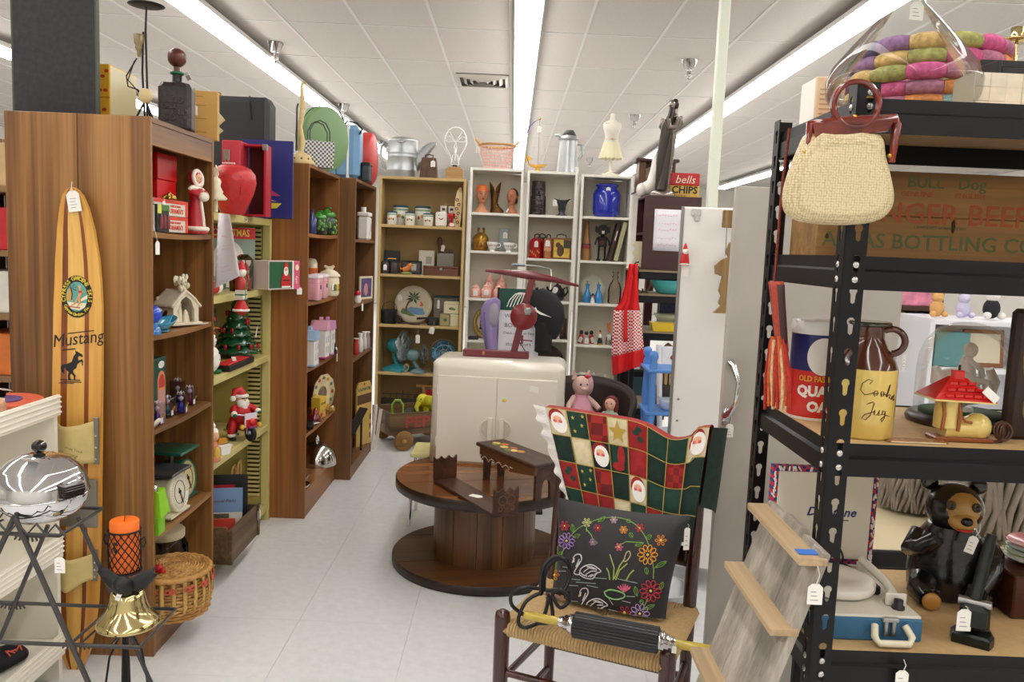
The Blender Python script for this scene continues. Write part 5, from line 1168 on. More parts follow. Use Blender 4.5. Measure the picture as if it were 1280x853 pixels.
t=Th('yellow_recipe_box','yellow tin box in front of the scalloped plate','box',IT2(398,-1.15,Z),80);ob('tin',MB().rb((-.045,-.03,.05),(.05,.03,.13),.003),M('d9b23a',.4),t);ob('foot_block',MB().rb((-.045,-.025,0),(.05,.025,.05),.002),M('cfa04a',.5),t);Tx('RECIPES',.02,t,M('7a3a2a',.5),TR(.002,-.0305,.09)@ RX(90),name='lettering')
ob('flower_print',MB().ba((-.02,-.03,.025),(.014,.002,.012),8,5),RDC,t)
t=Th('red_glass_hen','dark red glass hen dish below the yellow tin','dish',IT2(392.5,-1.135,Z));ob('hen_body',MB().la([(.03,0),(.045,.015),(.04,.04),(.02,.06)],16),M('6a0f1c',.1,coat=.5),t);ob('hen_head',MB().tu([(.0,.02,.045),(0,.035,.08),(0,.045,.082)],[.018,.012,.006],8),M('8c1422',.1,coat=.5),t)
t=Th('beaded_necklace','amber beaded necklace piled beside the red glass hen','necklace',IT2(413,-1.115,Z,.025));b=MB();random.seed(6)
for i in range(44):a=i*.55;q=.016+.014*random.random();b.ba((q*cos(a),q*1.4*sin(a),.006+.03*random.random()),.0055,7,5)
ob('beads',b,M('c99a3a',.3),t,kind='stuff');PTag(t,(.02,-.02,.05),.002,.02,.03,60,20)
t=Th('black_binoculars','pair of black binoculars lying at the front of the fourth shelf','binoculars',IT2(385,-1.135,Z),10)
for sy in (-.018,.03):ob('barrel',MB().tu([(-.05,sy,.024),(.0,sy,.024),(.004,sy,.024),(.03,sy,.024)],[.018,.022,.024,.024],14),M('1b1b1e',.4),t)
ob('bridge',MB().rb((-.03,-.018,.02),(-.01,.03,.03),.003),BLACK,t);b=MB();b.M=TR(.03,.05,.02)@ RZ(-35);ob('price_tag',b.box((-.008,-.02,0),(.010,.045,.0012)),PAPER,t)
Z=.1495
t=Th('chrome_teapot','shiny chrome dome lid with a handle on the bottom shelf','dish cover',IT2(396,-1.25,Z,.135));ob('dome',MB().la([(.125,0),(.127,.006),(.12,.05),(.10,.095),(.06,.128),(.02,.14),(.001,.141)],32),M('cfcdc6',.12,1),t);ob('handle',MB().tu([(-.0,-.02,.138),(0,-.022,.165),(0,0,.185),(0,.022,.165),(0,.02,.138)],.009,8),CHROME,t)
t=Th('steel_tray','flat steel serving piece under the chrome dome','serving tray',(-1.145,4.60,Z),80);ob('tray',MB().la([(.03,0),(.06,.004),(.07,.02),(.066,.021),(.05,.008),(.001,.006)],24,squash=.5),CHROME,t);ob('ladle',MB().tu([(-.05,0,.03),(0,0,.028),(.08,0,.05)],[.012,.006,.004],8),STEEL,t)
# bc3
Y_OF[0]=3
Z=1.5755
t=Th('white_canister','white square lidded canister on the dark bookcase','canister',IT2(455,-1.06,Z));ob('jar',MB().rb((-.04,-.055,0),(.04,.075,.165),.012),M('ece8e2',.35),t);ob('lid',MB().rb((-.043,-.058,.166),(.043,.078,.195),.01),M('efeae4',.35),t);ob('rear_lid_knob',MB().cy((0,-.04,.195),(0,-.04,.23),.018,n=14),WHITE,t);b=MB();b.M=TR(.0405,.04,.09)@ RZ(90);ob('blue_print',b.pm(ell(.012,.03,14),-.0008,0),M('8fa0c8',.5),t)
Z=1.1525
t=Th('framed_photo','small cream framed picture on the dark bookcase','picture frame',IT2(457,-1.065,Z,.1),70)
b=MB()
for lo,hi in (((-.09,-.006,0),(-.075,.006,.165)),((.075,-.006,0),(.09,.006,.165)),((-.0748,-.006,0),(.0748,.006,.015)),((-.0748,-.006,.15),(.0748,.006,.165))):ob('frame_bar',MB().rb(lo,hi,.002),M('e3d9bc',.45),t)
ob('picture_print',MB().box((-.0748,-.001,.015),(.0748,.004,.15)),M('5a4a78',.4,var=.5,scale=25),t);ob('portrait_print',MB().ba((.0,-.001,.07),(.03,.002,.045),12,8),M('c48a8a',.5),t)
t=Th('red_cap_doll','tiny red and white ornament hanging at the near end of the dark bookcase shelf','ornament',IT2(447,-1.03,Z));ob('red_cap',MB().ba((0,0,.065),(.02,.03,.018),12,8),RDC,t);ob('white_body',MB().la([(.018,0),(.026,.02),(.02,.05)],12),SNOW,t)
PTag(t,(.028,.03,.03),.035,.02,.05,70)
Z=.7925
for k,(px,c_,h_) in enumerate(((445,'b83a34',.11),(450,'e6e2dc',.13),(455,'dcd8d4',.125),(459,'a8949a',.12))):
 t=Th('lidded_glass',('red-tinted','milky white','clear-white tall','smoky grey')[k]+' glass vase in the row on the dark bookcase','vase',IT2(px,-1.045,Z),0,'vases on the dark bookcase');ob('vase',MB().la([(.018,0),(.022,.01),(.02,h_*.6),(.014,h_*.8),(.018,h_)],12),M(c_,.2,coat=.3),t);ob('rim',MB().to((0,0,h_),.017,.003,12,6),WHITE,t)
Z=.0795
t=Th('hanging_sign_board','yellow wooden sign board with lettering leaning in the dark bookcase','sign',IT2(453,-1.135,Z,.12),70)
ob('board',MB().pm([(-.10,0),(.11,0),(.11,.42),(.08,.47),(-.07,.47),(-.10,.42)],-.006,.006),M('c9a55a',.55),t);ob('dark_band',MB().box((-.095,-.0075,.31),(.105,-.0061,.38)),M('5a3a24',.6),t);Tx('KNOW I\'M',.036,t,M('2f5a44',.6),TR(.0,-.0065,.415)@ RX(90),name='lettering',bold=.02);ob('screw',MB().ba((0,-.007,.455),(.008,.003,.008),8,6),BLACK,t)
for k in range(3):ob('side_print',MB().box((.085,-.0072,.04+.07*k),(.10,-.0061,.08+.07*k)),M('3a3020',.6),t)
t=Th('black_tray','black tray lying aslant over the sign board at the foot of the dark bookcase','tray',(-1.03,5.60,Z),0);b=MB();b.M=TR(0,0,.24)@ RX(9)@ RY(8);b.rb((-.03,-.22,0),(.03,.28,.012),.003);ob('tray',b,BLACK,t);ob('tray_leg',MB().cy((.0,-.18,0),(0,-.18,.212),.008).cy((0,.2,0),(0,.2,.27),.008),BLACK,t,kind='stuff')
t=Th('terracotta_panel','terracotta coloured board standing below the black tray','board',IT2(447,-1.10,Z,.13),60);ob('board',MB().rb((-.12,-.006,0),(.06,.006,.2),.002),M('a8684a',.7),t)
# ---------------- back row: tan bookcase ----------------
PX=.00645
BAY=[-1.073,-.417]
def BK(px,Z,Y=6.87,m=0):return (min(max(bx(px,Y,Z),BAY[0]+m),BAY[1]-m),Y,Z)
BLID=M('1f4a5e',.3)
def canister(px,Y,r,h,lab):
 t=Th('spice_canister',lab,'canister',BK(px,TZ[0]+.0005,Y),0,'blue-lidded canisters')
 ob('jar',MB().la([(r*.92,0),(r,.005),(r,h*.86),(r*.96,h*.88)],20),M('e6e4da',.35),t);ob('lid',MB().la([(r*1.03,h*.88),(r*1.06,h*.9),(r*1.03,h*.98),(r*.6,h),(.001,h)],20),BLID,t);ob('green_band',MB().la([(r*1.005,h*.72),(r*1.015,h*.74),(r*1.015,h*.8),(r*1.005,h*.82)],20),M('8fae8e',.4,var=.3,scale=90),t)
 for k,c_ in enumerate(('c8503a','d9a24a','6a8a4a')):b=MB();b.M=RZ(-90+(-24+24*k))@ TR(r,0,h*(.4+.06*(k%2)));ob('fruit_print',b.ba((0,0,0),(.002,r*.2,h*.09),8,5),M(c_,.5),t)
canister(500.5,6.93,.064,.165,'large white canister with a dark blue lid, left of the two big ones');canister(528,6.93,.064,.165,'large white canister with a dark blue lid, right of the two big ones')
canister(489.7,6.82,.040,.108,'small blue-lidded canister, leftmost of three');canister(512.4,6.82,.040,.108,'small blue-lidded canister, middle of three');canister(535,6.82,.041,.103,'small blue-lidded canister, rightmost of three')
t=Th('smile_jar','white jar with a red smile print on the top tan shelf','jar',BK(551.5,TZ[0]+.0005,6.83));ob('jar',MB().rb((-.046,-.04,0),(.046,.04,.118),.01),M('ece8de',.35),t)
ob('smile_print',MB().tu([(-.018+.006*k,-.0405,.058+.0011*(k-3)**2) for k in range(7)],.004,5),RDC,t);ob('green_dot',MB().ba((-.02,-.04,.09),(.006,.002,.005),8,5),GRN,t)
for px,lab in ((554,'small white label box, left of the pair on the top tan shelf'),(564,'small white label box, right of the pair on the top tan shelf')):
 t=Th('label_box',lab,'box',BK(px,TZ[0]+.0005,6.93));ob('box',MB().rb((-.025,-.03,0),(.025,.03,.185),.003),M('e9e4d8',.5),t);ob('dark_print',MB().box((-.012,-.0308,.135),(.014,-.03,.155)),M('4a4640',.6),t);ob('brown_band',MB().box((-.0252,-.0305,.172),(.0252,-.029,.186)),M('9a7a5a',.6),t)
t=Th('red_glass_goblet','red glass goblet between the smile jar and the tall bag','goblet',BK(563.5,TZ[0]+.0005,6.81));ob('goblet',MB().la([(.032,0),(.03,.008),(.012,.03),(.014,.06),(.03,.08),(.033,.11),(.03,.11),(.012,.07)],16),M('b8141f',.1,coat=.5),t);PTag(t,(.01,-.034,.034),.003,.034,.026)
t=Th('patterned_bag','tall cream bag with red and black pattern leaning in the tan shelf corner','bag',BK(575.5,TZ[0]+.0005,6.86,.05),0,rot=(0,3,0))
ob('bag',MB().lo([[(-.03*k,-.05*k,z),(.03*k,-.05*k,z),(.03*k,.05*k,z),(-.03*k,.05*k,z)] for k,z in ((.9,.002),(1,.05),(1,.22),(.7,.29),(.2,.325))],sm=False),M('ddc596',.6),t)
b=MB()
for k in range(6):b.to((-.005+.008*(-1)**k,-.0515,.04+.036*k),.011,.003,10,5,RX(90))
ob('curl_print',b,M('5a2018',.6),t,kind='stuff')
Z=TZ[1]+.0005
t=Th('black_bible','black leather book standing upright on the second tan shelf','book',BK(488.5,Z+.0,6.93,.069),0,rot=(-6,0,6));ob('cover',MB().rb((-.066,-.014,.004),(.066,.014,.188),.003),M('141417',.45),t);ob('gilt_title',MB().box((-.034,-.0148,.118),(.034,-.0139,.124)),GOLD,t)
for k,px in enumerate((481,493)):
 t=Th('dark_jar',('dark glass jar with a tag below the black book, left one','dark glass jar below the black book, right one')[k],'jar',BK(px,Z,6.80,.038),0,'dark jars');ob('jar',MB().la([(.034,0),(.036,.004),(.036,.085),(.03,.094)],16),M('3f3430',.3,var=.4,scale=80),t);ob('lid',MB().la([(.033,.0945),(.034,.1),(.001,.102)],16),M('25211f',.4),t)
 if k==0:PTag(t,(.0,-.037,.08),.006,.028,.045)
t=Th('dark_picture_frame','small black framed picture behind the orange dog figurine','picture frame',BK(514,Z,6.88),0,rot=(-8,0,0))
for lo,hi in (((-.085,-.006,.002),(-.073,.006,.112)),((.073,-.006,.002),(.085,.006,.112)),((-.0728,-.006,.002),(.0728,.006,.014)),((-.0728,-.006,.1),(.0728,.006,.112))):ob('frame_bar',MB().rb(lo,hi,.002),BLACK,t)
ob('picture_print',MB().box((-.0728,-.001,.014),(.0728,.004,.1)),M('4a4a48',.4),t);ob('pale_print',MB().box((.0,-.002,.03),(.04,-.0008,.085)),M('b4b0a4',.5),t)
t=Th('orange_dog_figurine','orange spaniel dog figurine on a green patch','figurine',BK(508,Z,6.785),0);OD=M('d9803a',.35,var=.15,scale=60)
ob('green_base',MB().ba((0,0,.0105),(.045,.026,.010),12,6),M('a9b66a',.5),t);ob('dog_body',MB().tu([(-.03,0,.035),(-.005,0,.04),(.018,-.006,.055),(.026,-.01,.075),(.034,-.016,.078),(.046,-.02,.072)],[.018,.024,.022,.018,.016,.008],10),OD,t);ob('dog_ear',MB().ba((.018,-.018,.07),(.008,.008,.02),8,6),M('b85a24',.4),t);ob('dog_tail',MB().tu([(-.04,0,.04),(-.055,0,.055)],[.008,.003],6),OD,t)
ob('dog_nose',MB().ba((.053,-.022,.072),.004,6,5),INK,t)
t=Th('cream_label_box','cream box with faint printed label behind the brown chest','box',BK(533,Z,6.95));ob('box',MB().rb((-.064,-.03,0),(.064,.03,.20),.003),M('d9d2bf',.5),t);ob('label_print',MB().box((-.005,-.0308,.09),(.045,-.03,.15)),M('a7a294',.6),t)
t=Th('cheese_grater','grey metal grater box with a wooden-handled paddle behind it','grater',BK(556.5,Z+.0,6.93));ob('grater_body',MB().rb((-.07,-.03,0),(.07,.03,.185),.003),M('8d8a80',.45,.6,var=.2,scale=140),t);ob('paddle_handle',MB().tu([(-.045,.0,.185),(-.05,.0,.24),(-.055,0,.29),(-.057,0,.315)],[.012,.017,.022,.012],10),wood('3f2414','6a4226','z',20),t);ob('paddle_blade',MB().rb((-.06,-.005,.186),(.06,.005,.215),.004),wood('3f2414','6a4226','z',20),t);PTag(t,(-.02,-.012,.26),.01,.036,.05,0,0,15)
t=Th('brown_wooden_chest','low polished brown wooden box with a brass catch on the second tan shelf','box',BK(551.5,Z,6.80));W_=wood('4f2614','7d4526','x',14,.25,'653419',coat=.4);ob('chest_body',MB().rb((-.142,-.045,0),(.142,.045,.062),.003),W_,t);ob('lid',MB().rb((-.145,-.048,.0625),(.145,.046,.078),.003),W_,t);ob('catch',MB().la([(.001,0),(.012,0),(.012,.003),(.001,.004)],12),STEEL,t,loc=(.0,-.0485,.052),rot=(90,0,0))
t=Th('steel_spectacles','thin dark wire spectacles lying beside the orange dog','spectacles',BK(524,Z,6.775));b=MB()
for x in (-.02,.02):b.to((x,0,.004),.017,.0022,14,5)
ob('rims',b,STEEL,t);ob('temple',MB().tu([(.037,0,.004),(.06,.01,.006)],.002,5),STEEL,t)
Z=TZ[2]+.0005
t=Th('palm_tree_plate','large round cream plate painted with a palm tree and flamingo','plate',BK(516,Z,6.93),0,rot=(-7,0,0));n=36;R_=.158
def rr(q,y):return [(q*cos(2*pi*k/n),y,R_+q*sin(2*pi*k/n)) for k in range(n)]
pl_=ob('plate_disc',MB().lo([rr(.001,0),rr(.12,0),rr(R_,-.016),rr(R_,-.009),rr(.12,.006),rr(.001,.006)],False),M('d3c8ac',.35),t);yy=-.0012
def fl(pts,c,nm,y=yy):return ob(nm,MB().pm([(x,R_+z) for x,z in pts],y-.001,y+.001),M(c,.5),pl_)
fl([(-.10,-.085),(.10,-.085),(.08,-.03),(-.03,-.02),(-.05,-.04)],'6a8fb4','sea_print');fl([(-.11,-.07),(-.02,-.1),(.02,-.095),(-.05,-.055),(-.09,-.03)],'5d7a3f','shore_print',-.002);fl([(-.075,-.06),(-.05,-.065),(-.052,-.02),(-.03,.02),(-.012,.045),(-.024,.05),(-.05,.02),(-.066,-.02)],'6b4a2f','trunk_print',-.003)
for k,a in enumerate((8,50,85,125,165,205,245,290,335)):q=.075 if k%2 else .062;fl([(.0,.06),(.0+q*.55*cos(rad(a-14)),.06+q*.45*sin(rad(a-14))),(q*cos(rad(a)),.06+q*.8*sin(rad(a))),(q*.55*cos(rad(a+14)),.06+q*.45*sin(rad(a+14)))],'2f5a34','frond_print',-.004)
fl([(.05,-.01),(.075,-.015),(.082,.0),(.07,.02),(.06,.03),(.055,.02),(.062,.008)],'d9604a','flamingo_print',-.003);PTag(t,(-.12,-.022,.24),.005,.034,.05,0,0,-12)
IRN=M('2d2e31',.5,.4)
t=Th('iron_pot','small black iron pot with a bail handle on the third tan shelf','pot',BK(483,Z,6.84,.072));ob('pot',MB().la([(.055,0),(.062,.006),(.066,.1),(.069,.104),(.066,.108)],22),IRN,t);ob('lid',MB().la([(.067,.1085),(.06,.116),(.001,.118)],22),IRN,t);ob('bail',MB().tu([(-.066,0,.1),(-.05,0,.16),(0,0,.185),(.05,0,.16),(.066,0,.1)],.0022,6),IRN,t)
t=Th('dark_pan','small dark grey pan with a hanging tag at the front of the third tan shelf','pan',BK(540.5,Z,6.81));ob('pan',MB().la([(.036,0),(.044,.006),(.05,.06),(.053,.064),(.048,.064),(.04,.01),(.001,.008)],20),M('3f4247',.4,.5),t);ob('pan_handle',MB().tu([(-.048,0,.06),(-.09,.0,.055),(-.13,.01,.05)],[.007,.009,.01],8),BLACK,t);PTag(t,(.02,-.068,.045),.055,.04,.055,0,0,12)
t=Th('tangled_tools','dark iron hand tool lying in front of the palm tree plate','tool',BK(519,Z,6.79));ob('tool_head',MB().rb((-.05,-.015,0),(.04,.02,.022),.006),M('4a2f26',.5),t);ob('tool_handle',MB().tu([(-.05,0,.012),(-.10,-.0,.01),(-.16,.005,.02)],[.008,.006,.005],8),IRN,t);ob('tool_grip',MB().tu([(.04,0,.014),(.07,.0,.02),(.08,.015,.035)],.008,8),M('5a3a26',.5),t);PTag(t,(.03,-.052,.0),.075,.034,.07)
t=Th('black_wire_ball','tangle of black wire beside the iron pot','wire',BK(498,Z,6.79));b=MB();random.seed(8)
for k in range(5):b.to((0,0,.040),.022+.003*k,.002,14,4,RX(random.uniform(20,80))@ RY(random.uniform(0,90)))
ob('wire_coil',b,IRN,t)
t=Th('plastic_storage_box','clear plastic box with a dark blue lid behind the cream tins','box',BK(557,Z,6.97));ob('box',MB().rb((-.10,-.06,0),(.11,.05,.225),.004),M('7a7266',.3,var=.35,scale=12),t);ob('lid',MB().rb((-.105,-.065,.2255),(.115,.055,.24),.004),M('1f3f58',.4),t);PTag(t,(-.06,-.067,.225),.02,.02,.07)
CT_=M('d3cba8',.35)
t=Th('cream_tin','cream canister tin with a holly sprig, on top of the lower tins','tin',BK(567,Z+.1015,6.84,.07));ob('tin',MB().rb((-.062,-.05,0),(.066,.05,.10),.006),CT_,t);ob('lid_line',MB().rb((-.064,-.052,.078),(.068,.052,.084),.002),M('b8ae86',.4),t);ob('sprig_print',MB().ba((.0,-.05,.045),(.02,.002,.012),8,5).ba((.02,-.05,.04),(.016,.002,.01),8,5),M('4a7a44',.5),t);ob('berry_print',MB().ba((.01,-.051,.04),(.006,.003,.006),8,5),M('c8682c',.5),t)
t=Th('cream_tin','olive cream tin, lower left of the stacked tins','tin',BK(556.5,Z,6.85));ob('tin',MB().rb((-.045,-.045,0),(.04,.045,.10),.005),M('a79d74',.4),t);ob('leaf_print',MB().ba((0,-.045,.05),(.016,.002,.014),8,5),M('5a6a44',.5),t)
t=Th('cream_tin','pale cream tin, lower right of the stacked tins','tin',BK(572.5,Z,6.83,.039));ob('tin',MB().rb((-.038,-.045,0),(.036,.045,.10),.005),CT_,t);ob('lid_line',MB().rb((-.04,-.047,.08),(.038,.047,.086),.002),M('b8ae86',.4),t)
# fans
Z=TZ[3]+.0005
def desk_fan(name,lab,loc,rz,body,R_,hz,blade,nb,ngr,flat_base):
 t=Th(name,lab,'fan',loc,rz);BM=M(body,.35,coat=.3);WRM=M('9aa3a4',.3,.7)
 if flat_base:ob('base',MB().lo([[(-.1*k,-.10*k,z),(.1*k,-.10*k,z),(.1*k,.10*k,z),(-.1*k,.10*k,z)] for k,z in ((1,0),(1,.02),(.8,.03),(.25,.05))],sm=False),BM,t)
 else:ob('base',MB().la([(.09,0),(.092,.008),(.07,.022),(.03,.035),(.02,.05)],24),BM,t)
 ob('stem',MB().tu([(0,.0,.03),(0,.03,.08),(0,.045,hz*.6),(0,.05,hz)],[.026,.02,.018,.02],10),BM,t)
 b=MB();b.M=TR(0,.0,hz)@ RX(90);ob('motor',b.la([(.001,-.115),(.035,-.11),(.052,-.08),(.054,-.03),(.04,.0),(.001,.005)],20),BM,t)
 b=MB();b.M=TR(0,-.06,hz)@ RX(90)
 for q in (R_,R_*.62,R_*.3):b.to((0,0,.03 if q<R_ else 0),q,.003,32,5);b.to((0,0,-.03 if q<R_ else 0),q,.003,32,5)
 for k in range(ngr):
  a=2*pi*k/ngr
  for sg in (1,-1):b.tu([(.02*cos(a),.02*sin(a),.034*sg),(R_*.62*cos(a+.25),R_*.62*sin(a+.25),.03*sg),(R_*cos(a+.4),R_*sin(a+.4),0)],.0022,4)
 ob('guard',b,WRM,t,kind='stuff')
 for k in range(nb):
  b=MB();b.M=TR(0,-.06,hz)@ RX(90)@ RZ(360*k/nb)
  ob('blade',b.sh(lambda u,v:(.02+(R_*.85-.02)*u,(v-.5)*(.05+R_*.75*sin(pi*min(1,u*.75+.18))),.02*(v-.5)*2),8,5,.002),M(blade,.3,.5),t)
 b=MB();b.M=TR(0,-.06,hz)@ RX(90);ob('hub',b.la([(.001,-.02),(.022,-.015),(.022,.02),(.001,.028)],14),WRM,t)
 return t
t=desk_fan('desk_fan','turquoise desk fan with pale blades turned sideways on the lowest tan shelf',BK(489,Z,6.87,.15),62,'2f8f9a',.125,.19,'c9d2d6',4,14,True);t.scale=(.95,.95,1.1)
t=desk_fan('grey_desk_fan','grey green desk fan with a round base, facing away on the lowest tan shelf',BK(522,Z,6.81),110,'5f7f84',.10,.16,'6a6f6c',4,10,False);t.scale=(.8,.8,.9)
t=desk_fan('blue_desk_fan','larger desk fan with blue blades and a wire guard behind the white cabinet',BK(553,Z,6.87,.12),8,'3a6a80',.115,.17,'2f6a86',4,8,False)
t=Th('cloth_cord','coil of tan cloth-covered cord between the two fans','cord',BK(507,Z,6.785));t.scale=(.6,.6,1);b=MB()
for k in range(3):b.to((.01*k,0,.035+.006*k),.032-.004*k,.004,18,5,RX(70+12*k)@ RY(15*k))
ob('cord_coil',b,M('b9a886',.7),t)
# wagon made of a soda crate
WC=wood('4a3822','86693f','x',9,.65,'68502f')
p=at(497,548,Z=.30)
t=Th('crate_wagon','old red-lettered wooden soda crate on wooden wheels at the foot of the tan bookcase','wagon',(bx(496,6.16,.2),6.16,0),30);cw=.47;chh=.17;z0=.115;cdp=.36
ob('front_board',MB().rb((-.06,-.012,z0),(cw,0,z0+chh),.003),WC,t);ob('rear_board',MB().rb((-.06,cdp,z0),(cw,cdp+.012,z0+chh),.003),WC,t)
hbd=MB();y0,y1=.0005,cdp-.0005
hbd.box((-.06,y0,z0),(-.046,y1,z0+.06));hbd.box((-.06,y0,z0+.10),(-.046,y1,z0+chh));hbd.box((-.06,y0,z0+.06),(-.046,y0+.13,z0+.10));hbd.box((-.06,y1-.13,z0+.06),(-.046,y1,z0+.10));ob('end_board',hbd,WC,t,kind=None);ob('end_board',MB().rb((cw-.014,.0005,z0),(cw,cdp-.0005,z0+chh),.003),WC,t);ob('floor_board',MB().box((-.046,.0005,z0),(cw-.0145,cdp-.0005,z0+.012)),WC,t)
Tx('PEPSI',.115,t,M('a8433c',.7),TR(.215,-.0125,z0+.09)@ RX(90),bold=.025,sx=1.2,name='crate_lettering')
for x in (.04,.43):
 for y in (-.05,cdp+.02):w_=ob('wheel',MB().la([(.001,-.012),(.072,-.012),(.076,-.006),(.076,.006),(.072,.012),(.001,.012)],26),wood('6a4a26','a57a42','x',16,.55,'87612f'),t,loc=(x,y,.077),rot=(90,0,0));ob('axle_cap',MB().la([(.016,.012),(.014,.02),(.001,.022)],10),M('c49a5c',.6),w_)
for x in (.04,.43):ob('axle',MB().cy((x,-.05,.077),(x,cdp+.02,.077),.009).rb((x-.02,0,.086),(x+.02,cdp,.1145),.002),WC,t,kind='stuff')
t0=t
def onw(x,y,z):v=t0.matrix_basis @ Vector((x,y,z));return tuple(v)
bpy.context.view_layer.update()
t=Th('green_plastic_toy','lime green plastic handled toy lying in the crate wagon','toy',onw(.04,.10,z0+.0125));t.scale=(.75,.8,1);LG=M('8fb83a',.4);ob('toy_body',MB().rb((-.07,-.05,0),(.09,.05,.13),.03),LG,t);ob('toy_handle',MB().tu([(-.05,0,.12),(-.05,0,.20),(-.02,0,.235),(.03,0,.235),(.06,0,.20),(.06,0,.12)],.011,8),LG,t)
t=Th('dark_bundle','dark grey folded bundle inside the crate wagon','bundle',onw(.17,.16,z0+.0125));ob('bundle',MB().rb((-.045,-.10,0),(.04,.10,.145),.03),M('3a3836',.8),t)
YL=M('d9d22f',.3)
t=Th('yellow_elephant','glossy yellow ceramic elephant riding in the crate wagon','figurine',onw(.345,.16,z0+.0125),8);
ob('pedestal_block',MB().rb((-.04,-.04,0),(.05,.05,.12),.01),M('4a3a28',.7),t)
ob('elephant_body',MB().ba((0,0,.185),(.075,.06,.06),18,12).tu([(-.03,-.03,.16),(-.03,-.03,.121)],.024,10).tu([(.04,-.03,.16),(.04,-.03,.121)],.024,10).tu([(-.03,.03,.16),(-.03,.03,.121)],.024,10).tu([(.04,.03,.16),(.04,.03,.121)],.024,10),YL,t);ob('elephant_head',MB().ba((-.06,-.03,.215),(.05,.045,.05),16,10).tu([(-.09,-.06,.2),(-.11,-.075,.165),(-.10,-.085,.135)],[.022,.017,.012],10),YL,t)
ob('elephant_ear',MB().ba((-.02,-.075,.22),(.035,.010,.042),14,9),M('cfc828',.3),t);ob('elephant_eye',MB().ba((-.075,-.07,.23),.007,8,6),M('5a7a8a',.3),t);ob('rear_curl',MB().to((.07,-.02,.225),.022,.011,14,8,RX(90)),YL,t)
t=Th('yellow_jar','yellow glass jar with a white lid behind the yellow elephant','jar',BK(537,.0005,6.95));ob('stand_block',MB().rb((-.06,-.06,0),(.06,.06,.21),.004),TAN,t);ob('jar',MB().la([(.05,.2105),(.056,.22),(.056,.30),(.052,.31)],20),M('d9b92f',.2),t);ob('lid',MB().la([(.056,.3105),(.058,.32),(.058,.355),(.05,.36),(.001,.36)],20),M('e6dfcb',.4),t)
t=Th('wire_magazine_rack','dark wire rack with curved ends standing at the back of the tan bookcase floor','rack',BK(500,.0,6.95));b=MB()
for k in range(7):x=-.14+.05*k;b.tu([(x,-.05,.003),(x,-.06,.2),(x+.01,-.03,.33-.02*abs(k-3))],.003,5)
for z in (.05,.2,.3):b.tu([(-.15,-.058,z),(.17,-.058,z)],.004,5)
ob('wire_work',b,M('3a2c26',.5,.4),t,kind='stuff');ob('dark_board',MB().rb((-.16,-.045,0),(.18,-.035,.26),.003),M('3d3029',.7),t);ob('rear_foot',MB().rb((-.15,-.03,0),(.17,.05,.012),.003),M('3a2c26',.5),t);ob('white_tag',MB().box((.05,-.0645,.08),(.058,-.0625,.2)),WHITE,t)
t=Th('wooden_abacus_toy','wooden frame toy with red and yellow pieces behind the white cabinet edge','toy',BK(547,.0,6.86));t.scale=(1,1,.93);W_=wood('8a5a2c','c39254','x',14)
for x in (-.13,.07):ob('frame_post',MB().rb((x-.012,-.015,0),(x+.012,.015,.50 if x>0 else .42),.003),W_,t)
for z in (.14,.40):ob('frame_rail',MB().rb((-.19,-.012,z),(.10,.012,z+.022),.003),W_,t)
ob('red_panel',MB().rb((-.11,-.006,.18),(-.04,.006,.38),.003),M('b3202a',.4),t);ob('blue_panel',MB().rb((-.035,-.006,.18),(.03,.006,.38),.003),M('22306a',.4),t)
t=Th('rolled_papers','white rolled paper tubes leaning at the end of the dark bookcase','paper roll',(bx(460,6.13,.2),6.13,0));
for k,(dx,h_,ln) in enumerate(((0,.42,-.03),(.03,.34,.02),(.055,.30,.03))):ob('tube',MB().cy((dx,.02*k,.001),(dx+ln,.02*k+.03,h_),.013,n=12),M('e6dcd4',.6),t)
# on top of the tan bookcase
GALV=M('b3b7b8',.38,.75,var=.12,scale=9)
ZTT=2.1005
t=Th('watering_can','big galvanised watering can with a long funnel spout on the tan bookcase','watering can',BK(502.5,ZTT,6.89));r_=.126;h_=.30
ob('can_body',MB().la([(r_*.98,0),(r_,.006),(r_,.05),(r_*1.015,.055),(r_,.06),(r_*.98,.16),(r_*.995,.165),(r_*.98,.17),(r_*.97,.19),(r_*.985,.195),(r_*.97,.2),(r_*.95,h_-.01),(r_*.97,h_),(r_*.93,h_+.002)],32),GALV,t);ob('half_lid',MB().la([(r_*.93,h_),(r_*.6,h_+.022),(.001,h_+.03)],28),GALV,t)
ob('spout',MB().lo([[(x+dx*cos(a)*.0,ry*cos(a),z+rz_*sin(a)) for a in [2*pi*k/14 for k in range(14)]] for x,z,ry,rz_,dx in ((.11,.10,.03,.09,0),(.16,.17,.03,.085,0),(.22,.245,.03,.05,0),(.275,.285,.028,.014,0))]),GALV,t)
ob('side_handle',MB().tu([(-.118,0,.26),(-.15,0,.28),(-.175,0,.25),(-.178,0,.16),(-.15,0,.08),(-.121,0,.06)],[.012]*6,8),GALV,t);ob('wire_bail',MB().tu([(-.13,-.05,.27),(-.17,-.05,.29),(-.19,-.05,.25),(-.185,-.05,.20)],.004,6),STEEL,t);ob('rivet',MB().ba((0,-r_*.97,.275),(.012,.006,.012),8,6),GALV,t);ob('wire_hook',MB().tu([(-.03,-r_*.97,.275),(-.01,-r_-.006,.268),(.02,-r_-.004,.272),(.04,-r_*.97,.28)],.003,5),STEEL,t)
PTag(t,(-.115,-.05,.28),.04,.036,.05)
t=Th('cowbell','rusty brown cowbell with a white tag on the tan bookcase','cowbell',BK(536,ZTT,6.80));RU=M('5f4436',.6,.3,var=.3,scale=20)
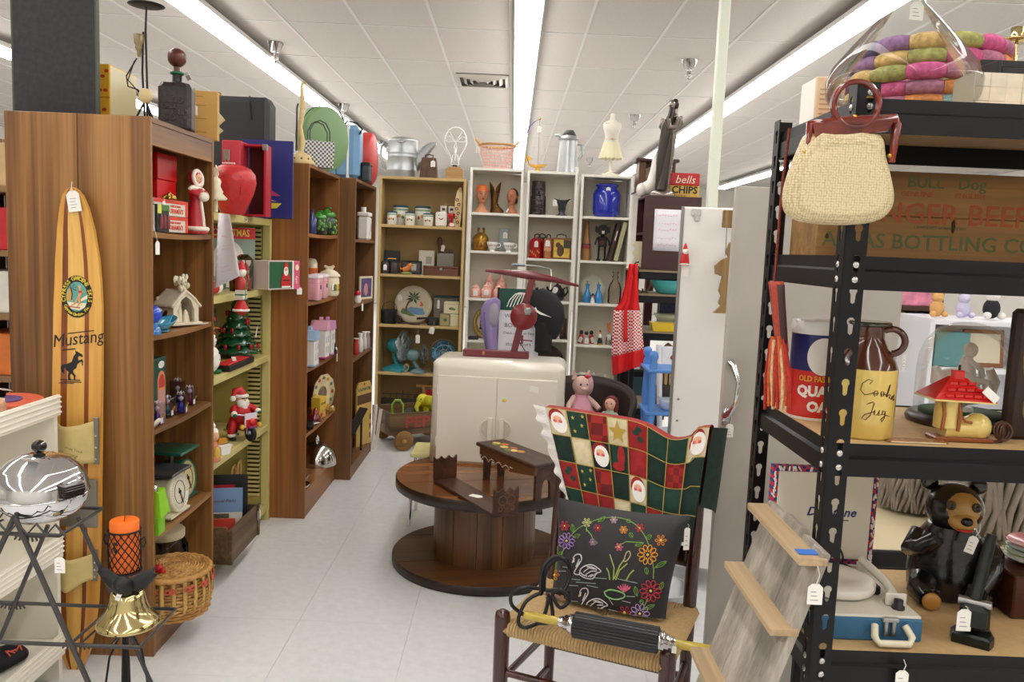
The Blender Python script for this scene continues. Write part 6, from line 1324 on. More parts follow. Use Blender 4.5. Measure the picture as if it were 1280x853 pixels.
ob('bell',MB().lo([[(-.07*k,-.05*k,z),(.07*k,-.05*k,z),(.07*k,.05*k,z),(-.07*k,.05*k,z)] for k,z in ((1,0),(.93,.08),(.82,.15),(.78,.158))],sm=False),RU,t);ob('loop',MB().tu([(-.03,0,.157),(-.03,0,.18),(0,0,.185),(.03,0,.18),(.03,0,.157)],.006,6),RU,t);PTag(t,(.035,-.046,.165),.03,.036,.05);ob('side_seam',MB().cy((.066,-.052,.01),(.054,-.043,.15),.004,n=6),RU,t)
t=Th('light_bulb_lamp','clear acrylic light-bulb shaped lamp on a wooden block','lamp',BK(568,ZTT,6.87));ob('wood_base',MB().pm([(-.07,0),(.07,0),(.07,.075),(.045,.10),(-.045,.10),(-.07,.075)],-.05,.05),wood('a8814c','cba26c','x',10,.5),t);ob('collar',MB().cy((0,0,.10),(0,0,.118),.02,n=14),M('3a2f2a',.5),t)
ACR=M('fbf6f4',.1,coat=.5)
bo=[(-.03,.12),(-.032,.16),(-.045,.20),(-.075,.25),(-.09,.30),(-.085,.35),(-.06,.395),(-.025,.418),(0,.42)];bo=bo+[(-x,z) for x,z in bo[-2::-1]]
ob('acrylic_plate',MB().pm([(x*.97,z) for x,z in bo[::-1]][::-1],-.004,.004),glass((245,240,240),.12,1),t);ob('bulb_outline',MB().tu([(x,0,z) for x,z in bo],.0055,6,closed=True),ACR,t)
for sg in (-1,1):ob('filament_loop',MB().tu([(sg*.003,0,.21),(sg*.012,0,.26),(0,0,.30),(sg*.05,0,.345),(sg*.078,0,.345),(sg*.085,0,.315),(sg*.06,0,.303),(0,0,.31),(sg*.03,0,.35),(sg*.05,0,.385)],.0045,6),ACR,t)
ob('screw_thread',MB().tu([(-.03,-.002,.135),(-.02,-.002,.20),(.02,-.002,.20),(.03,-.002,.135)],.005,6).tu([(0,-.002,.15),(0,-.002,.26)],.0045,6),ACR,t,kind='stuff')
# ---------------- white bookcases: tops ----------------
BAY[:]=-9,9
t=Th('pink_wire_basket','pink wire basket with a rolled straw rim on the leftmost white bookcase','basket',BK(620.5,2.1955,6.88));PW=M('e6b9ac',.5);ST=wood('a8713a','d9a868','x',40,.6)
b=MB();n=30
for k in range(8):z=.005+.024*k;q=.105+.04*k/8;b.to((0,0,z),q,.0026,30,5)
for k in range(n):a=2*pi*k/n;b.tu([(.10*cos(a),.10*sin(a),.002),(.144*cos(a),.144*sin(a),.19)],.0026,4)
ob('wire_wall',b,PW,t,kind='stuff')
ob('straw_rim',MB().to((0,0,.192),.147,.010,32,8),ST,t);ob('handle_loop',MB().tu([(-.14,-.02,.195),(-.175,-.01,.235),(-.168,.01,.245),(-.14,.02,.2)],.009,8),ST,t);ob('handle_loop',MB().tu([(.14,-.02,.195),(.178,-.01,.225),(.17,.01,.232),(.14,.02,.2)],.009,8),ST,t);PTag(t,(-.155,-.03,.2),.02,.036,.055)
AMB=M('d9a83a',.12,coat=.5)
t=Th('glass_ship','amber glass ship ornament with a purple curved plume on the middle white bookcase','ornament',BK(672,2.1885,6.87));ob('foot',MB().la([(.045,0),(.047,.006),(.02,.016),(.018,.035)],18),AMB,t)
ob('hull',MB().lo([[(x,w_*cos(a),z0_+d*min(0,sin(a))*1+.0) for a in [2*pi*k/12 for k in range(12)]] for x,w_,z0_,d in ((-.085,.004,.075,.01),(-.06,.022,.062,.022),(0,.034,.058,.028),(.06,.022,.062,.022),(.075,.004,.07,.01))]),AMB,t)
ob('bowsprit',MB().tu([(-.075,0,.07),(-.10,0,.13),(-.108,0,.15)],.004,6),M('8a6a2c',.4),t);ob('jib_sail',MB().pm([(-.105,.145),(-.098,.075),(-.045,.105)],-.002,.002),M('dcb04a',.3),t)
ob('mast',MB().cy((.0,0,.06),(0,0,.42),.0028,n=6),M('b9a890',.4),t);ob('rigging',MB().tu([(0,0,.41),(.07,0,.075)],.001,4).tu([(0,0,.41),(-.06,0,.075)],.001,4),M('cfc6c4',.5),t,kind='stuff')
ob('purple_plume',MB().tu([(.0,0,.42),(-.04,0,.405),(-.08,0,.36),(-.11,0,.29),(-.125,0,.22)],[.002,.008,.013,.011,.003],6,flat=.5),M('8a6ab0',.4),t);PTag(t,(.0,-.006,.40),.03,.034,.05);ob('finial',MB().ba((0,0,.425),.010,8,6),GOLD,t)
t=Th('galvanised_pitcher','grey galvanised pitcher with a flared hood on the middle white bookcase','pitcher',BK(709,2.1885,6.87));r_=.088
ob('pitcher_body',MB().la([(r_*1.02,0),(r_,.006),(r_*.92,.10),(r_*.8,.255),(r_*.78,.265),(r_*1.0,.268),(r_*1.02,.276),(r_*.8,.28),(r_*.7,.30)],28),GALV,t);ob('dark_hood',MB().tu([(-.055,0,.285),(-.02,0,.315),(.02,0,.315),(.06,0,.285)],[.012,.036,.036,.012],12),M('4a4c4a',.5,.5),t);ob('spout',MB().tu([(-.05,0,.28),(-.08,0,.305),(-.115,0,.30)],[.022,.016,.013],10),GALV,t);ob('handle',MB().tu([(.07,0,.235),(.105,0,.23),(.12,0,.15),(.075,0,.10)],[.010]*4,8),GALV,t);PTag(t,(.07,-.06,.055),.005,.036,.045)
t=Th('mini_mannequin','small cream dress-form mannequin in a lace skirt on the end white bookcase','mannequin',BK(762,2.1785,6.87));t.scale=(.92,)*3;MC=M('e9e2cc',.5)
ob('base',MB().rb((-.075,-.05,0),(.075,.05,.02),.006).la([(.05,.02),(.03,.032),(.014,.04)],16),MC,t);ob('post',MB().la([(.014,.04),(.010,.08),(.016,.11),(.01,.13),(.012,.2)],12),MC,t)
def tor(rx_,ry_,z):return [(rx_*cos(2*pi*k/20),ry_*sin(2*pi*k/20)-(.008 if .34<z<.44 else 0)*max(0,-sin(2*pi*k/20)),z) for k in range(20)]
ob('torso',MB().lo([tor(.06,.05,.20),tor(.072,.055,.25),tor(.068,.05,.29),tor(.055,.042,.325),tor(.062,.05,.37),tor(.076,.06,.41),tor(.082,.05,.445),tor(.074,.04,.465),tor(.04,.03,.48),tor(.022,.02,.495),tor(.02,.018,.515),tor(.021,.019,.518)]),M('e3ddd0',.45),t);ob('neck_knob',MB().la([(.016,.518),(.020,.53),(.014,.545),(.001,.55)],12),MC,t)
b=MB();n=36;b.lo([[((.070+.035*v)*(1+.07*v*cos(9*2*pi*k/n))*cos(2*pi*k/n),(.055+.03*v)*(1+.07*v*cos(9*2*pi*k/n))*sin(2*pi*k/n),.295-.135*v-(.012*(k%2) if v==1 else 0)) for k in range(n)] for v in (0,.3,.65,1)],False);ob('lace_skirt',b,M('e8e0bc',.8),t)
ob('belt',MB().lo([tor(.057,.044,.315),tor(.059,.046,.322),tor(.057,.044,.33)],caps=False),M('d8cfae',.5),t);ob('buckle',MB().ba((0,-.048,.322),(.010,.004,.008),8,6),GOLD,t);ob('shoulder_bow',MB().ba((-.055,-.03,.46),(.014,.01,.01),8,6).ba((-.03,-.035,.458),(.014,.01,.01),8,6),MC,t)
# ---------------- white bookcases: shelves ----------------
BAY[:]=-.344,.042
Z=WZ1[0]+.0005
def bust(name,lab,px,Y,hair,cap,turn,skin,s):
 t=Th(name,lab,'bust',BK(px,Z,Y),turn);t.scale=(s,)*3;S_=M(skin,.45)
 def ring(rx_,ry_,z,cy=0):return [(rx_*cos(2*pi*k/20),cy+ry_*sin(2*pi*k/20),z) for k in range(20)]
 ob('shoulders',MB().lo([ring(.055,.038,0),ring(.055,.038,.008),ring(.045,.034,.026),ring(.028,.026,.042,.004),ring(.023,.023,.07,.006),ring(.026,.026,.092,.002)]),S_,t)
 h=MB().lo([ring(.012,.014,.074,-.018),ring(.028,.03,.086,-.008),ring(.038,.043,.108,-.002),ring(.042,.050,.135,.002),ring(.042,.052,.160,.006),ring(.036,.046,.185,.008),ring(.022,.03,.202,.01),ring(.004,.006,.208,.01)])
 h.tu([(0,-.047,.147),(0,-.058,.130),(0,-.056,.122)],[.005,.008,.007],8);h.ba((-.012,-.040,.14),(.011,.008,.006),8,6);h.ba((.012,-.040,.14),(.011,.008,.006),8,6);h.ba((0,-.037,.085),(.012,.010,.010),8,6)
 for sx in (-1,1):h.ba((sx*.043,.006,.135),(.006,.011,.018),8,6)
 ob('head',h,S_,t)
 ob('lips',MB().ba((0,-.047,.106),(.013,.006,.0035),10,6).ba((0,-.0455,.1),(.011,.006,.0035),10,6),M('8f3f34',.4),t)
 f=MB()
 for sx in (-.017,.017):f.ba((sx,-.0455,.141),(.008,.004,.0032),8,6)
 ob('eyes',f,M('2a1c18',.3),t);f=MB()
 for sx in (-1,1):f.tu([(sx*.007,-.0505,.152),(sx*.018,-.049,.157),(sx*.028,-.043,.153)],.0017,5)
 ob('eyebrows',f,M('2f1d16',.6),t)
 if cap:ob('cap',MB().lo([ring(.045,.055,.150,.010),ring(.047,.056,.168,.012),ring(.041,.05,.192,.014),ring(.026,.034,.208,.014),ring(.004,.006,.214,.014)]),M(hair,.5),t);ob('cap_back',MB().ba((0,.03,.135),(.042,.035,.045),14,9),M(hair,.5),t)
 else:ob('hair',MB().ba((0,.020,.155),(.048,.046,.06),18,12).ba((.0,.045,.115),(.032,.025,.034),12,8).ba((.03,.014,.125),(.018,.03,.04),10,8),M(hair,.4),t)
 return t
bust('capped_head_bust','terracotta head bust in a bright orange bathing cap',602,6.85,'e0702f',True,12,'c98a66',1.08)
t=bust('dark_haired_bust','terracotta woman head bust with sleek black hair',639,6.85,'17171c',False,-22,'b87452',.98);PTag(t,(0.0,-.06,.045),.004,.016,.034,0,0,30)
BRZ=M('6b4d26',.32,.75,var=.25,scale=18)
t=Th('bronze_boot','bronzed high-laced boot with a tall open cuff between the two busts','boot',BK(619,Z,6.91));t.scale=(.85,.9,1);ob('sole',MB().rb((-.055,-.03,0),(.085,.03,.012),.004),BRZ,t)
def br(cx,cy,rx_,ry_,z):return [(cx+rx_*cos(2*pi*k/18),ry_*sin(2*pi*k/18),z) for k in range(18)]
ob('boot_foot',MB().lo([br(.015,0,.066,.028,.0125),br(.015,0,.064,.028,.03),br(-.0,0,.045,.026,.055),br(-.012,0,.034,.026,.085),br(-.012,0,.036,.028,.12),br(-.01,0,.042,.030,.16),br(-.01,0,.046,.031,.175)]),BRZ,t);ob('boot_cuff',MB().sh(lambda u,v:((-.01+(.046+.012*v)*cos(pi+2*pi*u)),(.031+.004*v)*sin(pi+2*pi*u),.175+v*(.085*abs(cos(pi*u*2))**.5 if True else 0)),32,4,.003),BRZ,t)
lc=MB()
for k in range(6):z=.06+.02*k;lc.tu([(.03-.012*sin(k/6*pi),-.026,z),(.01,-.032,z+.006)],.0025,5);lc.tu([(.01,-.032,z),(.03-.012*sin(k/6*pi),-.026,z+.006)],.0025,5)
ob('lacing',lc,M('8f6c3a',.3,.7),t,kind='stuff')
Z=WZ1[1]+.0005
GJ=M('a97a2c',.28,.6,var=.25,scale=40)
t=Th('gold_pig_jar','gold-brown cookie jar with two curled knobs on the lid','cookie jar',BK(600.5,Z,6.88));ob('jar',MB().la([(.05,0),(.064,.012),(.068,.05),(.064,.09)],24),GJ,t);ob('lid',MB().la([(.067,.0905),(.066,.1),(.052,.128),(.03,.145),(.001,.15)],24),GJ,t)
for sx in (-.022,.022):ob('curled_knob',MB().tu([(sx,0,.142),(sx*1.1,0,.165),(sx*1.0,-.008,.182),(sx*.7,-.014,.178)],[.012,.010,.011,.010],8),GJ,t)
ob('relief_mask',MB().ba((-.01,-.066,.045),(.024,.008,.03),10,7).ba((-.018,-.073,.052),(.006,.004,.006),6,5),M('8a5f22',.3,.6),t)
t=Th('grey_glass_vase','square blue-grey glass vase with a white tag behind the teacups','vase',BK(629,Z,6.93));ob('vase',MB().rb((-.04,-.03,0),(.04,.03,.19),.004),M('8f9a9c',.15,coat=.4),t);PTag(t,(.012,-.033,.17),.01,.036,.05)
def teacup(px,lab,trim):
 t=Th('teacup',lab,'teacup',BK(px,Z,6.81,.078),0,'teacups');ob('saucer_foot',MB().la([(.02,0),(.024,.004),(.018,.012)],16),WHITE,t);ob('cup',MB().la([(.018,.012),(.03,.022),(.042,.05),(.05,.074),(.048,.074),(.04,.052),(.001,.02)],24),M('ece9e2',.2,coat=.4),t);ob('handle',MB().tu([(.042,0,.062),(.06,0,.066),(.07,0,.05),(.058,0,.034),(.036,0,.034)],.0045,7),WHITE,t)
 for k in range(5):b=MB();b.M=RZ(-140+25*k)@ TR(.0415,0,.046);ob('flower_print',b.ba((0,0,0),(.002,.006,.006),7,5),M(trim,.5),t)
 PTag(t,(.0,-.045,.01),.004,.04,.022,0,-50)
teacup(615,'white floral teacup, left one of the two','b88aa0');teacup(637,'white floral teacup with blue foot, right one of the two','8a9ab8')
Z=WZ1[2]+.0005
PG=M('f0b4a6',.12,coat=.5)
def pinkjar(px,Y,h,r,lab,dz=0,tg=False):
 t=Th('pink_glass_jar',lab,'jar',BK(px,Z+dz,Y),0,'pink glass jars');ob('jar',MB().la([(r*.8,0),(r,.006),(r,h*.55),(r*.75,h*.66),(r*.6,h*.7)],18),PG,t);ob('lid',MB().la([(r*.7,h*.7),(r*.74,h*.74),(r*.5,h*.84),(r*.14,h*.9),(r*.2,h*.96),(.001,h)],16),PG,t)
 if tg:PTag(t,(0,-r-.004,h*.6),.006,.036,.045)
pinkjar(594.5,6.82,.115,.043,'pink glass jar at the left end, smallest',tg=True);pinkjar(608,6.80,.13,.045,'pink glass jar with tag, front middle',tg=True);pinkjar(623,6.80,.125,.045,'pink glass jar, front right');pinkjar(611,6.93,.20,.046,'tall pink glass jar at the back left',tg=True);pinkjar(626,6.93,.195,.046,'tall pink glass jar at the back right')
t=Th('orange_dish','orange dish with a dark blue bowl on it behind the red winder','dish',BK(642.5,Z,6.83,.052));ob('orange_box',MB().rb((-.05,-.035,0),(.05,.035,.03),.006),M('df8a2c',.4),t);ob('blue_bowl',MB().la([(.02,.0305),(.04,.045),(.045,.065),(.042,.065),(.001,.04)],18),M('23306a',.2),t)
Z=WZ1[3]+.0005
t=Th('gold_oval_mirror','round mirror in a lacy gold frame standing on the lower white shelf','mirror',BK(606,Z,6.91),0,rot=(-6,0,12));n=36
def rg(q,y):return [(q*.8*cos(2*pi*k/n),y,.13+q*sin(2*pi*k/n)) for k in range(n)]
ob('mirror_glass',MB().lo([rg(.001,-.004),rg(.102,-.004),rg(.102,.003),rg(.001,.003)],False),M('e8e8ea',.03,1),t);b=MB();b.tu([(.116*.8*cos(2*pi*k/n),-.002,.13+(.116+.004*(-1)**k)*sin(2*pi*k/n)) for k in range(n)],.0125,7,closed=True);ob('gold_frame',b,M('b3924a',.35,.7,var=.2,scale=90),t)
t=Th('black_pouch','small black folded pouch at the left of the mirror','pouch',BK(592,Z,6.79));ob('pouch',MB().rb((-.045,-.025,0),(.04,.03,.026),.01),BLACK,t)
# middle white bookcase
BAY[:]=.116,.477
Z=WZ2[0]+.0005
TK=M('2b1f22',.18,coat=.5,var=.4,scale=50,bump=.6)
t=Th('tiki_vase','tall dark glossy carved face vase on the top middle shelf','vase',BK(672,Z,6.88));ob('vase',MB().la([(.062,0),(.066,.008),(.064,.15),(.056,.165),(.058,.2),(.055,.262),(.057,.275),(.05,.275),(.048,.2)],22,squash=.85),TK,t)
b=MB()
for (x,z,rx_,rz_) in ((-.022,.215,.014,.008),(.022,.215,.014,.008),(0,.19,.010,.018),(0,.165,.03,.007),(-.03,.12,.018,.008),(.03,.12,.018,.008),(0,.12,.010,.016),(0,.085,.04,.008),(-.02,.05,.02,.008),(.02,.05,.02,.008),(0,.02,.045,.007)):b.ba((x,-.053,z),(rx_,.010,rz_),10,6)
ob('carved_relief',b,TK,t,kind='stuff')
t=Th('footed_vase','iridescent dark footed glass vase with an uneven flared rim','vase',BK(702,Z,6.86));n=24;b=MB();b.lo([[(q*cos(2*pi*k/n),q*.8*sin(2*pi*k/n),z+(.016*cos(2*pi*k/n)**2*(1 if k<99 else 0) if z>.12 else 0)) for k in range(n)] for q,z in ((.048,0),(.05,.006),(.03,.014),(.022,.03),(.03,.05),(.032,.085),(.045,.115),(.072,.128),(.066,.128),(.028,.09))],False);ob('vase',b,M('4a5058',.12,.4,var=.3,scale=20),t);PTag(t,(-.062,-.03,.135),.006,.034,.05)
Z=WZ2[1]+.0005
def lunch(px,lab,w_,h_,d,c,rz,dome=False,Y=6.87):
 t=Th('lunch_box',lab,'lunch box',BK(px,Z,Y,w_/2+.006 if not dome else .082),rz,'vintage lunch boxes');C_=M(c,.35)
 if dome:ob('box',MB().pm([(-w_/2,0),(w_/2,0),(w_/2,h_*.65)]+[(w_/2*cos(pi*k/10),h_*.65+h_*.35*sin(pi*k/10)) for k in range(1,10)]+[(-w_/2,h_*.65)],-d/2,d/2),C_,t)
 else:ob('box',MB().rb((-w_/2,-d/2,0),(w_/2,d/2,h_),.012),C_,t);ob('rim_seam',MB().rb((-w_/2-.002,-d/2+.012,-.0),(w_/2+.002,-d/2+.018,h_+.002),.012),M('8a6a44',.4,.5),t)
 ob('handle',MB().tu([(-w_*.28,0,h_*.97),(-w_*.24,0,h_+.025),(0,0,h_+.034),(w_*.24,0,h_+.025),(w_*.28,0,h_*.97)],.005,7),M('2a2624',.4),t);return t
t=lunch(660,'red domed lunch box with gold print, leftmost',.098,.165,.09,'a8181c',-30,True)
for k in range(7):ob('gold_print',MB().ba((-.05+.016*k,-.046,.022+.012*((k*3)%4)),(.006,.003,.010),7,5),M('d9b45a',.5),t)
PTag(t,(.02,-.05,.15),.01,.036,.05)
t=lunch(676.5,'black lunch box behind the red domed one',.10,.17,.08,'17181c',0,Y=6.975)
t=lunch(684.5,'brown patterned lunch box between the black one and the picture one',.06,.165,.10,'a8683c',-8,Y=6.85);ob('portrait_print',MB().box((-.03,-.0512,.06),(.03,-.0495,.12)),M('c98a6a',.5,var=.3,scale=50),t);PTag(t,(.0,-.055,.16),.01,.036,.05)
t=lunch(706,'yellow picture lunch box with a brown rim, rightmost of four',.15,.17,.08,'8f5a34',4,Y=6.85);ob('yellow_print',MB().box((-.066,-.0412,.012),(.066,-.0398,.158)),M('cfae4a',.5,var=.25,scale=30),t);ob('rider_print',MB().ba((-.01,-.041,.07),(.03,.0025,.05),10,7).ba((-.03,-.0415,.115),(.022,.0025,.022),10,7),M('5f4428',.5),t);ob('dark_corner_print',MB().box((.015,-.0418,.09),(.066,-.0405,.157)),M('3d3a34',.5),t)
Z=WZ2[2]+.0005
t=Th('black_teapot','black teapot with a white tag on the middle white bookcase','teapot',BK(700,Z,6.85,.095));ob('pot',MB().la([(.035,0),(.055,.012),(.066,.05),(.058,.09),(.035,.112),(.03,.115)],22),M('18171a',.25),t);ob('lid',MB().la([(.034,.1155),(.03,.125),(.012,.132),(.008,.14),(.013,.15),(.001,.156)],16),M('18171a',.25),t);ob('handle',MB().tu([(.05,0,.10),(.078,0,.115),(.085,0,.075),(.062,0,.04)],.008,8),M('18171a',.25),t);ob('spout',MB().tu([(-.055,0,.06),(-.08,0,.09),(-.085,0,.115)],[.016,.011,.009],8),M('18171a',.25),t);PTag(t,(-.012,-.06,.12),.006,.04,.05,0,0,15)
t=Th('clear_glass_jar','clear glass jar behind the red winder on the middle white bookcase','jar',BK(664,Z,6.86));ob('jar',MB().la([(.035,0),(.04,.01),(.042,.08),(.03,.1),(.032,.12)],18),glass((235,240,238),.3,1.2),t);ob('lid',MB().la([(.034,.1205),(.03,.135),(.008,.14),(.01,.15),(.001,.155)],14),glass((235,240,238),.3,1.2),t)
Z=WZ2[3]+.0005
t=Th('dark_brown_box','narrow dark brown upright box on the lower middle shelf','box',BK(709.5,Z,6.84,.03));ob('box',MB().rb((-.025,-.03,0),(.025,.03,.17),.003),M('3a2218',.35),t);ob('gold_line',MB().box((-.012,-.0308,.0),(-.006,-.03,.16)),GOLD,t);ob('lid_edge',MB().rb((-.028,-.033,.0),(.028,.033,.03),.002),M('2d1a12',.35),t)
t=Th('cut_glass_bowl','clear cut-glass bowl with tags on the lower middle shelf','bowl',BK(684,Z,6.84));ob('bowl',MB().la([(.03,0),(.05,.01),(.075,.05),(.08,.07),(.076,.07),(.045,.012),(.001,.01)],22),glass((225,228,224),.45,1.4),t);PTag(t,(.05,-.05,.05),.01,.05,.03,0,-30,30)
PTag(t,(.08,-.03,.055),.006,.03,.04)
Z=WZ2[4]+.0005
t=Th('round_brown_tray','large round dark brown tray standing on edge behind the white cabinet','tray',BK(699,Z,6.95,.158),0,rot=(-8,0,0));n=30
def rt(q,y):return [(q*cos(2*pi*k/n),y,.155+q*sin(2*pi*k/n)) for k in range(n)]
ob('tray',MB().lo([rt(.001,0),rt(.13,0),rt(.154,-.02),rt(.155,-.012),rt(.13,.008),rt(.001,.008)],False),M('4a2c1a',.35),t)
# end white bookcase
BAY[:]=.552,.928
Z=WZ3[0]+.0005
CB=M('1c2fae',.1,coat=.6)
t=Th('cobalt_jar','large cobalt blue glass jar filling the top shelf of the end bookcase','jar',BK(757,Z,6.88));ob('jar',MB().la([(.08,0),(.085,.004),(.095,.008),(.108,.03),(.110,.05),(.110,.19),(.1,.215),(.082,.232),(.080,.245),(.095,.252),(.097,.262),(.09,.268),(.078,.262),(.076,.2)],30),CB,t)
rb=MB()
for z in (.06,.18):rb.to((0,0,z),.110,.0025,30,5)
for k in range(10):a=2*pi*k/10;rb.tu([(.1105*cos(a),.1105*sin(a),.05),(.1105*cos(a),.1105*sin(a),.19)],.002,4)
ob('moulded_rib',rb,CB,t,kind='stuff');PTag(t,(0,-.10,.25),.012,.036,.055)
Z=WZ3[1]+.0005
t=Th('baseball_bat','brown wooden bat with painted bands standing in the shelf corner','bat',BK(732,Z,6.90));ob('bat',MB().la([(.034,0),(.036,.01),(.036,.1),(.03,.18),(.02,.26),(.014,.31),(.013,.32),(.001,.322)],18),wood('8a5a2f','bf8a50','z',14,.35),t);ob('painted_band',MB().la([(.0365,.095),(.0368,.1),(.0365,.12)],18),M('a8322c',.4),t);ob('painted_band',MB().la([(.0368,.125),(.0368,.13),(.036,.135)],18),M('2f3a5a',.4),t)
t=Th('tin_robot','black toy robot figure with a boxy winged head and thin legs','toy robot',BK(751.5,Z,6.86));RBK=M('211c1d',.4,.3)
ob('head',MB().pm([(-.03,.215),(.03,.215),(.03,.225),(.058,.235),(.06,.285),(.045,.275),(.03,.285),(.018,.295),(-.018,.295),(-.03,.285),(-.045,.275),(-.06,.285),(-.058,.235),(-.03,.225)],-.03,.03),RBK,t);ob('torso',MB().rb((-.036,-.026,.115),(.036,.026,.20),.006),RBK,t);ob('neck',MB().cy((0,0,.199),(0,0,.218),.016,n=12),RBK,t);ob('chest_dial',MB().to((0,-.0265,.15),.012,.003,14,5,RX(90)),M('7a4a3a',.4),t);ob('mouth_plate',MB().rb((-.010,-.033,.222),(.012,-.029,.245),.002),M('d9d4cc',.4),t)
for sx in (-1,1):ob('leg',MB().cy((sx*.027,0,.012),(sx*.025,0,.116),.008,n=10),RBK,t);ob('foot',MB().rb((sx*.027-.016,-.03,0),(sx*.027+.016,.016,.016),.005),RBK,t);ob('arm',MB().tu([(sx*.036,0,.19),(sx*.052,-.006,.165),(sx*.058,-.014,.13)],[.008,.007,.008],8),RBK,t)
for sx in (-.022,.022):ob('eye',MB().ba((sx,-.031,.262),.006,8,6),M('6a3a2c',.4),t)
t=Th('leaning_book','dark brown hardback leaning in the end bookcase, inner one of two','book',BK(760,Z+.0035,6.90),0,'leaning books',rot=(0,12,0));ob('cover',MB().rb((-.014,-.10,.0),(.014,.06,.315),.003),M('3d2c22',.5),t);ob('spine_label',MB().box((-.004,-.1008,.17),(.006,-.0998,.25)),M('d8d2c4',.6),t)
t=Th('leaning_book','olive hardback leaning outermost in the end bookcase','book',BK(774.5,Z+.0045,6.87,.09),0,'leaning books',rot=(0,12,0));ob('cover',MB().rb((-.014,-.10,.0),(.014,.06,.325),.003),M('a8a47c',.5),t);ob('page_block',MB().box((.0142,-.095,.006),(.018,.055,.32)),CRE,t)
Z=WZ3[2]+.0005
BB=M('2f86c4',.12,coat=.5)
for px,lab in ((733.5,'blue glass bell-shaped decanter, left of the pair'),(747.5,'blue glass bell-shaped decanter, right of the pair')):
 t=Th('blue_decanter',lab,'decanter',BK(px,Z,6.85),0,'blue glass decanters');ob('decanter',MB().la([(.036,0),(.039,.006),(.034,.06),(.02,.095),(.012,.115),(.013,.14),(.02,.15),(.018,.152),(.009,.14)],20),BB,t);ob('collar_ring',MB().to((0,0,.118),.0135,.003,14,5),BB,t);ob('stopper',MB().tu([(0,0,.14),(-.004,0,.165),(-.006,0,.18)],[.006,.004,.003],6),M('5f6a3a',.3),t)
t=Th('white_scalloped_plate','pale green scalloped plate behind the blue decanters','plate',BK(739.5,Z,6.96),0,rot=(-6,0,0));n=32
def rs(q,y):return [(q*(1+.04*cos(8*2*pi*k/n))*cos(2*pi*k/n),y,.115+q*(1+.04*cos(8*2*pi*k/n))*sin(2*pi*k/n)) for k in range(n)]
ob('plate',MB().lo([rs(.001,0),rs(.07,0),rs(.11,-.012),rs(.11,-.006),rs(.07,.006),rs(.001,.006)],False),M('dfe0cc',.3),t)
t=Th('hat_lady_figurine','tiny black-hatted figurine between the blue decanters','figurine',BK(740.5,Z,6.80));ob('body',MB().la([(.014,0),(.018,.01),(.012,.035),(.006,.045)],12),WHITE,t);ob('head',MB().ba((0,0,.055),.013,10,7),SKIN,t);ob('hat',MB().la([(.020,.062),(.019,.065),(.010,.067),(.008,.08),(.001,.081)],12),BLACK,t)
t=Th('clear_bottle','tall clear glass bottle with a necked top beside the red apron','bottle',BK(767.5,Z,6.86));ob('bottle',MB().la([(.05,0),(.055,.006),(.056,.12),(.045,.16),(.026,.185),(.02,.21),(.026,.214),(.026,.226),(.02,.23),(.02,.25),(.027,.254),(.027,.262),(.02,.262)],24),glass((222,205,190),.38,1.3),t)
Z=WZ3[3]+.0005
for k,(px,Y,c_) in enumerate(((726,6.86,'b3242a'),(732.5,6.79,'b8a8a0'),(738.5,6.86,'b3242a'))):
 t=Th('black_capped_shaker',('red doll-shaped shaker with a black cap, left of three','glass shaker with a black cap and white tag, front middle of three','red doll-shaped shaker with a black cap, right of three')[k],'shaker',BK(px,Z,Y),0,'black-capped shakers');ob('body',MB().la([(.024,0),(.027,.008),(.024,.05),(.014,.075),(.012,.08)],16),M(c_,.2,coat=.4),t);ob('cap',MB().ba((0,0,.092),(.017,.017,.019),12,8),M('151316',.25),t);PTag(t,(.002,-.03,.06),.004,.03,.045,0,0,20-20*k)
t=Th('gilt_figurine','small black, white and gold figurine on the lower end shelf','figurine',BK(749.5,Z,6.80));ob('base',MB().la([(.024,0),(.026,.008),(.018,.014)],14),GOLD,t);ob('black_robe',MB().la([(.022,.014),(.02,.04),(.012,.06)],14),BLACK,t);ob('white_torso',MB().la([(.012,.06),(.014,.075),(.006,.09)],12),WHITE,t);ob('head',MB().ba((0,0,.1),.011,10,7),SKIN,t);ob('cap',MB().la([(.010,.106),(.006,.12),(.001,.125)],10),M('8a3a2c',.4),t)
t=Th('striped_bottle','narrow bottle with an orange striped stopper beside the apron','bottle',BK(761,Z,6.82));ob('bottle',MB().la([(.026,0),(.028,.01),(.026,.06),(.012,.08),(.01,.1)],16),glass((225,225,220),.45,1.3),t);ob('striped_stopper',MB().tu([(0,0,.1),(-.006,0,.14),(-.01,0,.185)],[.008,.013,.014],8),M('d9683c',.4,var=.3,scale=90),t);PTag(t,(-.004,-.02,.1),.01,.032,.045)
t=Th('squat_glass_jar','squat clear glass jar at the right of the lower end shelf','jar',BK(767,Z,6.90));ob('jar',MB().la([(.03,0),(.034,.006),(.034,.05),(.026,.06),(.001,.06)],16),glass((228,228,222),.4,1.3),t);ob('lid',MB().la([(.028,.0605),(.028,.07),(.001,.072)],14),STEEL,t)
Z=WZ3[4]+.0005
t=Th('white_swan_teapot','white porcelain teapot with two tall curved handles beside the wicker chair','teapot',BK(761,Z,6.85,.114));ob('pot',MB().la([(.03,0),(.045,.01),(.06,.04),(.05,.07),(.02,.085),(.001,.087)],20),M('ece8dc',.2,coat=.4),t);ob('lid_knob',MB().la([(.012,.086),(.006,.095),(.010,.105),(.001,.11)],12),WHITE,t);ob('spout',MB().tu([(-.05,0,.05),(-.08,0,.08),(-.10,0,.12)],[.014,.009,.007],8),WHITE,t);ob('handle',MB().tu([(.05,0,.03),(.075,0,.06),(.09,0,.10),(.1,0,.12)],.008,8),WHITE,t)
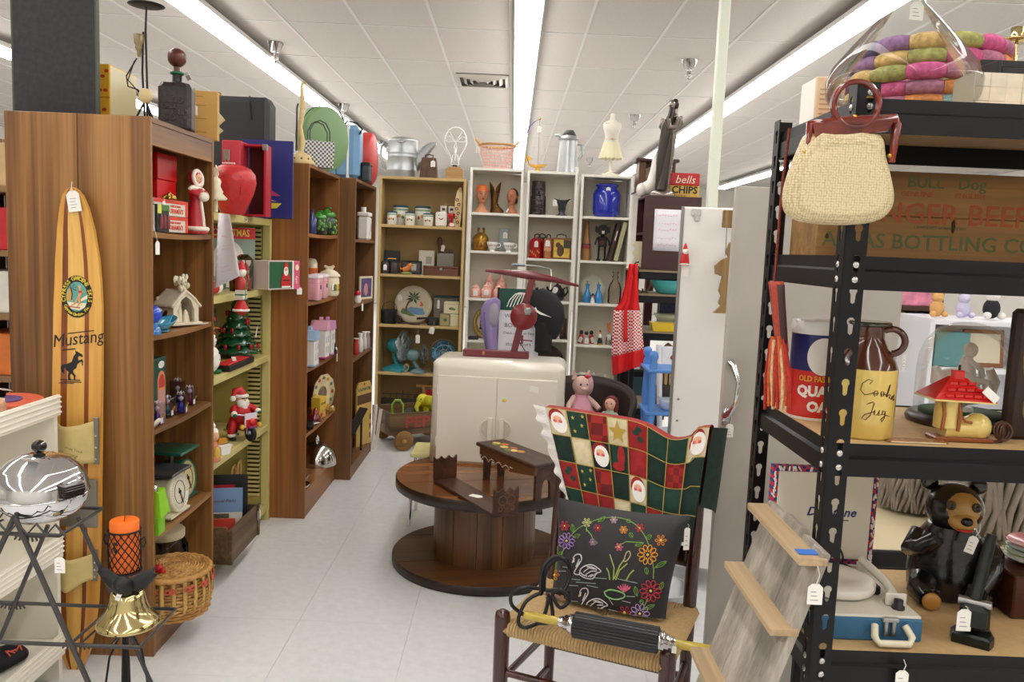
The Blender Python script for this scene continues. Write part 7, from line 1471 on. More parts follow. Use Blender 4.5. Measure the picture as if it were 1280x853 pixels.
t=Th('white_pitcher','white ceramic pitcher half hidden behind the dolls','pitcher',BK(727,Z,6.84,.08));ob('pitcher',MB().la([(.035,0),(.045,.02),(.04,.07),(.03,.1),(.036,.12),(.03,.12)],18),M('e8e4d8',.25),t);ob('handle',MB().tu([(-.035,0,.1),(-.065,0,.11),(-.07,0,.06),(-.042,0,.03)],.006,7),WHITE,t)
# ---------------- things on the spool and the cabinet ----------------
DKW=wood('2a170e','5a3520','x',14,.4,'41261a')
ZS=SPZ+.001
a_,b_=at(541,600,Z=ZS+.012),at(617,645,Z=ZS+.012)
ang=math.degrees(math.atan2(b_.y-a_.y,b_.x-a_.x))
t=Th('book_rack','carved dark wooden expanding book rack lying at the front of the spool table','book rack',(a_.x,a_.y,ZS),ang);L=(b_-a_).length
ob('tray_board',MB().rb((0,.002,0),(L,.118,.014),.002),DKW,t)
for x,h in ((0,.125),(L-.012,.122)):
 pts=[(0,.0145),(.12,.0145),(.12,h)]+[(.12-.12*k/12,h-.014*abs(sin(pi*k/4))*(1 if k%12 else 0)) for k in range(1,13)]
 b=MB();b.M=Matrix(((0,1,0,x),(1,0,0,0),(0,0,1,0),(0,0,0,1)));q=ob('end_board',b.pm(pts,0,.012),DKW,t)
 if x:
  c=MB()
  for (u,z,r) in ((.04,.07,.02),(.08,.07,.02),(.06,.045,.013),(.06,.09,.012),(.03,.035,.01),(.09,.035,.01)):c.to((x-.0005,u,z),r,.003,12,5,RY(90));c.to((x+.0125,u,z),r,.003,12,5,RY(90))
  ob('carved_scroll',c,M('5f3f28',.5),q,kind='stuff')
b=MB();b.M=TR(L*.55,.06,.0145)@ RZ(30);ob('price_tag',b.pz([(-.03,-.016),(.02,-.02),(.035,0),(.02,.018),(-.028,.016)],0,.0015),PAPER,t)
a_,b_=at(601,597,Z=ZS),at(664,626,Z=ZS)
L=(b_-a_).length+.045;ang=math.degrees(math.atan2(b_.y-a_.y,b_.x-a_.x))
t=Th('footstool','small dark wooden footstool with painted fruit on top, on the spool table','footstool',(a_.x-.015,a_.y-.006,ZS),ang)
ob('seat_board',MB().rb((-.015,-.01,.158),(L+.005,.155,.176),.006),DKW,t);c_=(('d9b24a',.05,.07),('c9702c',.09,.09),('e0c068',.13,.06),('b8602c',.17,.085),('e2c87a',.21,.06),('c98a3a',.24,.08),('6a7a3a',.07,.05),('6a7a3a',.19,.045))
for c,x,y in c_:ob('painted_fruit',MB().ba((x,y,.176),(.024,.02,.0022),12,6),M(c,.5,var=.2,scale=60),t)
for y in (0.006,.138):
 pts=[(0,.1575),(0,.12)]+[(.02+.26*k/16*.93,.092+.018*abs(sin(pi*k/4))) for k in range(17)]+[(L-.012,.12),(L-.012,.1575)]
 q=ob('apron',MB().pm(pts,y,y+.012),wood('4a2a16','7a4d2a','x',14,.45),t);st=MB()
 for k in range(34):x=.006+.274*k/33;z=(.098+.018*abs(sin(pi*((x-.02)/.2418*16)/4)) if .02<x<.262 else .115);st.ba((x,y-.001 if y<.1 else y+.013,z),.0028,5,4)
 ob('white_stitching',st,M('dcd2bc',.6),q,kind='stuff')
for x in (.014,L-.034):
 b=MB();b.M=Matrix(((0,1,0,x),(1,0,0,0),(0,0,1,0),(0,0,0,1)))
 pts=[(0.02,0),(.052,0),(.054,.06)]+[(.078+.022*cos(pi-pi*k/8),.07+.025*sin(pi-pi*k/8)) for k in range(9)]+[(.102,.06),(.104,0),(.136,0),(.136,.1575),(.02,.1575)]
 ob('leg_board',b.pm(pts,0,.018),DKW,t)
# red yarn winder on the cabinet
RW=M('6a1a22',.3,coat=.3);ZC_=SPZ+CH+.0005
p=bx(620,4.36,ZC_);t=Th('red_yarn_winder','dark red wooden yarn winder with a round wheel on top of the white metal cabinet','yarn winder',(p,4.36,ZC_),-3)
ob('base_board',MB().rb((-.175,-.03,0),(.175,.03,.036),.004),RW,t);ob('paint_chip',MB().box((-.07,-.0308,.012),(-.06,-.03,.03)),M('c08a4a',.6),t)
ob('post',MB().lo([[(x+dx,y,z) for dx,y in ((-.018,-.016),(.018,-.016),(.018,.016),(-.018,.016))] for x,z in ((.095,.036),(.175,.42))],sm=False),RW,t)
ob('top_arm',MB().tu([(-.075,0,.455),(.02,0,.45),(.17,0,.44),(.30,0,.42),(.42,0,.395)],[.006,.014,.026,.015,.006],10),RW,t)
w_=ob('wheel',MB().la([(.001,-.02),(.066,-.02),(.070,-.015),(.070,.015),(.066,.02),(.001,.02)],32),M('7a1a1e',.3,coat=.3),t,loc=(.14,-.046,.225),rot=(90,0,0));b=MB();b.M=TR(.022,.03-.0,.02);ob('hex_nut',b.la([(.022,0),(.022,.008),(.012,.010),(.012,.002),(.001,.002)],6,sm=False),STEEL,w_)
ob('guide_wire',MB().tu([(.06,0,.455),(.065,0,.49),(.13,0,.492),(.22,0,.488),(.27,.0,.475),(.275,0,.43)],.003,6),STEEL,t);ob('wire_sleeve',MB().tu([(.07,0,.491),(.135,0,.491)],.008,8),M('6f7480',.4,.5),t);ob('white_hook',MB().tu([(.27,0,.475),(.275,-.002,.43),(.272,0,.37)],.0035,6),WHITE,t)
ob('crank_pin',MB().tu([(.12,-.03,.10),(.19,-.035,.098)],.004,6).rb((.13,-.04,.08),(.142,-.02,.125),.003),RW,t);ob('brace_wire',MB().tu([(.12,-.018,.09),(.155,-.02,.04)],.003,6),BLACK,t)
# booth sign behind with a cap and a lavender hood
SY=4.86;sx0,sx1=bx(621,SY,1.2),bx(678,SY,1.2);ztop,zmid,zb=at(640,361,Y=SY).z,at(640,388,Y=SY).z,.74
t=Th('booth_sign','black-framed booth sign with a green header standing behind the white cabinet','sign',((sx0+sx1)/2,SY,0));hw_=(sx1-sx0)/2
for x in (-hw_,hw_-.014):ob('frame_post',MB().rb((x,-.008,.02),(x+.014,.012,ztop+.005),.003),BLACK,t)
ob('foot_plate',MB().rb((-hw_-.05,-.12,0),(hw_+.05,.12,.02),.004),BLACK,t);ob('green_header',MB().box((-hw_+.0145,-.004,zmid),(hw_-.0145,.006,ztop)),M('16493c',.5),t)
for k in range(5):ob('white_stripe',MB().tu([(-.075+.018*k,-.005,zmid+.02),(-.06+.018*k,-.005,zmid+.06),(-.03+.013*k,-.005,zmid+.095),(.0+.008*k,-.005,zmid+.105)],.0035,5),WHITE,t)
ob('paper_sheet',MB().box((-hw_+.0145,-.003,zb),(hw_-.0145,.005,zmid-.003)),M('e9e6ec',.7),t)
TI=M('4a4a5c',.7)
for s_,sz_,dz in (('Welcome to',.034,.035),('BOOTH 26',.036,.09),('Check us out on Ebay',.021,.135),('store hours',.032,.20)):Tx(s_,sz_,t,TI,TR(.0,-.0035,zmid-dz)@ RX(90),name='lettering')
BLK=M('17171c',.8,bump=.15)
t=Th('sports_hat','black baseball cap with a white tick mark hung on the booth sign','hat',(sx1-.005,SY-.07,at(690,437,Y=SY-.07).z));
ob('crown',MB().lo([[(x+rx_*cos(2*pi*k/18),ry_*sin(2*pi*k/18),z+.5*x_*cos(2*pi*k/18)) for k in range(18)] for x,rx_,ry_,z,x_ in ((.06,.03,.02,.06,0),(.05,.07,.045,.10,.02),(.04,.095,.055,.17,.03),(.03,.095,.055,.24,.03),(.0,.075,.045,.31,.03),(-.03,.03,.02,.345,.02))]),BLK,t)
ob('visor',MB().sh(lambda u,v:(-.035+.10*v+.03*sin(pi*u)*0,-.03-.02*sin(pi*v)+.03*u*0,.17-.19*u+.03*(v-.5)**2),8,8,.006),BLK,t)
b=MB();b.M=TR(-.005,-.062,.215)@ RY(32)@ RX(8);ob('white_tick',b.pm([(-.05,.004),(-.035,-.012),(.0,-.010),(.06,.012),(.0,.002),(-.03,.0),(-.046,.010)],-.004,0),WHITE,t);ob('top_button',MB().ba((-.035,0,.35),.010,8,6),BLK,t)
t=Th('lavender_hood','lavender quilted hood hanging on the left of the booth sign','hood',(sx0-.03,SY-.07,at(612,440,Y=SY).z-.1));LV=M('8f7fb0',.8)
ob('hood_outer',MB().lo([[(x+rx_*cos(2*pi*k/16),.04*sin(2*pi*k/16),z) for k in range(16)] for x,rx_,z in ((.02,.03,0),(.01,.035,.12),(-.005,.045,.22),(-.01,.055,.31),(-.003,.055,.37),(.01,.04,.41),(.02,.01,.425))]),LV,t);ob('grey_lining',MB().ba((.012,-.03,.33),(.034,.02,.075),12,9),M('9a93a0',.9),t);ob('quilt_seam',MB().tu([(-.04,-.03,.34),(-.03,-.042,.22),(-.01,-.042,.1)],.004,5),M('6f6096',.8),t)
# chrome-legged stool with a yellow seat
t=Th('chrome_stool','chrome-legged stool with a pale yellow seat half hidden behind the spool table','stool',(-.40,4.60,0));YS=M('e6dc9a',.4);ob('seat',MB().rb((-.12,-.135,.385),(.14,.135,.412),.012),YS,t)
for x,y in ((-.105,-.14),(-.10,.12),(.12,-.1),(.12,.12)):ob('leg',MB().tu([(x*.85,y*.85,.384),(x*1.02,y*1.02,.2),(x*1.1,y*1.1,0.001)],.010,8),CHROME,t)
# ---------------- ladder-back chair with quilt, cushion and electric roller ----------------
ca=-23.3;CHX,CHY=.316,2.418
MHG=wood('2c110d','55241a','z',12,.25,'3e1812',coat=.5)
ch=Th('rush_chair','dark mahogany ladder-back chair with a woven rush seat in the foreground','chair',(CHX,CHY,0),ca);cm=ch.matrix_basis.copy() if False else TR(CHX,CHY,0)@ RZ(ca)
W2,D2=.247,.19
for sx in (-1,1):
 ob('front_leg',MB().la([(.016,0),(.020,.02),(.023,.3),(.0235,.47),(.021,.484),(.012,.490),(.001,.491)],14),MHG,ch,loc=(sx*W2,-D2,0))
 ob('rear_leg',MB().tu([(sx*W2*.93,D2,0),(sx*W2*.93,D2,.45),(sx*W2*.93,D2+.03,.72),(sx*W2*.93,D2+.069,.985)],[.016,.021,.020,.015],12),MHG,ch)
for z in (.17,.30):ob('stretcher',MB().cy((-W2,-D2,z),(W2,-D2,z),.011),MHG,ch)
for sx in (-1,1):
 for z in (.14,.27):ob('stretcher',MB().cy((sx*W2,-D2,z),(sx*W2*.93,D2,z),.011),MHG,ch)
ob('stretcher',MB().cy((-W2*.93,D2,.22),(W2*.93,D2,.22),.011),MHG,ch)
for z in (.60,.76,.93):ob('back_slat',MB().sh(lambda u,v:(-W2*.92+2*W2*.92*u,D2+.012+.09*(z-.45)**1.0*.9+.02*sin(pi*u)-.0,z-.03+.06*v+.012*sin(pi*u)*v),12,3,.010),MHG,ch)
RU_=M('bd9d6c',.75,var=.12,scale=90,bump=.2);b=MB();N_=26
for k in range(N_):
 f=(k+.5)/N_;x1,y1=W2*(1-f),D2*(1-f);zc=.455-.010*f
 for sg in (-1,1):
  b.tu([(-x1,sg*(D2+.012),.440),(-x1,sg*(D2+.004),.452),(-x1*1.0,sg*y1,zc),(-x1,sg*y1*.99,zc)],.0072,5) if k==-1 else None
 b.tu([(-x1,-y1,zc),(-x1,-(D2+.006),.452),(-x1,-(D2+.016),.436),(-x1,-(D2+.006),.420)],.0055,5);b.tu([(x1,-y1,zc),(x1,-(D2+.006),.452),(x1,-(D2+.016),.436),(x1,-(D2+.006),.420)],.0055,5)
 b.tu([(-x1,y1,zc),(-x1,D2+.004,.452)],.0055,5);b.tu([(x1,y1,zc),(x1,D2+.004,.452)],.0055,5)
 for sg in (-1,1):b.tu([(sg*(x1),y1,zc+.001),(sg*(W2+.004),y1,.452),(sg*(W2+.012),y1,.436)],.0055,5);b.tu([(sg*(x1),-y1,zc+.001),(sg*(W2+.004),-y1,.452),(sg*(W2+.012),-y1,.436)],.0055,5)
ob('rush_seat',b,RU_,ch,kind='stuff');ob('seat_core',MB().rb((-W2+.01,-D2+.002,.424),(W2-.01,D2-.002,.446),.006),M('6a4a24',.9),ch)
# frame of the chair back for hanging cloth: pixel ray meets the plane of the back
BN=Vector((-sin(rad(ca)),cos(rad(ca)),0));BN=(BN-Vector((0,0,.2))).normalized()
def plane(px,py,off,z0=.8):
 P0=cm @ Vector((0,D2+.075*(z0-.45)/.57+off,z0));d=at(px,py,Y=2)-CAMLOC;return CAMLOC+d*((P0-CAMLOC).dot(BN)/d.dot(BN))
def mix(a,b,u):return a+(b-a)*u
def qp(u,v):
 top=(mix(682,887,u),mix(509,541,u)+16*math.exp(-((u-.78)/.14)**2)-8*u*(u>.9));bot=(mix(712,866,u),mix(628,668,u))
 px,py=mix(top[0],bot[0],v),mix(top[1],bot[1],v)
 return plane(px,py,-.062-.012*sin(v*3+u*5)-.010*sin(u*11+v*2)*(1-v*.5))
t=Th('patchwork_quilt','christmas patchwork quilt with Santa squares draped over the ladder-back chair','quilt',(0,0,0));t.location=(CHX,CHY,.0);o0=Vector((CHX,CHY,0))
QG=M('123a2c',.8,var=.25,scale=30);QD=M('0e2a22',.85,var=.3,scale=50);QR=checks('a01f1a','7a1514',60,45);QK=checks('a3241c','6f1212',26,26);QC=M('e0d2ac',.85,var=.1,scale=60);QS=M('9a1c1e',.8,var=.25,scale=40)
RS_=M('8a1a18',.8)
rows=[[QC,QG,QK,QC,QS,QG,QG,QC],[QD,QC,QD,QG,QS,QD,QR,QD],[QS,QG,QK,QD,QC,QG,QG,QD],[QG,QS,QS,QC,QG,QS,QG,QD]]
deco={(0,0):'santa',(0,1):'stars',(0,3):'star',(0,7):'santa',(1,2):'santa',(1,3):'stocking',(2,1):'stars',(2,4):'santa',(0,4):'holly',(2,0):'holly'}
nc,nr=8,4
def V2(p):return tuple(p-o0)
for j in range(nr):
 for i in range(nc):
  u0,u1,v0,v1=i/nc,(i+1)/nc,j/3.6,min((j+1)/3.6,1.1)
  def f(u,v,u0=u0,u1=u1,v0=v0,v1=v1):return V2(qp(mix(u0,u1,u),mix(v0,v1,v))-BN*.006*(sin(pi*u)*sin(pi*v))**.5)
  pt=ob('patch',MB().sh(f,6,6,.0),rows[j][i],t);dk=deco.get((j,i))
  def pl(u,v,e=.009):return V2(qp(mix(u0,u1,u),mix(v0,v1,v))-BN*e)
  def blob(cu,cv,ru,rv,e,mat,nm,pts=None):
   vs=[pl(cu,cv,e)];n=18 if not pts else len(pts)
   for k in range(n):a=2*pi*k/n;q=pts[k] if pts else 1;vs.append(pl(cu+ru*q*cos(a-pi/2),cv+rv*q*sin(a-pi/2),e-.0006))
   ob(nm,MB().add(vs,[(0,1+(k+1)%n,1+k) for k in range(n)],True),mat,pt)
  if dk=='santa':
   blob(.48,.36,.4,.36,.0085,QS,'santa_hat_print');blob(.55,.52,.40,.40,.0092,WHITE,'santa_beard_print');blob(.5,.40,.22,.13,.0100,SKIN,'santa_face_print');blob(.36,.47,.09,.06,.0106,M('d9606a',.8),'cheek_print');blob(.64,.47,.09,.06,.0106,M('d9606a',.8),'cheek_print')
  elif dk=='star':blob(.5,.52,.46,.44,.0095,M('b9973c',.7),'gold_star_print',[1,.45]*5)
  elif dk=='stars':
   for cu,cv in ((.3,.25),(.7,.5),(.3,.75),(.8,.15)):blob(cu,cv,.10,.09,.0095,M('c9b45a',.7),'small_star_print',[1,.42]*5)
  elif dk=='stocking':blob(.62,.4,.2,.4,.0095,QS,'stocking_print');blob(.45,.78,.34,.16,.0095,QS,'stocking_print')
  elif dk=='holly':
   for cu,cv in ((.4,.4),(.65,.6),(.55,.25)):blob(cu,cv,.16,.1,.0095,QG,'holly_print')
GT=M('b39a4a',.7)
st=MB()
for j in range(nr):
 st.tu([V2(qp(u/30,j/3.6)-BN*.007) for u in range(31)],.0016,4)
for i in range(1,nc):st.tu([V2(qp(i/nc,v/20)-BN*.007) for v in range(21)],.0016,4)
ob('gold_stitching',st,GT,t,kind='stuff')
def lace(u,v):
 p=qp(0,v);q=plane(*((mix(667,708,v)+2*sin(v*34),mix(506,626,v))),-.05);r=mix(q,p,u);return V2(r-BN*(.006+.008*sin(v*46)*(1-u)))
ob('lace_border',MB().sh(lace,6,60,.0),M('ece6e2',.85,bump=.5,scale=200),t,'white ruffled lace border')
def backf(u,v):
 p=qp(u,0);d=BN*(.145*min(1,v*2.2));return V2(p+d+Vector((0,0,.010*sin(pi*min(1,v*3))-.30*max(0,v-.3))))
ob('back_fold',MB().sh(backf,24,8,.0),QS,t)
def flap(u,v):p=qp(1,v*.75);return V2(p+BN*(.02+.12*u)+Vector((.006+.032*sin(pi*min(1,u*1.6)/2),0,-.035*u*v+.008*sin(v*7)*u)))
ob('side_flap',MB().sh(flap,5,8,.0),QD,t);
# cushion
def plc(px,py,off):return plane(px,py,off,.62)
TLc,TRc,BLc,BRc=(697,622),(864,645),(686,770),(832,790)
def cu_(u,v,side):
 px=mix(mix(TLc[0],TRc[0],u),mix(BLc[0],BRc[0],u),v);py=mix(mix(TLc[1],TRc[1],u),mix(BLc[1],BRc[1],u),v)
 e=(max(0,1-abs(2*u-1)**2.6)*max(0,1-abs(2*v-1)**2.6))**.55
 pin=.06*(1-e);px += (mix(-1,1,u))*-6*sin(pi*v);py += mix(-1,1,v)*-5*sin(pi*u)
 q=plc(px,py,-.128)-BN*(side*.045*e+(.02*v));q.z=max(q.z,.470);return q
t=Th('embroidered_cushion','black cushion embroidered with swans and flowers leaning on the chair back','cushion',(CHX,CHY,0));CUS=M('17141c',.5,sheen=.3,bump=.1)
ob('cover_front',MB().sh(lambda u,v:V2(cu_(u,v,1)),26,24),CUS,t);ob('cover_back',MB().sh(lambda u,v:V2(cu_(1-u,v,-1)),26,24),CUS,t)
def ce(x,y,e=.0022):
 u,v=.5,.5
 for _ in range(12):
  q=cu_(u,v,1)-CAMLOC;w=q.dot(_F);px,py=PCX+FPX*q.dot(_R)/w,PCY-FPX*q.dot(_U)/w
  u=min(1,max(0,u+(x-px)/165));v=min(1,max(0,v+(y-py-(x-px)*.13)/148))
 return V2(cu_(u,v,1)-BN*e)
def cp(x,y):return (630+x/3.661,620+y/3.661)
thread={}
def spl(P):
 if len(P)<5:return P
 Q=[]
 for i in range(len(P)-1):
  a,p,q,d=P[max(i-1,0)],P[i],P[i+1],P[min(i+2,len(P)-1)]
  for k in range(3):s=k/3;Q.append(tuple(.5*(2*p[j]+(q[j]-a[j])*s+(2*a[j]-5*p[j]+4*q[j]-d[j])*s*s+(3*p[j]-a[j]-3*q[j]+d[j])*s**3) for j in (0,1)))
 return Q+[P[-1]]
def st_(c,pts,r=.0016):pts=spl(pts);b=thread.setdefault(c,MB());b.tu([ce(*cp(*p)) for p in pts],r,4)
def flower(x,y,R,c,n=9,c2='e8dc6a',ph=0,half=False):
 for k in range(n):
  a=ph+2*pi*k/n if not half else ph+pi*k/(n-1);dx,dy=cos(a),sin(a);nx,ny=-dy,dx
  st_(c,[(x+dx*R*.3,y+dy*R*.3),(x+dx*R*.75+nx*R*.2,y+dy*R*.75+ny*R*.2),(x+dx*R,y+dy*R),(x+dx*R*.75-nx*R*.2,y+dy*R*.75-ny*R*.2),(x+dx*R*.3,y+dy*R*.3)],.0013)
 b=thread.setdefault(c2,MB());b.ba(ce(*cp(x,y)),.0042 if R>25 else .0028,8,5)
def leaf(x,y,x2,y2,w=9):dx,dy=x2-x,y2-y;l=math.hypot(dx,dy);nx,ny=-dy/l*w,dx/l*w;mx,my=(x+x2)/2,(y+y2)/2;st_('6f9a45',[(x,y),(mx+nx,my+ny),(x2,y2),(mx-nx,my-ny),(x,y)],.0012);st_('6f9a45',[(x,y),(x2,y2)],.0012)
for (x,y,R,c) in ((287,207,38,'a57fc4'),(658,270,46,'e8a43a'),(672,436,50,'c42f45'),(622,540,46,'b89fd6'),(718,204,26,'dc8a30'),(278,138,22,'c4304a'),(430,147,18,'b03050'),(622,148,20,'c43048'),(548,156,18,'e09a3c'),(228,362,26,'df8a34'),(258,478,24,'d9a23c'),(552,535,30,'b3304a'),(407,212,16,'a868b4'),(527,235,18,'d96a8c'),(503,110,16,'c9a0c4'),(380,122,20,'cfd08a')):flower(x,y,R,c,10 if R>30 else 6)
for pts in ([(300,190),(340,150),(400,118),(470,100),(540,103),(600,130),(640,175),(665,230)],[(375,150),(400,180),(410,205)],[(515,235),(560,210),(640,215)],[(680,290),(686,340),(684,380)],[(280,235),(262,270),(225,300),(205,400)],[(660,470),(640,510)],[(240,500),(236,560)],[(552,560),(545,590)],[(380,140),(378,165)]):st_('86ac55',pts,.0016)
for q in ((320,170,312,130),(350,178,320,190),(430,120,465,95),(590,190,575,170),(650,200,675,180),(640,215,600,228),(690,330,745,300),(655,360,650,328),(610,460,600,415),(640,520,690,500),(245,265,228,228),(715,430,728,395),(250,270,270,262),(560,110,580,120),(640,490,622,480),(300,560,310,525),(395,215,430,215)):leaf(*q)
for (X_,Y_) in ((0,0),(30,155)):
 for pts in ([(312,305),(322,300),(318,285),(330,270),(350,270),(356,290),(345,312),(330,335),(322,355),(345,360),(352,335),(380,318),(410,318),(445,345),(425,355),(405,380),(370,375),(345,360)],[(370,345),(390,330),(415,335)],[(375,360),(400,345),(425,345)],[(385,370),(405,360)],[(380,325),(400,325),(425,338)],[(365,350),(378,338)],[(395,372),(412,362)],[(352,352),(362,362),(380,368)],[(318,300),(324,286)],[(336,320),(348,302)],[(415,360),(432,350)],[(330,325),(345,290)]):st_('d9d8dc',[(x+X_,y+Y_) for x,y in pts],.0019)
 st_('d9a83c',[(312+X_,305+Y_),(320+X_,290+Y_)],.0018)
for q in ((270,325,300,330),(250,345,285,345),(300,380,350,385),(330,395,420,402),(300,410,340,412),(410,375,470,380),(380,410,430,420),(520,380,610,400),(560,460,600,462),(540,480,580,490),(480,470,500,500),(300,480,340,485),(295,500,345,505),(290,520,350,520),(310,545,390,550),(420,540,500,548),(480,520,520,530),(500,560,530,560)):st_('9fb4b0',[q[:2],q[2:]],.0012)
for pts in ([(485,385),(480,350),(470,330)],[(500,385),(505,330),(485,268)],[(512,385),(530,340),(565,310)],[(560,388),(575,360),(595,340)],[(505,380),(530,320),(555,285)]):st_('a9bf6c',pts,.0022)
st_('c9b48a',[(548,300),(560,262),(575,255),(578,275),(562,298),(548,300)],.0018);st_('8fc47a',[(460,440),(490,430),(545,445),(550,465),(510,475),(470,460),(460,440)],.0024)
for k in range(6):st_('e0708c',[(550,440),(520+12*k,400+6*abs(k-2.5)),(530+9*k,425),(550,440)],.0018)
for c,b in thread.items():ob('embroidery',b,M(c,.6),t,kind='stuff')
PTag(t,ce(860,655,.004),.012,.018,.07,10);
# electric roller
pa,pb=at(655,769,Z=.520),at(898,815,Z=.516);ax=(pb-pa);Lr=ax.length
t=Th('black_ribbed_roller','black ribbed electric roller with yellow handles and chrome ferrules lying on the rush seat','roller',pa);t.rotation_euler=(0,math.asin(-ax.z/Lr),math.atan2(ax.y,ax.x));fr=lambda q:Lr*q
def seg(nm,prof,mat,n=18):return ob(nm,MB().lx([(r,fr(x)) for r,x in prof],n),mat,t)
YH=M('b9a33c',.2,coat=.4,var=.15,scale=12)
seg('left_handle',[(.001,0),(.010,.002),(.0125,.01),(.0125,.17),(.011,.195)],YH);seg('right_handle',[(.011,.79),(.0125,.81),(.0135,.99),(.011,1.0),(.001,1.0)],YH)
for x0,sg in ((.19,1),(.79,-1)):seg('ferrule',[(.013,x0),(.016,x0+sg*.012),(.016,x0+sg*.03),(.021,x0+sg*.032),(.021,x0+sg*.052),(.026,x0+sg*.054),(.026,x0+sg*.078)],CHROME)
rb=MB();n=96;rr_=[[(fr(x),(.0335+(.0026 if k%4<2 else 0)*(0<i<3))*q*cos(2*pi*k/n),(.0335+(.0026 if k%4<2 else 0)*(0<i<3))*q*sin(2*pi*k/n)) for k in range(n)] for i,(x,q) in enumerate(((.268,.9),(.275,1),(.705,1),(.712,.9)))]
ob('ribbed_drum',rb.lo(rr_,sm=False),M('15141a',.35),t)
cord=MB();c0=at(700,742,Y=2.36)-Vector(pa)
def C_(px,py,y):
 p=at(px,py,Y=y)
 if p.z<.472:p=at(px,py,Z=.472)
 return t.matrix_basis.inverted()@ p
bpy.context.view_layer.update()
for k,pts in enumerate(([(655,769),(640,757),(640,742),(655,735),(685,738),(715,745)],[(672,780),(655,785),(648,775),(660,750),(690,738),(712,742)],[(680,740),(682,715),(695,700),(708,702),(712,720),(700,738),(684,748)],[(676,744),(678,712),(692,697),(706,699),(714,716),(704,742)],[(672,780),(690,776),(688,750),(684,742)],[(686,745),(682,765),(676,775)],[(690,745),(700,760),(712,750),(702,738),(690,742)])):
 P=[Vector(C_(x,y,2.34-.012*k+.01*i*(-1)**i*.3)) for i,(x,y) in enumerate(pts)];Q=[]
 for i in range(len(P)-1):
  p0,p1,p2,p3=P[max(i-1,0)],P[i],P[i+1],P[min(i+2,len(P)-1)]
  for s_ in range(5):q=s_/5;Q.append(.5*((2*p1)+(p2-p0)*q+(2*p0-5*p1+4*p2-p3)*q*q+(3*p1-p0-3*p2+p3)*q**3))
 cord.tu(Q+[P[-1]],.0058,7)
ob('coiled_cord',cord,M('17171a',.45),t,kind='stuff');ob('cord_tie',MB().tu([C_(680,742,2.30),C_(692,744,2.29),C_(704,750,2.30)],.005,6),M('b08a7a',.6),t)
PTag(t,(fr(.79),-.02,.012),.01,.012,.02)
# galvanised tub behind the chair
p=at(866,783,Z=0);t=Th('steel_tub','small galvanised steel tub on the floor between the chair and the lockers','tub',(.70,p.y+.09,0));ob('tub',MB().la([(.10,0),(.105,.004),(.125,.13),(.13,.135),(.122,.13),(.1,.01),(.001,.008)],26),GALV,t);ob('rim',MB().to((0,0,.133),.127,.004,28,6),GALV,t)
# ---------------- between the white bookcases and the lockers ----------------
CH_=M('3b1313',.3,coat=.3)
RY2,RZ2=5.45,1.455
t=Th('cherry_cabinet','small dark cherry shelf cabinet standing on a black rack, under the statue','cabinet',(bx(804,RY2,1.7),RY2,RZ2+.001));KW2=.37;KH2=at(823,245,Y=RY2).z-RZ2
ob('front_panel',MB().rb((0,0,0),(KW2,.018,KH2),.002),CH_,t);ob('rear_panel',MB().rb((0,.30,0),(KW2,.318,KH2),.002),CH_,t);ob('inner_wall',MB().box((.10,.0185,.02),(.112,.2995,KH2-.02)),M('260c0c',.5),t)
for z in (0,KH2*.47,KH2-.018):ob('shelf',MB().rb((0.001,.0185,z),(KW2-.001,.2995,z+.018),.002),CH_,t)
q=bx(817,RY2-.004,1.7)-t.location.x;z1,z0=at(830,262,Y=RY2).z-RZ2,at(830,314,Y=RY2).z-RZ2
ob('paper_notice',MB().sh(lambda u,v:(q+.175*u,-.003-.004*sin(pi*u),z0+(z1-z0)*v),6,4,.0006),M('e9e6ee',.8),t);n_=MB();random.seed(21)
for k,zz in enumerate((.85,.66,.5,.3,.14)):
 for i in range(7):x=q+.03+.018*i;n_.tu([(x,-.009,z0+(z1-z0)*zz),(x+.010,-.009,z0+(z1-z0)*zz+random.uniform(-.008,.012))],.0016,4)
ob('red_handwriting',n_,M('d98a96',.8),t,kind='stuff')
t=Th('scalloped_bracket','cream scalloped wooden bracket standing in the open side of the cherry cabinet','bracket',(t.location.x-.004,5.53,RZ2+.0195));b=MB();b.M=RZ(90)
ob('bracket',MB().pm([(-.03,.001),(.07,.001),(.07,.165),(-.03,.165),(-.05,.145),(-.03,.12),(-.052,.09),(-.032,.06),(-.05,.03)],-.006,.006),M('e0d6b4',.5),t)
b2=Th('black_goods_rack','second black steel rack beyond the white locker, holding bowls','shelving rack',(.80,5.40,0))
for x in (0,.99):
 for y in (0,.42):ob('post',MB().rb((x,y,0),(x+.03,y+.03,RZ2-.001),.002),RS,b2)
for z in (RZ2,1.30,1.055,.55):ob('beam',MB().rb((.031,.001,z-.06),(.989,.02,z-.013),.004),RS,b2);ob('shelf_board',MB().box((.0,.0,z-.0125),(1.02,.45,z)),M('8a7a60',.7),b2)
def G(px,Z,Y=5.5):return (bx(px,Y,Z),Y,Z+.0005)
solo('turquoise_bowl','turquoise glass mixing bowl on the second black rack','bowl',MB().la([(.06,0),(.075,.006),(.105,.05),(.125,.085),(.13,.09),(.12,.088),(.07,.012),(.001,.01)],28),M('4ab8b4',.2,coat=.4),G(835,1.30))
solo('wire_ring_stand','small dark wire and brass stand left of the turquoise bowl','stand',MB().to((0,0,.06),.05,.005,20,6,RX(80)).la([(.04,0),(.035,.012),(.006,.016),(.006,.03)],12),M('5a4632',.4,.5),G(803,1.30,5.46))
solo('yellow_casserole','rectangular yellow casserole dish on the second black rack','dish',MB().lo([[(x*k,y*k,z) for x,y in ((-.11,-.06),(.11,-.06),(.11,.06),(-.11,.06))] for k,z in ((.88,0),(1,.055),(1.04,.058))],sm=False),M('e6c414',.25,coat=.4),G(833,1.055,5.47))
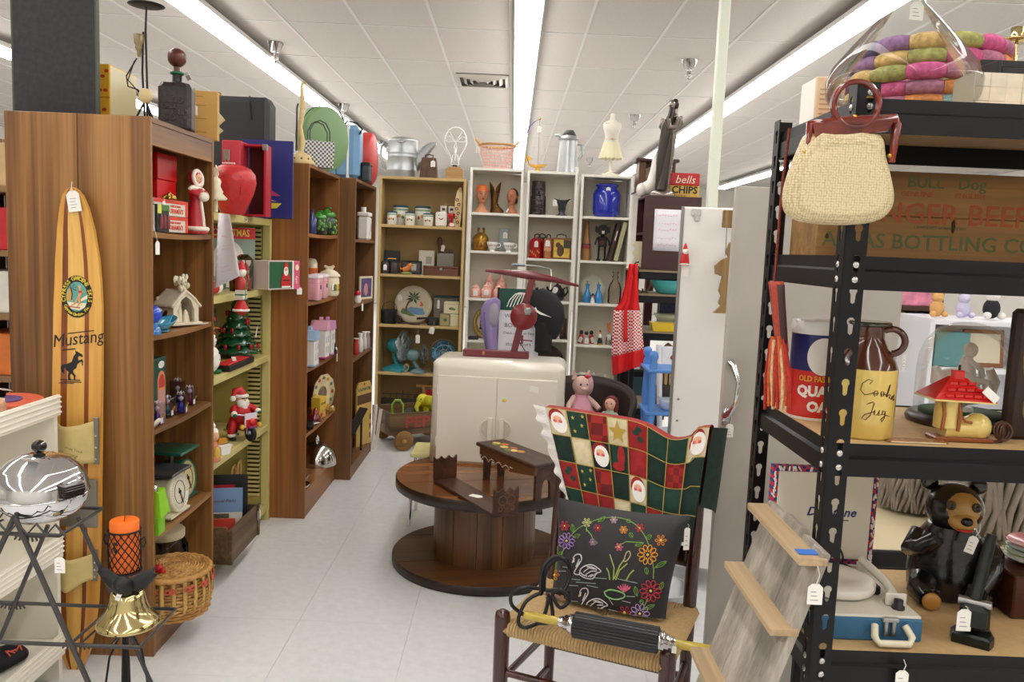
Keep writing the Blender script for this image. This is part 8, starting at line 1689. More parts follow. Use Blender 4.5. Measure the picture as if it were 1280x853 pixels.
solo('pale_green_bowl','pale green oval bowl nested behind the yellow casserole','bowl',MB().la([(.05,0),(.06,.005),(.1,.07),(.12,.105),(.115,.105),(.06,.012),(.001,.01)],24,squash=.6),M('c4cdb4',.25),G(838,1.055,5.62))
solo('blue_patterned_tin','dark blue patterned tin behind the bowls on the second black rack','tin',MB().rb((-.09,-.06,0),(.1,.06,.17),.005),M('2f3a6e',.4,var=.6,scale=40),G(838,1.055,5.76))
t=Th('clothespin_house','wire-fronted wooden house rack of pegs on the lower black rack','rack',(bx(834,5.46,.7),5.48,.551));t.scale=(.9,)*3;ob('roof',MB().pm([(-.12,.37),(.12,.37),(0,.47)],-.04,.04),wood('8a6438','c09a64','x',18),t);ob('frame',MB().rb((-.11,-.035,0),(.11,.035,.16),.003).rb((-.11,.02,.16),(.11,.035,.37),.003),M('3a322a',.5),t)
for k in range(6):ob('peg',MB().rb((-.095+.035*k,-.03,.1605),(-.07+.035*k,-.008,.34-.02*(k%2)),.004),M('c4a878',.6),t)
# statue and things around it
Zs=RZ2+.001+KH2+.0005
SB=M('8a8078',.25,.85,var=.3,scale=8);SD=M('3f3833',.3,.7)
t=Th('embracing_statue','tall bronze statue of an embracing couple on the cherry cabinet','statue',(bx(828,5.58,2.0),5.58,Zs));S=.0053
def T_(x,y):return ((x-828)*S+.0+(y-240)*.00026,0,(242-y)*S)
ob('base',MB().la([(.085,0),(.088,.01),(.08,.03),(.055,.045),(.04,.06)],24),SB,t)
def fig(pts,name,mat,dy,sq=.8):return ob(name,MB().lo([[(T_(x,y)[0]+1.25*r*S*cos(2*pi*k/14),dy+1.2*r*S*sq*sin(2*pi*k/14),max(T_(x,y)[2],.04)) for k in range(14)] for x,y,r in pts]),mat,t)
fig([(829,234,7),(830,215,7.5),(832,190,9),(835,175,8),(837,160,8),(838,150,7.5),(842,141,4),(844,132,3)],'man_body',SB,.02);fig([(823,234,4),(825,215,5),(827,190,5.5),(830,172,5.5),(833,155,6),(837,142,3.5),(838,133,2.5)],'woman_body',SD,-.03)
for (x,y,r,dy,nm,m_) in ((844,127,5.6,.02,'man_head',SD),(838,129,4.4,-.035,'woman_head',SB)):p=T_(x,y);ob(nm,MB().ba((p[0],dy,p[2]),(r*S*.9,r*S,r*S*1.25),16,10).ba((p[0]-.006,dy-.9*r*S,p[2]-.004),(.006,.008,.010),8,6),m_,t)
for pts,dy in (((( 846,144),(848,152),(842,160),(832,163)),-.04),(((832,148),(834,158),(842,156),(846,146)),-.06),(((832,145),(829,154),(833,162)),.05)):ob('arm',MB().tu([(T_(x,y)[0],dy,T_(x,y)[2]) for x,y in pts],[.026,.024,.018,.014][:len(pts)],8),SB,t)
ob('shoulders',MB().ba((T_(842,143)[0],.02,T_(842,143)[2]),(.035,.06,.03),14,9),SB,t);ob('gown_fold',MB().tu([(T_(x,y)[0],-.045,T_(x,y)[2]) for x,y in ((838,160),(834,185),(830,212),(826,234))],[.012,.022,.026,.034],10),SD,t)
t=Th('white_leg_vase','smooth white leg-shaped vase leaning behind the statue','vase',(bx(814,5.69,2.0),5.69,Zs+.001));ob('leg_form',MB().tu([(-.05,0,.055),(-.02,0,.06),(.012,0,.10),(.022,0,.18),(.03,0,.26),(.05,0,.33)],[.04,.054,.045,.036,.032,.02],14),M('ece6dc',.3),t);ob('toe',MB().ba((-.062,0,.05),(.04,.045,.048),12,8),M('ece6dc',.3),t)
t=Th('mantel_clock','dark wooden mantel clock with a carved cap, beyond the statue','clock',(bx(820,6.1,2.0),6.1,0));z0=at(820,240,Y=6.1).z;b=MB();ob('stand_post',MB().rb((-.03,.04,0),(.03,.10,z0-.012),.004).rb((-.15,0,z0-.012),(.15,.22,z0-.001),.003),CH_,t);WN=wood('3a2012','6e4426','z',14,.35)
for x in (-.13,.085):ob('case_side',MB().rb((x,.02,z0),(x+.05,.2,z0+.215),.003),WN,t)
ob('cap_moulding',MB().rb((-.155,.005,z0+.2155),(.16,.22,z0+.24),.006),CH_,t);ob('case_back',MB().box((-.08,.12,z0),(.085,.2,z0+.2155)),M('6a5240',.5),t);b=MB();b.M=TR(-.02,.119,z0+.12)@ RX(90);ob('dial',b.la([(.07,0),(.07,.006),(.001,.008)],20),M('d8d0bc',.4),t)
t=Th('chips_carton','red and yellow printed potato chip tin standing beyond the statue','tin',(bx(854,5.715,2.0),5.715,0));z0=Zs;hh=at(856,217,Y=5.70).z-z0;w_=.20
t.location.z=z0;ob('lower_yellow',MB().rb((-w_/2,-.045,0),(w_/2,.045,hh*.52),.006),M('d9b04a',.4),t);ob('upper_red',MB().rb((-w_/2,-.045,hh*.5205),(w_/2,.045,hh),.006),M('c5242a',.4),t)
Tx('bells',.075,t,CREAM,TR(.0,-.0455,hh*.74)@ RX(90),shear=.25,name='script_lettering');Tx('CHIPS',.066,t,INK,TR(.0,-.0455,hh*.34)@ RX(90),bold=.03,name='block_lettering');Tx('KETTLE',.024,t,INK,TR(-.03,-.0455,hh*.1)@ RX(90),name='small_lettering')
# apron
AX=[(786,329),(798,330)]
t=Th('red_apron','red apron with a red and white gingham panel hanging from the end bookcase','apron',(0,0,0));AY=5.33
t.location=(bx(792,AY,1.45),AY,at(792,330,Y=AY).z)
Lf=[(786,330),(783,350),(775,378),(767,388),(765.5,415),(764.5,446),(766,470)];Rt=[(797,330),(797,350),(798,378),(800,388),(803,415),(805,436),(805,456)]
def edge(E_,v):q=v*(len(E_)-1);i=min(int(q),len(E_)-2);f_=q-i;return (mix(E_[i][0],E_[i+1][0],f_),mix(E_[i][1],E_[i+1][1],f_))
def apf(u,v):
 l,r=edge(Lf,v),edge(Rt,v);p=at(mix(l[0],r[0],u),mix(l[1],r[1],u),Y=AY+.028*sin(u*13+v*2)*(.35+.65*v));return tuple(p-t.location)
AR=M('d9181c',.8)
for nm,v0,v1,mt in (('apron_bib',0,.5,AR),('gingham_panel',.5,.835,checks('d4242a','efe9e2',90,90)),('apron_hem',.835,1,AR)):ob(nm,MB().sh(lambda u,v:apf(u,mix(v0,v1,v)),26,14,.002),mt,t)
ob('tie_strap',MB().sh(lambda u,v:tuple(Vector(apf(.35+.12*u,.12+.62*v))+Vector((.0,-.035,0))),3,12,.003),AR,t);ob('hook',MB().tu([(.0,.02,-.01),(.02,.05,.01),(.04,.07,.012)],.005,6),BLACK,t)
# blue stand, white chair, old television, wicker chair with dolls
BU=M('5a8fd6',.4)
t=Th('blue_plant_stand','light blue turned-post shelf stand left of the white locker','stand',(bx(824,4.75,.8),4.75,0));zz=[at(824,462,Y=4.75).z,at(824,515,Y=4.75).z,.25]
for x in (-.04,.20):
 for y in (0,.22):prof=[(.02,0),(.02,.06)];[prof.extend([(.019,z+.02),(.026,z+.09),(.017,z+.14),(.024,z+.18)]) for z in (.08,.30,.52) if z<zz[0]-.2];ob('turned_post',MB().la(prof+[(.018,zz[0]-.04),(.024,zz[0]+.02),(.016,zz[0]+.045),(.028,zz[0]+.07),(.022,zz[0]+.10),(.001,zz[0]+.108)],14),BU,t,loc=(x,y,0))
for z in zz:ob('shelf',MB().rb((-.075,-.03,z-.018),(.235,.25,z),.004),BU,t)
solo('white_floral_bowl','white bowl with faint blue flowers on the blue stand','bowl',MB().la([(.04,0),(.05,.006),(.065,.05),(.068,.062),(.06,.06),(.001,.012)],20),M('dfe6ee',.3,var=.12,scale=30),(bx(836,4.84,zz[1]),4.84,zz[1]+.0005))
t=Th('white_painted_chair','white painted chair with a cherry motif on its back slat','chair',(bx(842,5.3,.7),5.28,0));WPn=M('e9e9ee',.4)
for x in (-.08,.20):ob('back_post',MB().tu([(x+.01,.0,0),(x,0,.45),(x-.03,.03,at(835,436,Y=5.1).z)],.018,10),WPn,t);ob('front_leg',MB().cy((x,-.17,0),(x,-.17,.43),.016),WPn,t)
ob('seat',MB().rb((-.10,-.19,.4305),(.22,-.02,.455),.008),WPn,t);ob('top_rail',MB().rb((-.09,.012,.84),(.19,.035,.97),.006),WPn,t);q=MB()
for x,z in ((-.02,.9),(.01,.91),(.035,.895),(-.005,.88),(.02,.88)):q.ba((x,.010,z),(.016,.006,.016),10,6)
ob('cherry_print',q,M('a8202a',.5),t)
t=Th('old_television','black cabinet with a blue-grey screen standing below the red apron','television',(bx(797,5.88,.6),5.88,0));z1=at(797,462,Y=5.9).z;z0=at(797,522,Y=5.9).z
ob('stand',MB().rb((-.17,0,0),(.17,.2,z0-.001),.01),M('2a2320',.5),t);ob('cabinet',MB().rb((-.15,0,z0),(.16,.2,z1),.015),M('16161a',.4),t);ob('screen',MB().rb((-.05,-.012,z0+.09),(.125,-.0005,z1-.05),.008),M('4f6f80',.2),t)
ob('shelf_lip',MB().rb((-.19,-.02,z0-.005),(.20,-.0005,z0+.03),.012),M('16161a',.4),t)
WKB=M('2b1d17',.6,bump=.3)
t=Th('wicker_chair','dark brown curved-back wicker chair with two dolls on it','chair',(bx(734,5.06,.5),5.06,0));RC=.245
ob('seat',MB().cy((0,0,.38),(0,0,.50),RC,n=28),WKB,t)
def wf(u,v):a=rad(-35+250*u);h=.501+(.20*sin(pi*u)**.6+.04)*v;q=RC*(1+.16*v);return (q*cos(a),q*sin(a),h)
ob('curved_back',MB().sh(wf,30,6,.02),WKB,t);ob('rim_roll',MB().tu([wf(k/30,1) for k in range(31)],.018,8),WKB,t)
for a in (45,135,225,315):ob('leg',MB().tu([(RC*.7*cos(rad(a)),RC*.7*sin(rad(a)),.381),(RC*.85*cos(rad(a)),RC*.85*sin(rad(a)),0.001)],.018,8),WKB,t)
def doll(name,lab,loc,rz,dress,head,hair,s,ears):
 t=Th(name,lab,'doll',loc,rz);t.scale=(s,)*3;D_=M(dress,.8);H_=M(head,.7)
 ob('dress',MB().la([(.11,0),(.115,.015),(.07,.09),(.045,.14),(.03,.165)],20),D_,t);ob('head',MB().ba((0,-.005,.21),(.05,.048,.055),16,11).ba((0,-.05,.2),(.018 if ears else .008,.014,.012),10,7),H_,t)
 for sx in (-1,1):ob('arm',MB().tu([(sx*.035,0,.145),(sx*.075,-.03,.11),(sx*.09,-.06,.09)],[.018,.016,.014],8),D_ if not ears else H_,t);ob('eye',MB().ba((sx*.018,-.046,.222),(.006,.004,.008),8,6),M('22304a',.3),t)
 if ears:[ob('ear',MB().pm([(sx*.02,.25),(sx*.055,.245),(sx*.045,.295)][::sx],-.008,.008),H_,t) for sx in (-1,1)];ob('hair_bow',MB().ba((.03,-.02,.262),(.02,.012,.012),8,6),RDC,t);ob('curls',MB().ba((.04,.0,.215),(.028,.045,.06),12,8),M('c9a0a4',.8,var=.2,scale=60),t)
 else:ob('hair',MB().ba((0,.014,.222),(.058,.05,.058),16,10).ba((-.045,0,.19),(.022,.03,.05),10,8).ba((.045,0,.19),(.022,.03,.05),10,8),M(hair,.7,var=.3,scale=60),t);ob('mouth',MB().ba((0,-.05,.185),(.008,.003,.003),8,5),M('b33a3a',.4),t)
doll('pink_plush_doll','pale plush doll with pointed ears in a pink dress on the wicker chair',(bx(725,5.03,.6),5.03,.5005),15,'dd9fae','d9b4a8','',1.12,True)
doll('red_haired_doll','small red-haired doll in a pale green dress on the wicker chair',(bx(763,4.87,.6),4.87,.5005),-25,'b9cdb6','e2b096','6a1f16',.74,False)
# hung on the white locker
t=Th('santa_magnet','small red Santa ornament stuck on the white locker door','ornament',(bx(857,3.705,1.6),3.705,at(857,332,Y=3.705).z));ob('body',MB().la([(.02,0),(.022,.01),(.016,.05),(.012,.06)],12,squash=.55),RDC,t);ob('beard',MB().ba((0,-.008,.062),(.013,.008,.012),10,7),SNOW,t);ob('hat',MB().la([(.012,.072),(.006,.09),(.001,.10)],10),RDC,t);ob('fur_hem',MB().to((0,0,.006),.017,.005,12,6,SCL(1,.6,1)),SNOW,t);ob('paper_label',MB().box((-.008,.004,-.05),(.022,.0055,-.004)),PAPER,t)
t=Th('wooden_totem','carved wooden figure hung by wire between the two lockers','carving',(0,0,0));TY_=3.62;t.location=(bx(911,TY_,1.6),TY_,at(911,392,Y=TY_).z);TW=wood('6e5230','b08f5c','z',22,.6);h_=at(911,263,Y=TY_).z-t.location.z
ob('top_block',MB().rb((-.035,-.012,h_-.075),(.06,.012,h_),.003),TW,t);ob('wall_hook',MB().rb((.0,.0125,h_-.05),(.02,.077,h_-.03),.003),STEEL,t);ob('hanging_wire',MB().tu([(-.015,0,h_-.0755),(-.012,0,h_*.56)],.0015,4).tu([(.02,-.013,h_-.01),(.03,-.01,h_+.05),(.045,.02,h_+.07)],.0015,4),BLACK,t)
ob('carved_figure',MB().pm([(-.05,0),(.06,0),(.06,h_*.74),(.03,h_*.74),(.0,h_*.68),(-.012,h_*.6),(.0,h_*.55),(-.03,h_*.52),(-.055,h_*.46),(-.05,h_*.38),(-.02,h_*.36),(-.032,h_*.22),(-.02,h_*.17),(-.03,h_*.1),(-.018,h_*.07)],-.012,.012),TW,t)
# ---------------- on the black steel rack ----------------
Z5,Z4,Z3,Z2=1.8125,1.5605,1.2475,.8835
def RK(px,Y,Z):return (bx(px,Y,Z),Y,Z)
# beaded purse over the corner post
k=.00127;PY=1.318;o_=at(1062,205,Y=PY)
t=Th('beaded_purse','cream beaded handbag with a tortoiseshell frame hung over the rack corner post','handbag',o_);TSH=M('6e1d0c',.12,coat=.6,var=.5,scale=25)
def Q(x,y):p=at(x,y,Y=PY)-o_;return (p.x,p.z)
Lp=[(1008,160),(1000,180),(985,215),(977,245),(980,268),(998,278),(1040,282),(1080,281),(1105,274),(1117,255),(1115,235),(1108,205),(1104,190),(1103,161)]
m_=[Q(x,y) for x,y in Lp];cxp=sum(p[0] for p in m_)/len(m_);czp=sum(p[1] for p in m_)/len(m_)
def smoothp(P,n=3):
 for _ in range(n):P=[(a[0]*.25+b[0]*.5+c[0]*.25,a[1]*.25+b[1]*.5+c[1]*.25) for a,b,c in zip(P[-1:]+P[:-1],P,P[1:]+P[:1])]
 return P
fine=[]
for i in range(len(m_)):
 a,b=m_[i],m_[(i+1)%len(m_)]
 fine += [(mix(a[0],b[0],q/4),mix(a[1],b[1],q/4)) for q in range(4)]
fine=smoothp(fine,4);rings=[]
for s_,y in ((1,0),(.985,-.008),(.94,-.015),(.86,-.020),(.74,-.0235)):rings.append([(cxp+(x-cxp)*s_,y-.0012*sin(x*190)*max(0,(z-czp)/.06)*(s_<.95),czp+(z-czp)*s_) for x,z in fine])
back=[[(x,-y*.35+.004,z) for x,y,z in r] for r in rings[::-1]]
pm,pn,pp=base_mat('beadwork');pp.inputs['Base Color'].default_value=lin('eadbb4');pp.inputs['Roughness'].default_value=.45
vo=pn.nodes.new('ShaderNodeTexVoronoi');vo.inputs['Scale'].default_value=250;vo.inputs['Randomness'].default_value=.35;tc_=pn.nodes.new('ShaderNodeTexCoord');pn.links.new(tc_.outputs['Object'],vo.inputs['Vector']);bn=pn.nodes.new('ShaderNodeBump');bn.inputs['Strength'].default_value=.8;bn.inputs['Distance'].default_value=.002;bn.invert=True;pn.links.new(vo.outputs['Distance'],bn.inputs['Height']);rp=pn.nodes.new('ShaderNodeValToRGB');rp.color_ramp.elements[0].position=.35;rp.color_ramp.elements[0].color=lin('e2d2a8');rp.color_ramp.elements[1].position=.75;rp.color_ramp.elements[1].color=lin('b7a276');pn.links.new(vo.outputs['Distance'],rp.inputs['Fac']);pn.links.new(rp.outputs['Color'],pp.inputs['Base Color']);pn.links.new(bn.outputs['Normal'],pp.inputs['Normal'])
ob('beaded_bag',MB().lo([r[::-1] for r in (back+rings)],True),pm,t)
fp=[Q(*p) for p in ((1006,188),(1009,157),(1035,154),(1115,150),(1117,158),(1110,204))]
ob('frame_bar',MB().tu([(x,-.012,z) for x,z in fp],[.004,.007,.008,.008,.008,.005],8),TSH,t);cq=Q(1068,131);b=MB();ob('frame_plate',b.pm([Q(1014,174),Q(1104,166),Q(1112,151),Q(1011,157)],-.018,-.006),TSH,t)
ob('ring_handle',MB().tu([(cq[0]+.0355*cos(a),-.004,cq[1]+.034*sin(a)) for a in [2*pi*i/30 for i in range(30)]],.0042,8,closed=True),TSH,t);ob('ring_handle',MB().tu([(cq[0]-.003+.035*cos(a),-.016,cq[1]-.002+.034*sin(a)) for a in [2*pi*i/30 for i in range(30)]],.0042,8,closed=True),TSH,t)
for (x,y) in ((1064,148),(1090,148),(1107,196),(1002,192)):c=Q(x,y);ob('brass_joint',MB().ba((c[0],-.014,c[1]),.004,8,6),GOLD,t)
# carboy
GLS=glass((235,243,240),.2,.8)
t=Th('glass_carboy','large clear onion-shaped glass carboy on the rack top','carboy',RK(1124,1.485,Z5));ob('body',MB().la([(.085,.001),(.108,.006),(.124,.03),(.127,.055),(.118,.08),(.09,.115),(.055,.155),(.028,.185),(.019,.205),(.017,.25),(.021,.255),(.021,.27)],44),GLS,t);PTag(t,(.002,-.026,.19),.006,.025,.03,8)
t=Th('coil_rope_basket','stack of coiled rope wrapped in bright patchwork fabric behind the carboy','rope coil',RK(1150,1.745,Z5));cols=('d98a4a','8f6a94','c9588c','7fa0a0','c4a468','b0708a','5a5680','9c9a5a')
for j in range(6):
 n=14
 for i in range(n):
  a0,a1=2*pi*i/n,2*pi*(i+1)/n;R_=.143-.004*abs(j-3)+.004*(j%2);b=MB();b.tu([(R_*cos(mix(a0,a1,s)),R_*sin(mix(a0,a1,s)),.0206+.0285*j) for s in (0,.25,.5,.75,1)],[.013,.0165,.017,.0165,.013],8)
  ob('fabric_coil',b,M(cols[(i*3+j*5)%8],.8,var=.35,scale=90),t)
t=Th('striped_carton','cream striped carton standing on the rack top left of the carboy','box',RK(1029,1.62,Z5));ob('carton',MB().rb((-.026,-.02,0),(.03,.06,.085),.002),M('e6c7a4',.6),t)
for i in range(6):ob('print_line',MB().box((-.018,-.0206,.015+.009*i),(.022,-.02,.018+.009*i)),M('c99a78',.6),t)
ob('brass_clip',MB().box((.012,-.0206,.07),(.022,-.0195,.076)),GOLD,t);ob('white_edge',MB().box((-.0272,-.018,.002),(-.0261,.058,.083)),WHITE,t)
t=Th('pearl_tile_box','box covered in pearly square shell tiles on the rack top','box',RK(1214,1.45,Z5));PW_=M('e9e0cc',.2,coat=.5,var=.12,scale=30);ob('box_core',MB().box((.001,.001,0),(.248,.07,.071)),M('cfc4ae',.5),t)
for i in range(9):
 for j in range(3):ob('shell_tile',MB().rb((.0278*i+.0004,-.0006+.0008*((i*7+j*3)%3),.0236*j+.0004),(.0278*i+.0272,.0009,.0236*j+.0232),.0008),PW_,t)
t=Th('square_tray','black square open tray frame lying on the pearly tile box','tray',RK(1246,1.455,Z5+.0715));
for lo,hi in (((0,0,0),(.008,.06,.022)),((.1,0,0),(.2,.008,.010)),((.008,0,0),(.1,.008,.010)),((0,.05,.0225),(.2,.058,.034))):ob('frame_bar',MB().rb(lo,hi,.001),BLACK,t)
t=Th('brass_candelabrum','brass candelabrum with drip plates at the right end of the rack top','candelabrum',RK(1300,1.70,Z5));ob('stem',MB().la([(.05,0),(.045,.02),(.014,.03),(.010,.12),(.018,.14),(.010,.16),(.009,.30)],16),BR,t)
for dx,dy,z in ((-.05,.03,.195),(-.02,-.05,.195),(.06,0,.165),(-.03,-.03,.06)):ob('arm',MB().tu([(0,0,.06),(dx*.5,dy*.5,z*.35),(dx,dy,z*.6),(dx,dy,z)],.004,6),BR,t);q=ob('drip_plate',MB().la([(.001,0),(.03,.002),(.034,.007),(.001,.004)],18),BR,t,loc=(dx,dy,z));ob('candle_cup',MB().la([(.012,.004),(.013,.03),(.010,.03),(.001,.008)],12),BR,q)
# crate
CWD=wood('6a4e2c','ab8450','x',9,.65,'8a683c');t=Th('bottling_crate','weathered wooden bottling crate with faded red and green lettering on the second shelf','crate',(.582,1.60,Z4));
for z0,z1 in ((0,.083),(.0838,.168)):ob('front_board',MB().rb((0,0,z0),(.60,.012,z1),.0015),CWD,t)
ob('rear_board',MB().rb((0,.14,0),(.60,.152,.168),.002),CWD,t)
for x in (0,.588):ob('end_board',MB().rb((x,.0125,0),(x+.012,.1395,.168),.002),CWD,t)
FR=M('a85a3a',.8);FG=M('5a6a48',.8)
for s_,sz,x,z,c in (('BULL   Dog',.030,.24,.148,FG),('GENUINE          ENGLISH',.014,.235,.126,FR),('GINGER BEER',.055,.235,.088,FR),('CONTENTS GUARANTEED',.008,.235,.064,FG),('ATLAS BOTTLING CO.',.040,.222,.034,FG)):Tx(s_,sz,t,c,TR(x,-.0003,z)@ RX(90),name='crate_lettering',extrude=.0003,bold=.008,sx=1.05)
ob('knot',MB().ba((.26,0,.07),(.004,.001,.016),8,5).ba((.02,0,.04),(.004,.001,.006),8,5),M('3a2614',.8),t)
# oat tin
p=at(1018,527,Z=Z3);t=Th('oats_tin','round red white and blue oats tin with a white lid behind the corner post','tin',(p.x+.012,p.y+.05,Z3));R_=.048
for nm,z0,z1,c in (('tin_base',0,.005,'e9e5de'),('red_band',.0051,.095,'d02a22'),('blue_band',.0951,.165,'232a66'),('white_lid',.1651,.19,'ecebe8')):ob(nm,MB().la([(R_+(.0015 if 'l' in nm[:7] and nm=='white_lid' else 0),z0),(R_+(.0015 if nm=='white_lid' else 0),z1)]+([(.04,.192),(.001,.192)] if nm=='white_lid' else []),32),M(c,.3),t)
def wrap(b_,R,s,size,z,a0,**kw):
 tmp=MB();glyphs(tmp,s,size,Matrix(),**kw);n=len(b_.v);b_.add([((R+.0004+v[2])*sin(rad(a0)+v[0]/R),-(R+.0004+v[2])*cos(rad(a0)+v[0]/R),z+v[1]) for v in tmp.v],tmp.f,False);return b_
ob('gold_lettering',wrap(MB(),R_,'OLD FASHIONED',.0155,.080,2,bold=.02,sx=.8),M('e3b53a',.4),t);ob('white_lettering',wrap(wrap(MB(),R_,'QUAKER',.0265,.056,2,bold=.05,sx=.95),R_,'OATS',.0265,.026,6,bold=.05,sx=.95),WHITE,t)
b=MB();b.sh(lambda u,v:((R_+.0006)*sin(rad(-4)+.62*(v)*cos(2*pi*u)),-(R_+.0006)*cos(rad(-4)+.62*v*cos(2*pi*u)),.124+.036*v*sin(2*pi*u)),32,2);ob('white_oval',b,M('e8e6e2',.3),t);ob('string',MB().tu([(-.02,-.045,.188),(-.045,-.03,.19),(-.056,-.02,.17)],.0008,4),STRING,t)
# cookie jug
p=at(1090,552,Z=Z3);JY=M('ddc069',.18,coat=.5);JB=M('4f2412',.15,coat=.6,var=.15,scale=30);R_=.052
t=Th('cookie_jug','yellow and brown stoneware cookie jug behind the corner post','jug',(p.x+.004,p.y+.056,Z3));ob('yellow_base',MB().la([(.001,.0),(R_*.96,0),(R_,.004),(R_*1.01,.118),(R_,.122)],40),JY,t);n=48
ob('brown_shoulder',MB().lo([[(q*(1+.006*(-1)**k_)*cos(2*pi*k_/n),q*(1+.006*(-1)**k_)*sin(2*pi*k_/n),z) for k_ in range(n)] for q,z in ((R_*.99,.1221),(R_*.9,.136),(R_*.62,.158),(.026,.172),(.024,.190),(.026,.194))],False),JB,t);ob('lip',MB().la([(.026,.194),(.036,.197),(.037,.2),(.034,.203),(.02,.2025),(.001,.202)],28),M('3a3a2c',.15,coat=.6),t)
b=MB();b.M=RZ(-20);ob('loop_handle',b.tu([(.036+.022*cos(rad(a)),0,.170+.022*sin(rad(a))) for a in range(125,-100,-15)],.006,9),JB,t)
def script(bd,pts,a0,z0,s):bd.tu([((R_*1.012)*sin(rad(a0)+x*s/R_),-(R_*1.012)*cos(rad(a0)+x*s/R_),z0+y*s) for x,y in pts],.0008,5)
cj=MB();s_=.00115
for w_,a0,z0 in (([[(-14,12),(-10,17),(-16,19),(-24,12),(-26,2),(-20,-5),(-12,-3),(-6,0)],[(-8,0),(-6,-6),(-2,-4),(-2,2),(-6,2),(-7,-3),(0,-1)],[(3,0),(4,-6),(8,-5),(8,1),(4,1),(3,-3),(9,-2),(13,-4)],[(12,-6),(17,10),(19,12),(17,4),(13,-7),(18,-3),(21,-4),(18,-8),(24,-11)],[(23,-9),(25,-5),(24,-11),(28,-9)],[(27,-9),(31,-7),(30,-4),(27,-8),(29,-13),(33,-11)]],2,.085),([[(-20,10),(-12,14),(-10,12),(-14,-6),(-20,-14),(-26,-12),(-22,-6),(-8,0)],[(-8,2),(-9,-5),(-5,-6),(-1,2),(-2,-6),(2,-5)],[(8,0),(4,1),(3,-5),(7,-5),(9,0),(8,-10),(4,-16),(2,-12),(10,-6),(18,-8)]],8,.052)):
 for ptsq in w_:script(cj,ptsq,a0,z0,s_)
ob('brown_lettering',cj,M('4a2010',.4),t);PTag(t,(.055,-.02,.155),.004,.012,.03,40)
t=Th('printed_card','small brown patterned card lying at the front of the shelf','card',(*RK(1110,1.405,Z3)[:2],Z3));ob('card',MB().rb((-.005,-.012,0),(.10,.018,.003),.0008),M('9a6a3a',.6,var=.5,scale=120),t);ob('pale_border',MB().box((.0,-.0125,.0005),(.095,-.012,.0025)),CRE,t)
# glass dome
t=Th('glass_dome','glass display dome on a dark round base behind the boot cottage','glass dome',RK(1201,1.60,Z3));R_=.088;ob('wood_base',MB().la([(.10,0),(.102,.008),(.095,.018),(.001,.018)],32),M('2a1512',.3),t);ob('green_pad',MB().la([(.078,.0182),(.078,.024),(.001,.024)],28),M('2c4a24',.8),t)
ob('dome',MB().la([(R_,.0185),(R_,.10),(R_*.97,.13),(R_*.86,.16),(R_*.65,.183),(R_*.35,.196),(.001,.2)],40),glass((238,242,240),.15,.4),t)
t=Th('white_swan_figurine','white swan figurine with a seated boy inside the glass dome','figurine',(t.location.x,t.location.y,Z3+.0245));SWN=M('e8e2da',.35);ob('swan_body',MB().ba((-.018,0,.045),(.045,.035,.04),18,12).tu([(-.05,0,.06),(-.062,0,.085)],[.018,.006],8).la([(.02,0),(.018,.008)],12),SWN,t);ob('swan_neck',MB().tu([(.01,0,.03),(.05,0,.03),(.058,0,.06),(.045,0,.085)],[.018,.014,.01,.008],8),SWN,t)
ob('boy',MB().la([(.016,.06),(.018,.075),(.012,.1),(.008,.108)],12).ba((.005,0,.12),(.013,.013,.015),12,8).tu([(.0,-.01,.1),(.018,-.02,.085),(.026,-.01,.07)],.006,6).tu([(.005,-.012,.065),(.03,-.02,.06),(.036,-.02,.03)],.008,8),SWN,t)
# boot cottage
p=at(1207,555,Z=Z3);t=Th('boot_cottage','yellow glazed boot with a red cottage roof on the third shelf','figurine',(p.x,p.y+.028,Z3));YG=M('e0c878',.15,coat=.5);RG=M('c8201c',.15,coat=.6,bump=.2)
ob('boot',MB().tu([(-.022,0,.024),(-.024,0,.05),(-.020,0,.078)],[.022,.020,.022],16).tu([(-.03,0,.0195),(.01,0,.0215),(.032,0,.026)],[.018,.020,.024],14).ba((.032,0,.0255),.0245,14,9),YG,t);ob('sole',MB().rb((-.048,-.02,0),(.054,.02,.008),.006),M('8a4a26',.3),t)
for x in (-.04,-.012):ob('brown_drip',MB().tu([(x,-.018,.07),(x+.002,-.0215,.05),(x,-.021,.02)],.003,6),M('9a5a2c',.3),t)
ob('boot_lace',MB().tu([(-.01,-.018,.05),(.0,-.02,.038),(.012,-.02,.036)],.0025,6),M('9a5a2c',.3),t)
b=MB();b.M=TR(-.012,0,.078);ob('roof',b.lo([[(-.052,-.036,0),(.056,-.036,-.004),(.056,.036,-.004),(-.052,.036,0)],[(-.012,-.004,.036),(.016,-.004,.034),(.016,.004,.034),(-.012,.004,.036)]],sm=False),RG,t);tl=MB()
for r_ in range(3):
 for c_ in range(5-r_):tl.rb((-.045+.016*c_+.007*r_,-.035+.009*r_,.081+.0095*r_),(-.031+.016*c_+.007*r_,-.028+.009*r_,.087+.0095*r_),.001)
ob('roof_shingle',tl,RG,t,kind='stuff');ob('chimney',MB().rb((-.02,-.007,.108),(.0,.007,.125),.002),RG,t);ob('dark_clip',MB().cy((-.008,0,.125),(-.008,0,.134),.0022),BLACK,t);ob('cream_eave',MB().lo([[(-.066,-.036,.0745),(.046,-.036,.0715),(.046,.036,.0715),(-.066,.036,.0745)],[(-.064,-.036,.0775),(.044,-.036,.074),(.044,.036,.074),(-.064,.036,.0775)]],sm=False),YG,t);b=MB();b.M=TR(.024,-.037,.092)@ RY(40);ob('price_tag',b.rb((-.008,-.001,-.006),(.022,.001,.008),.0008),PAPER,t)
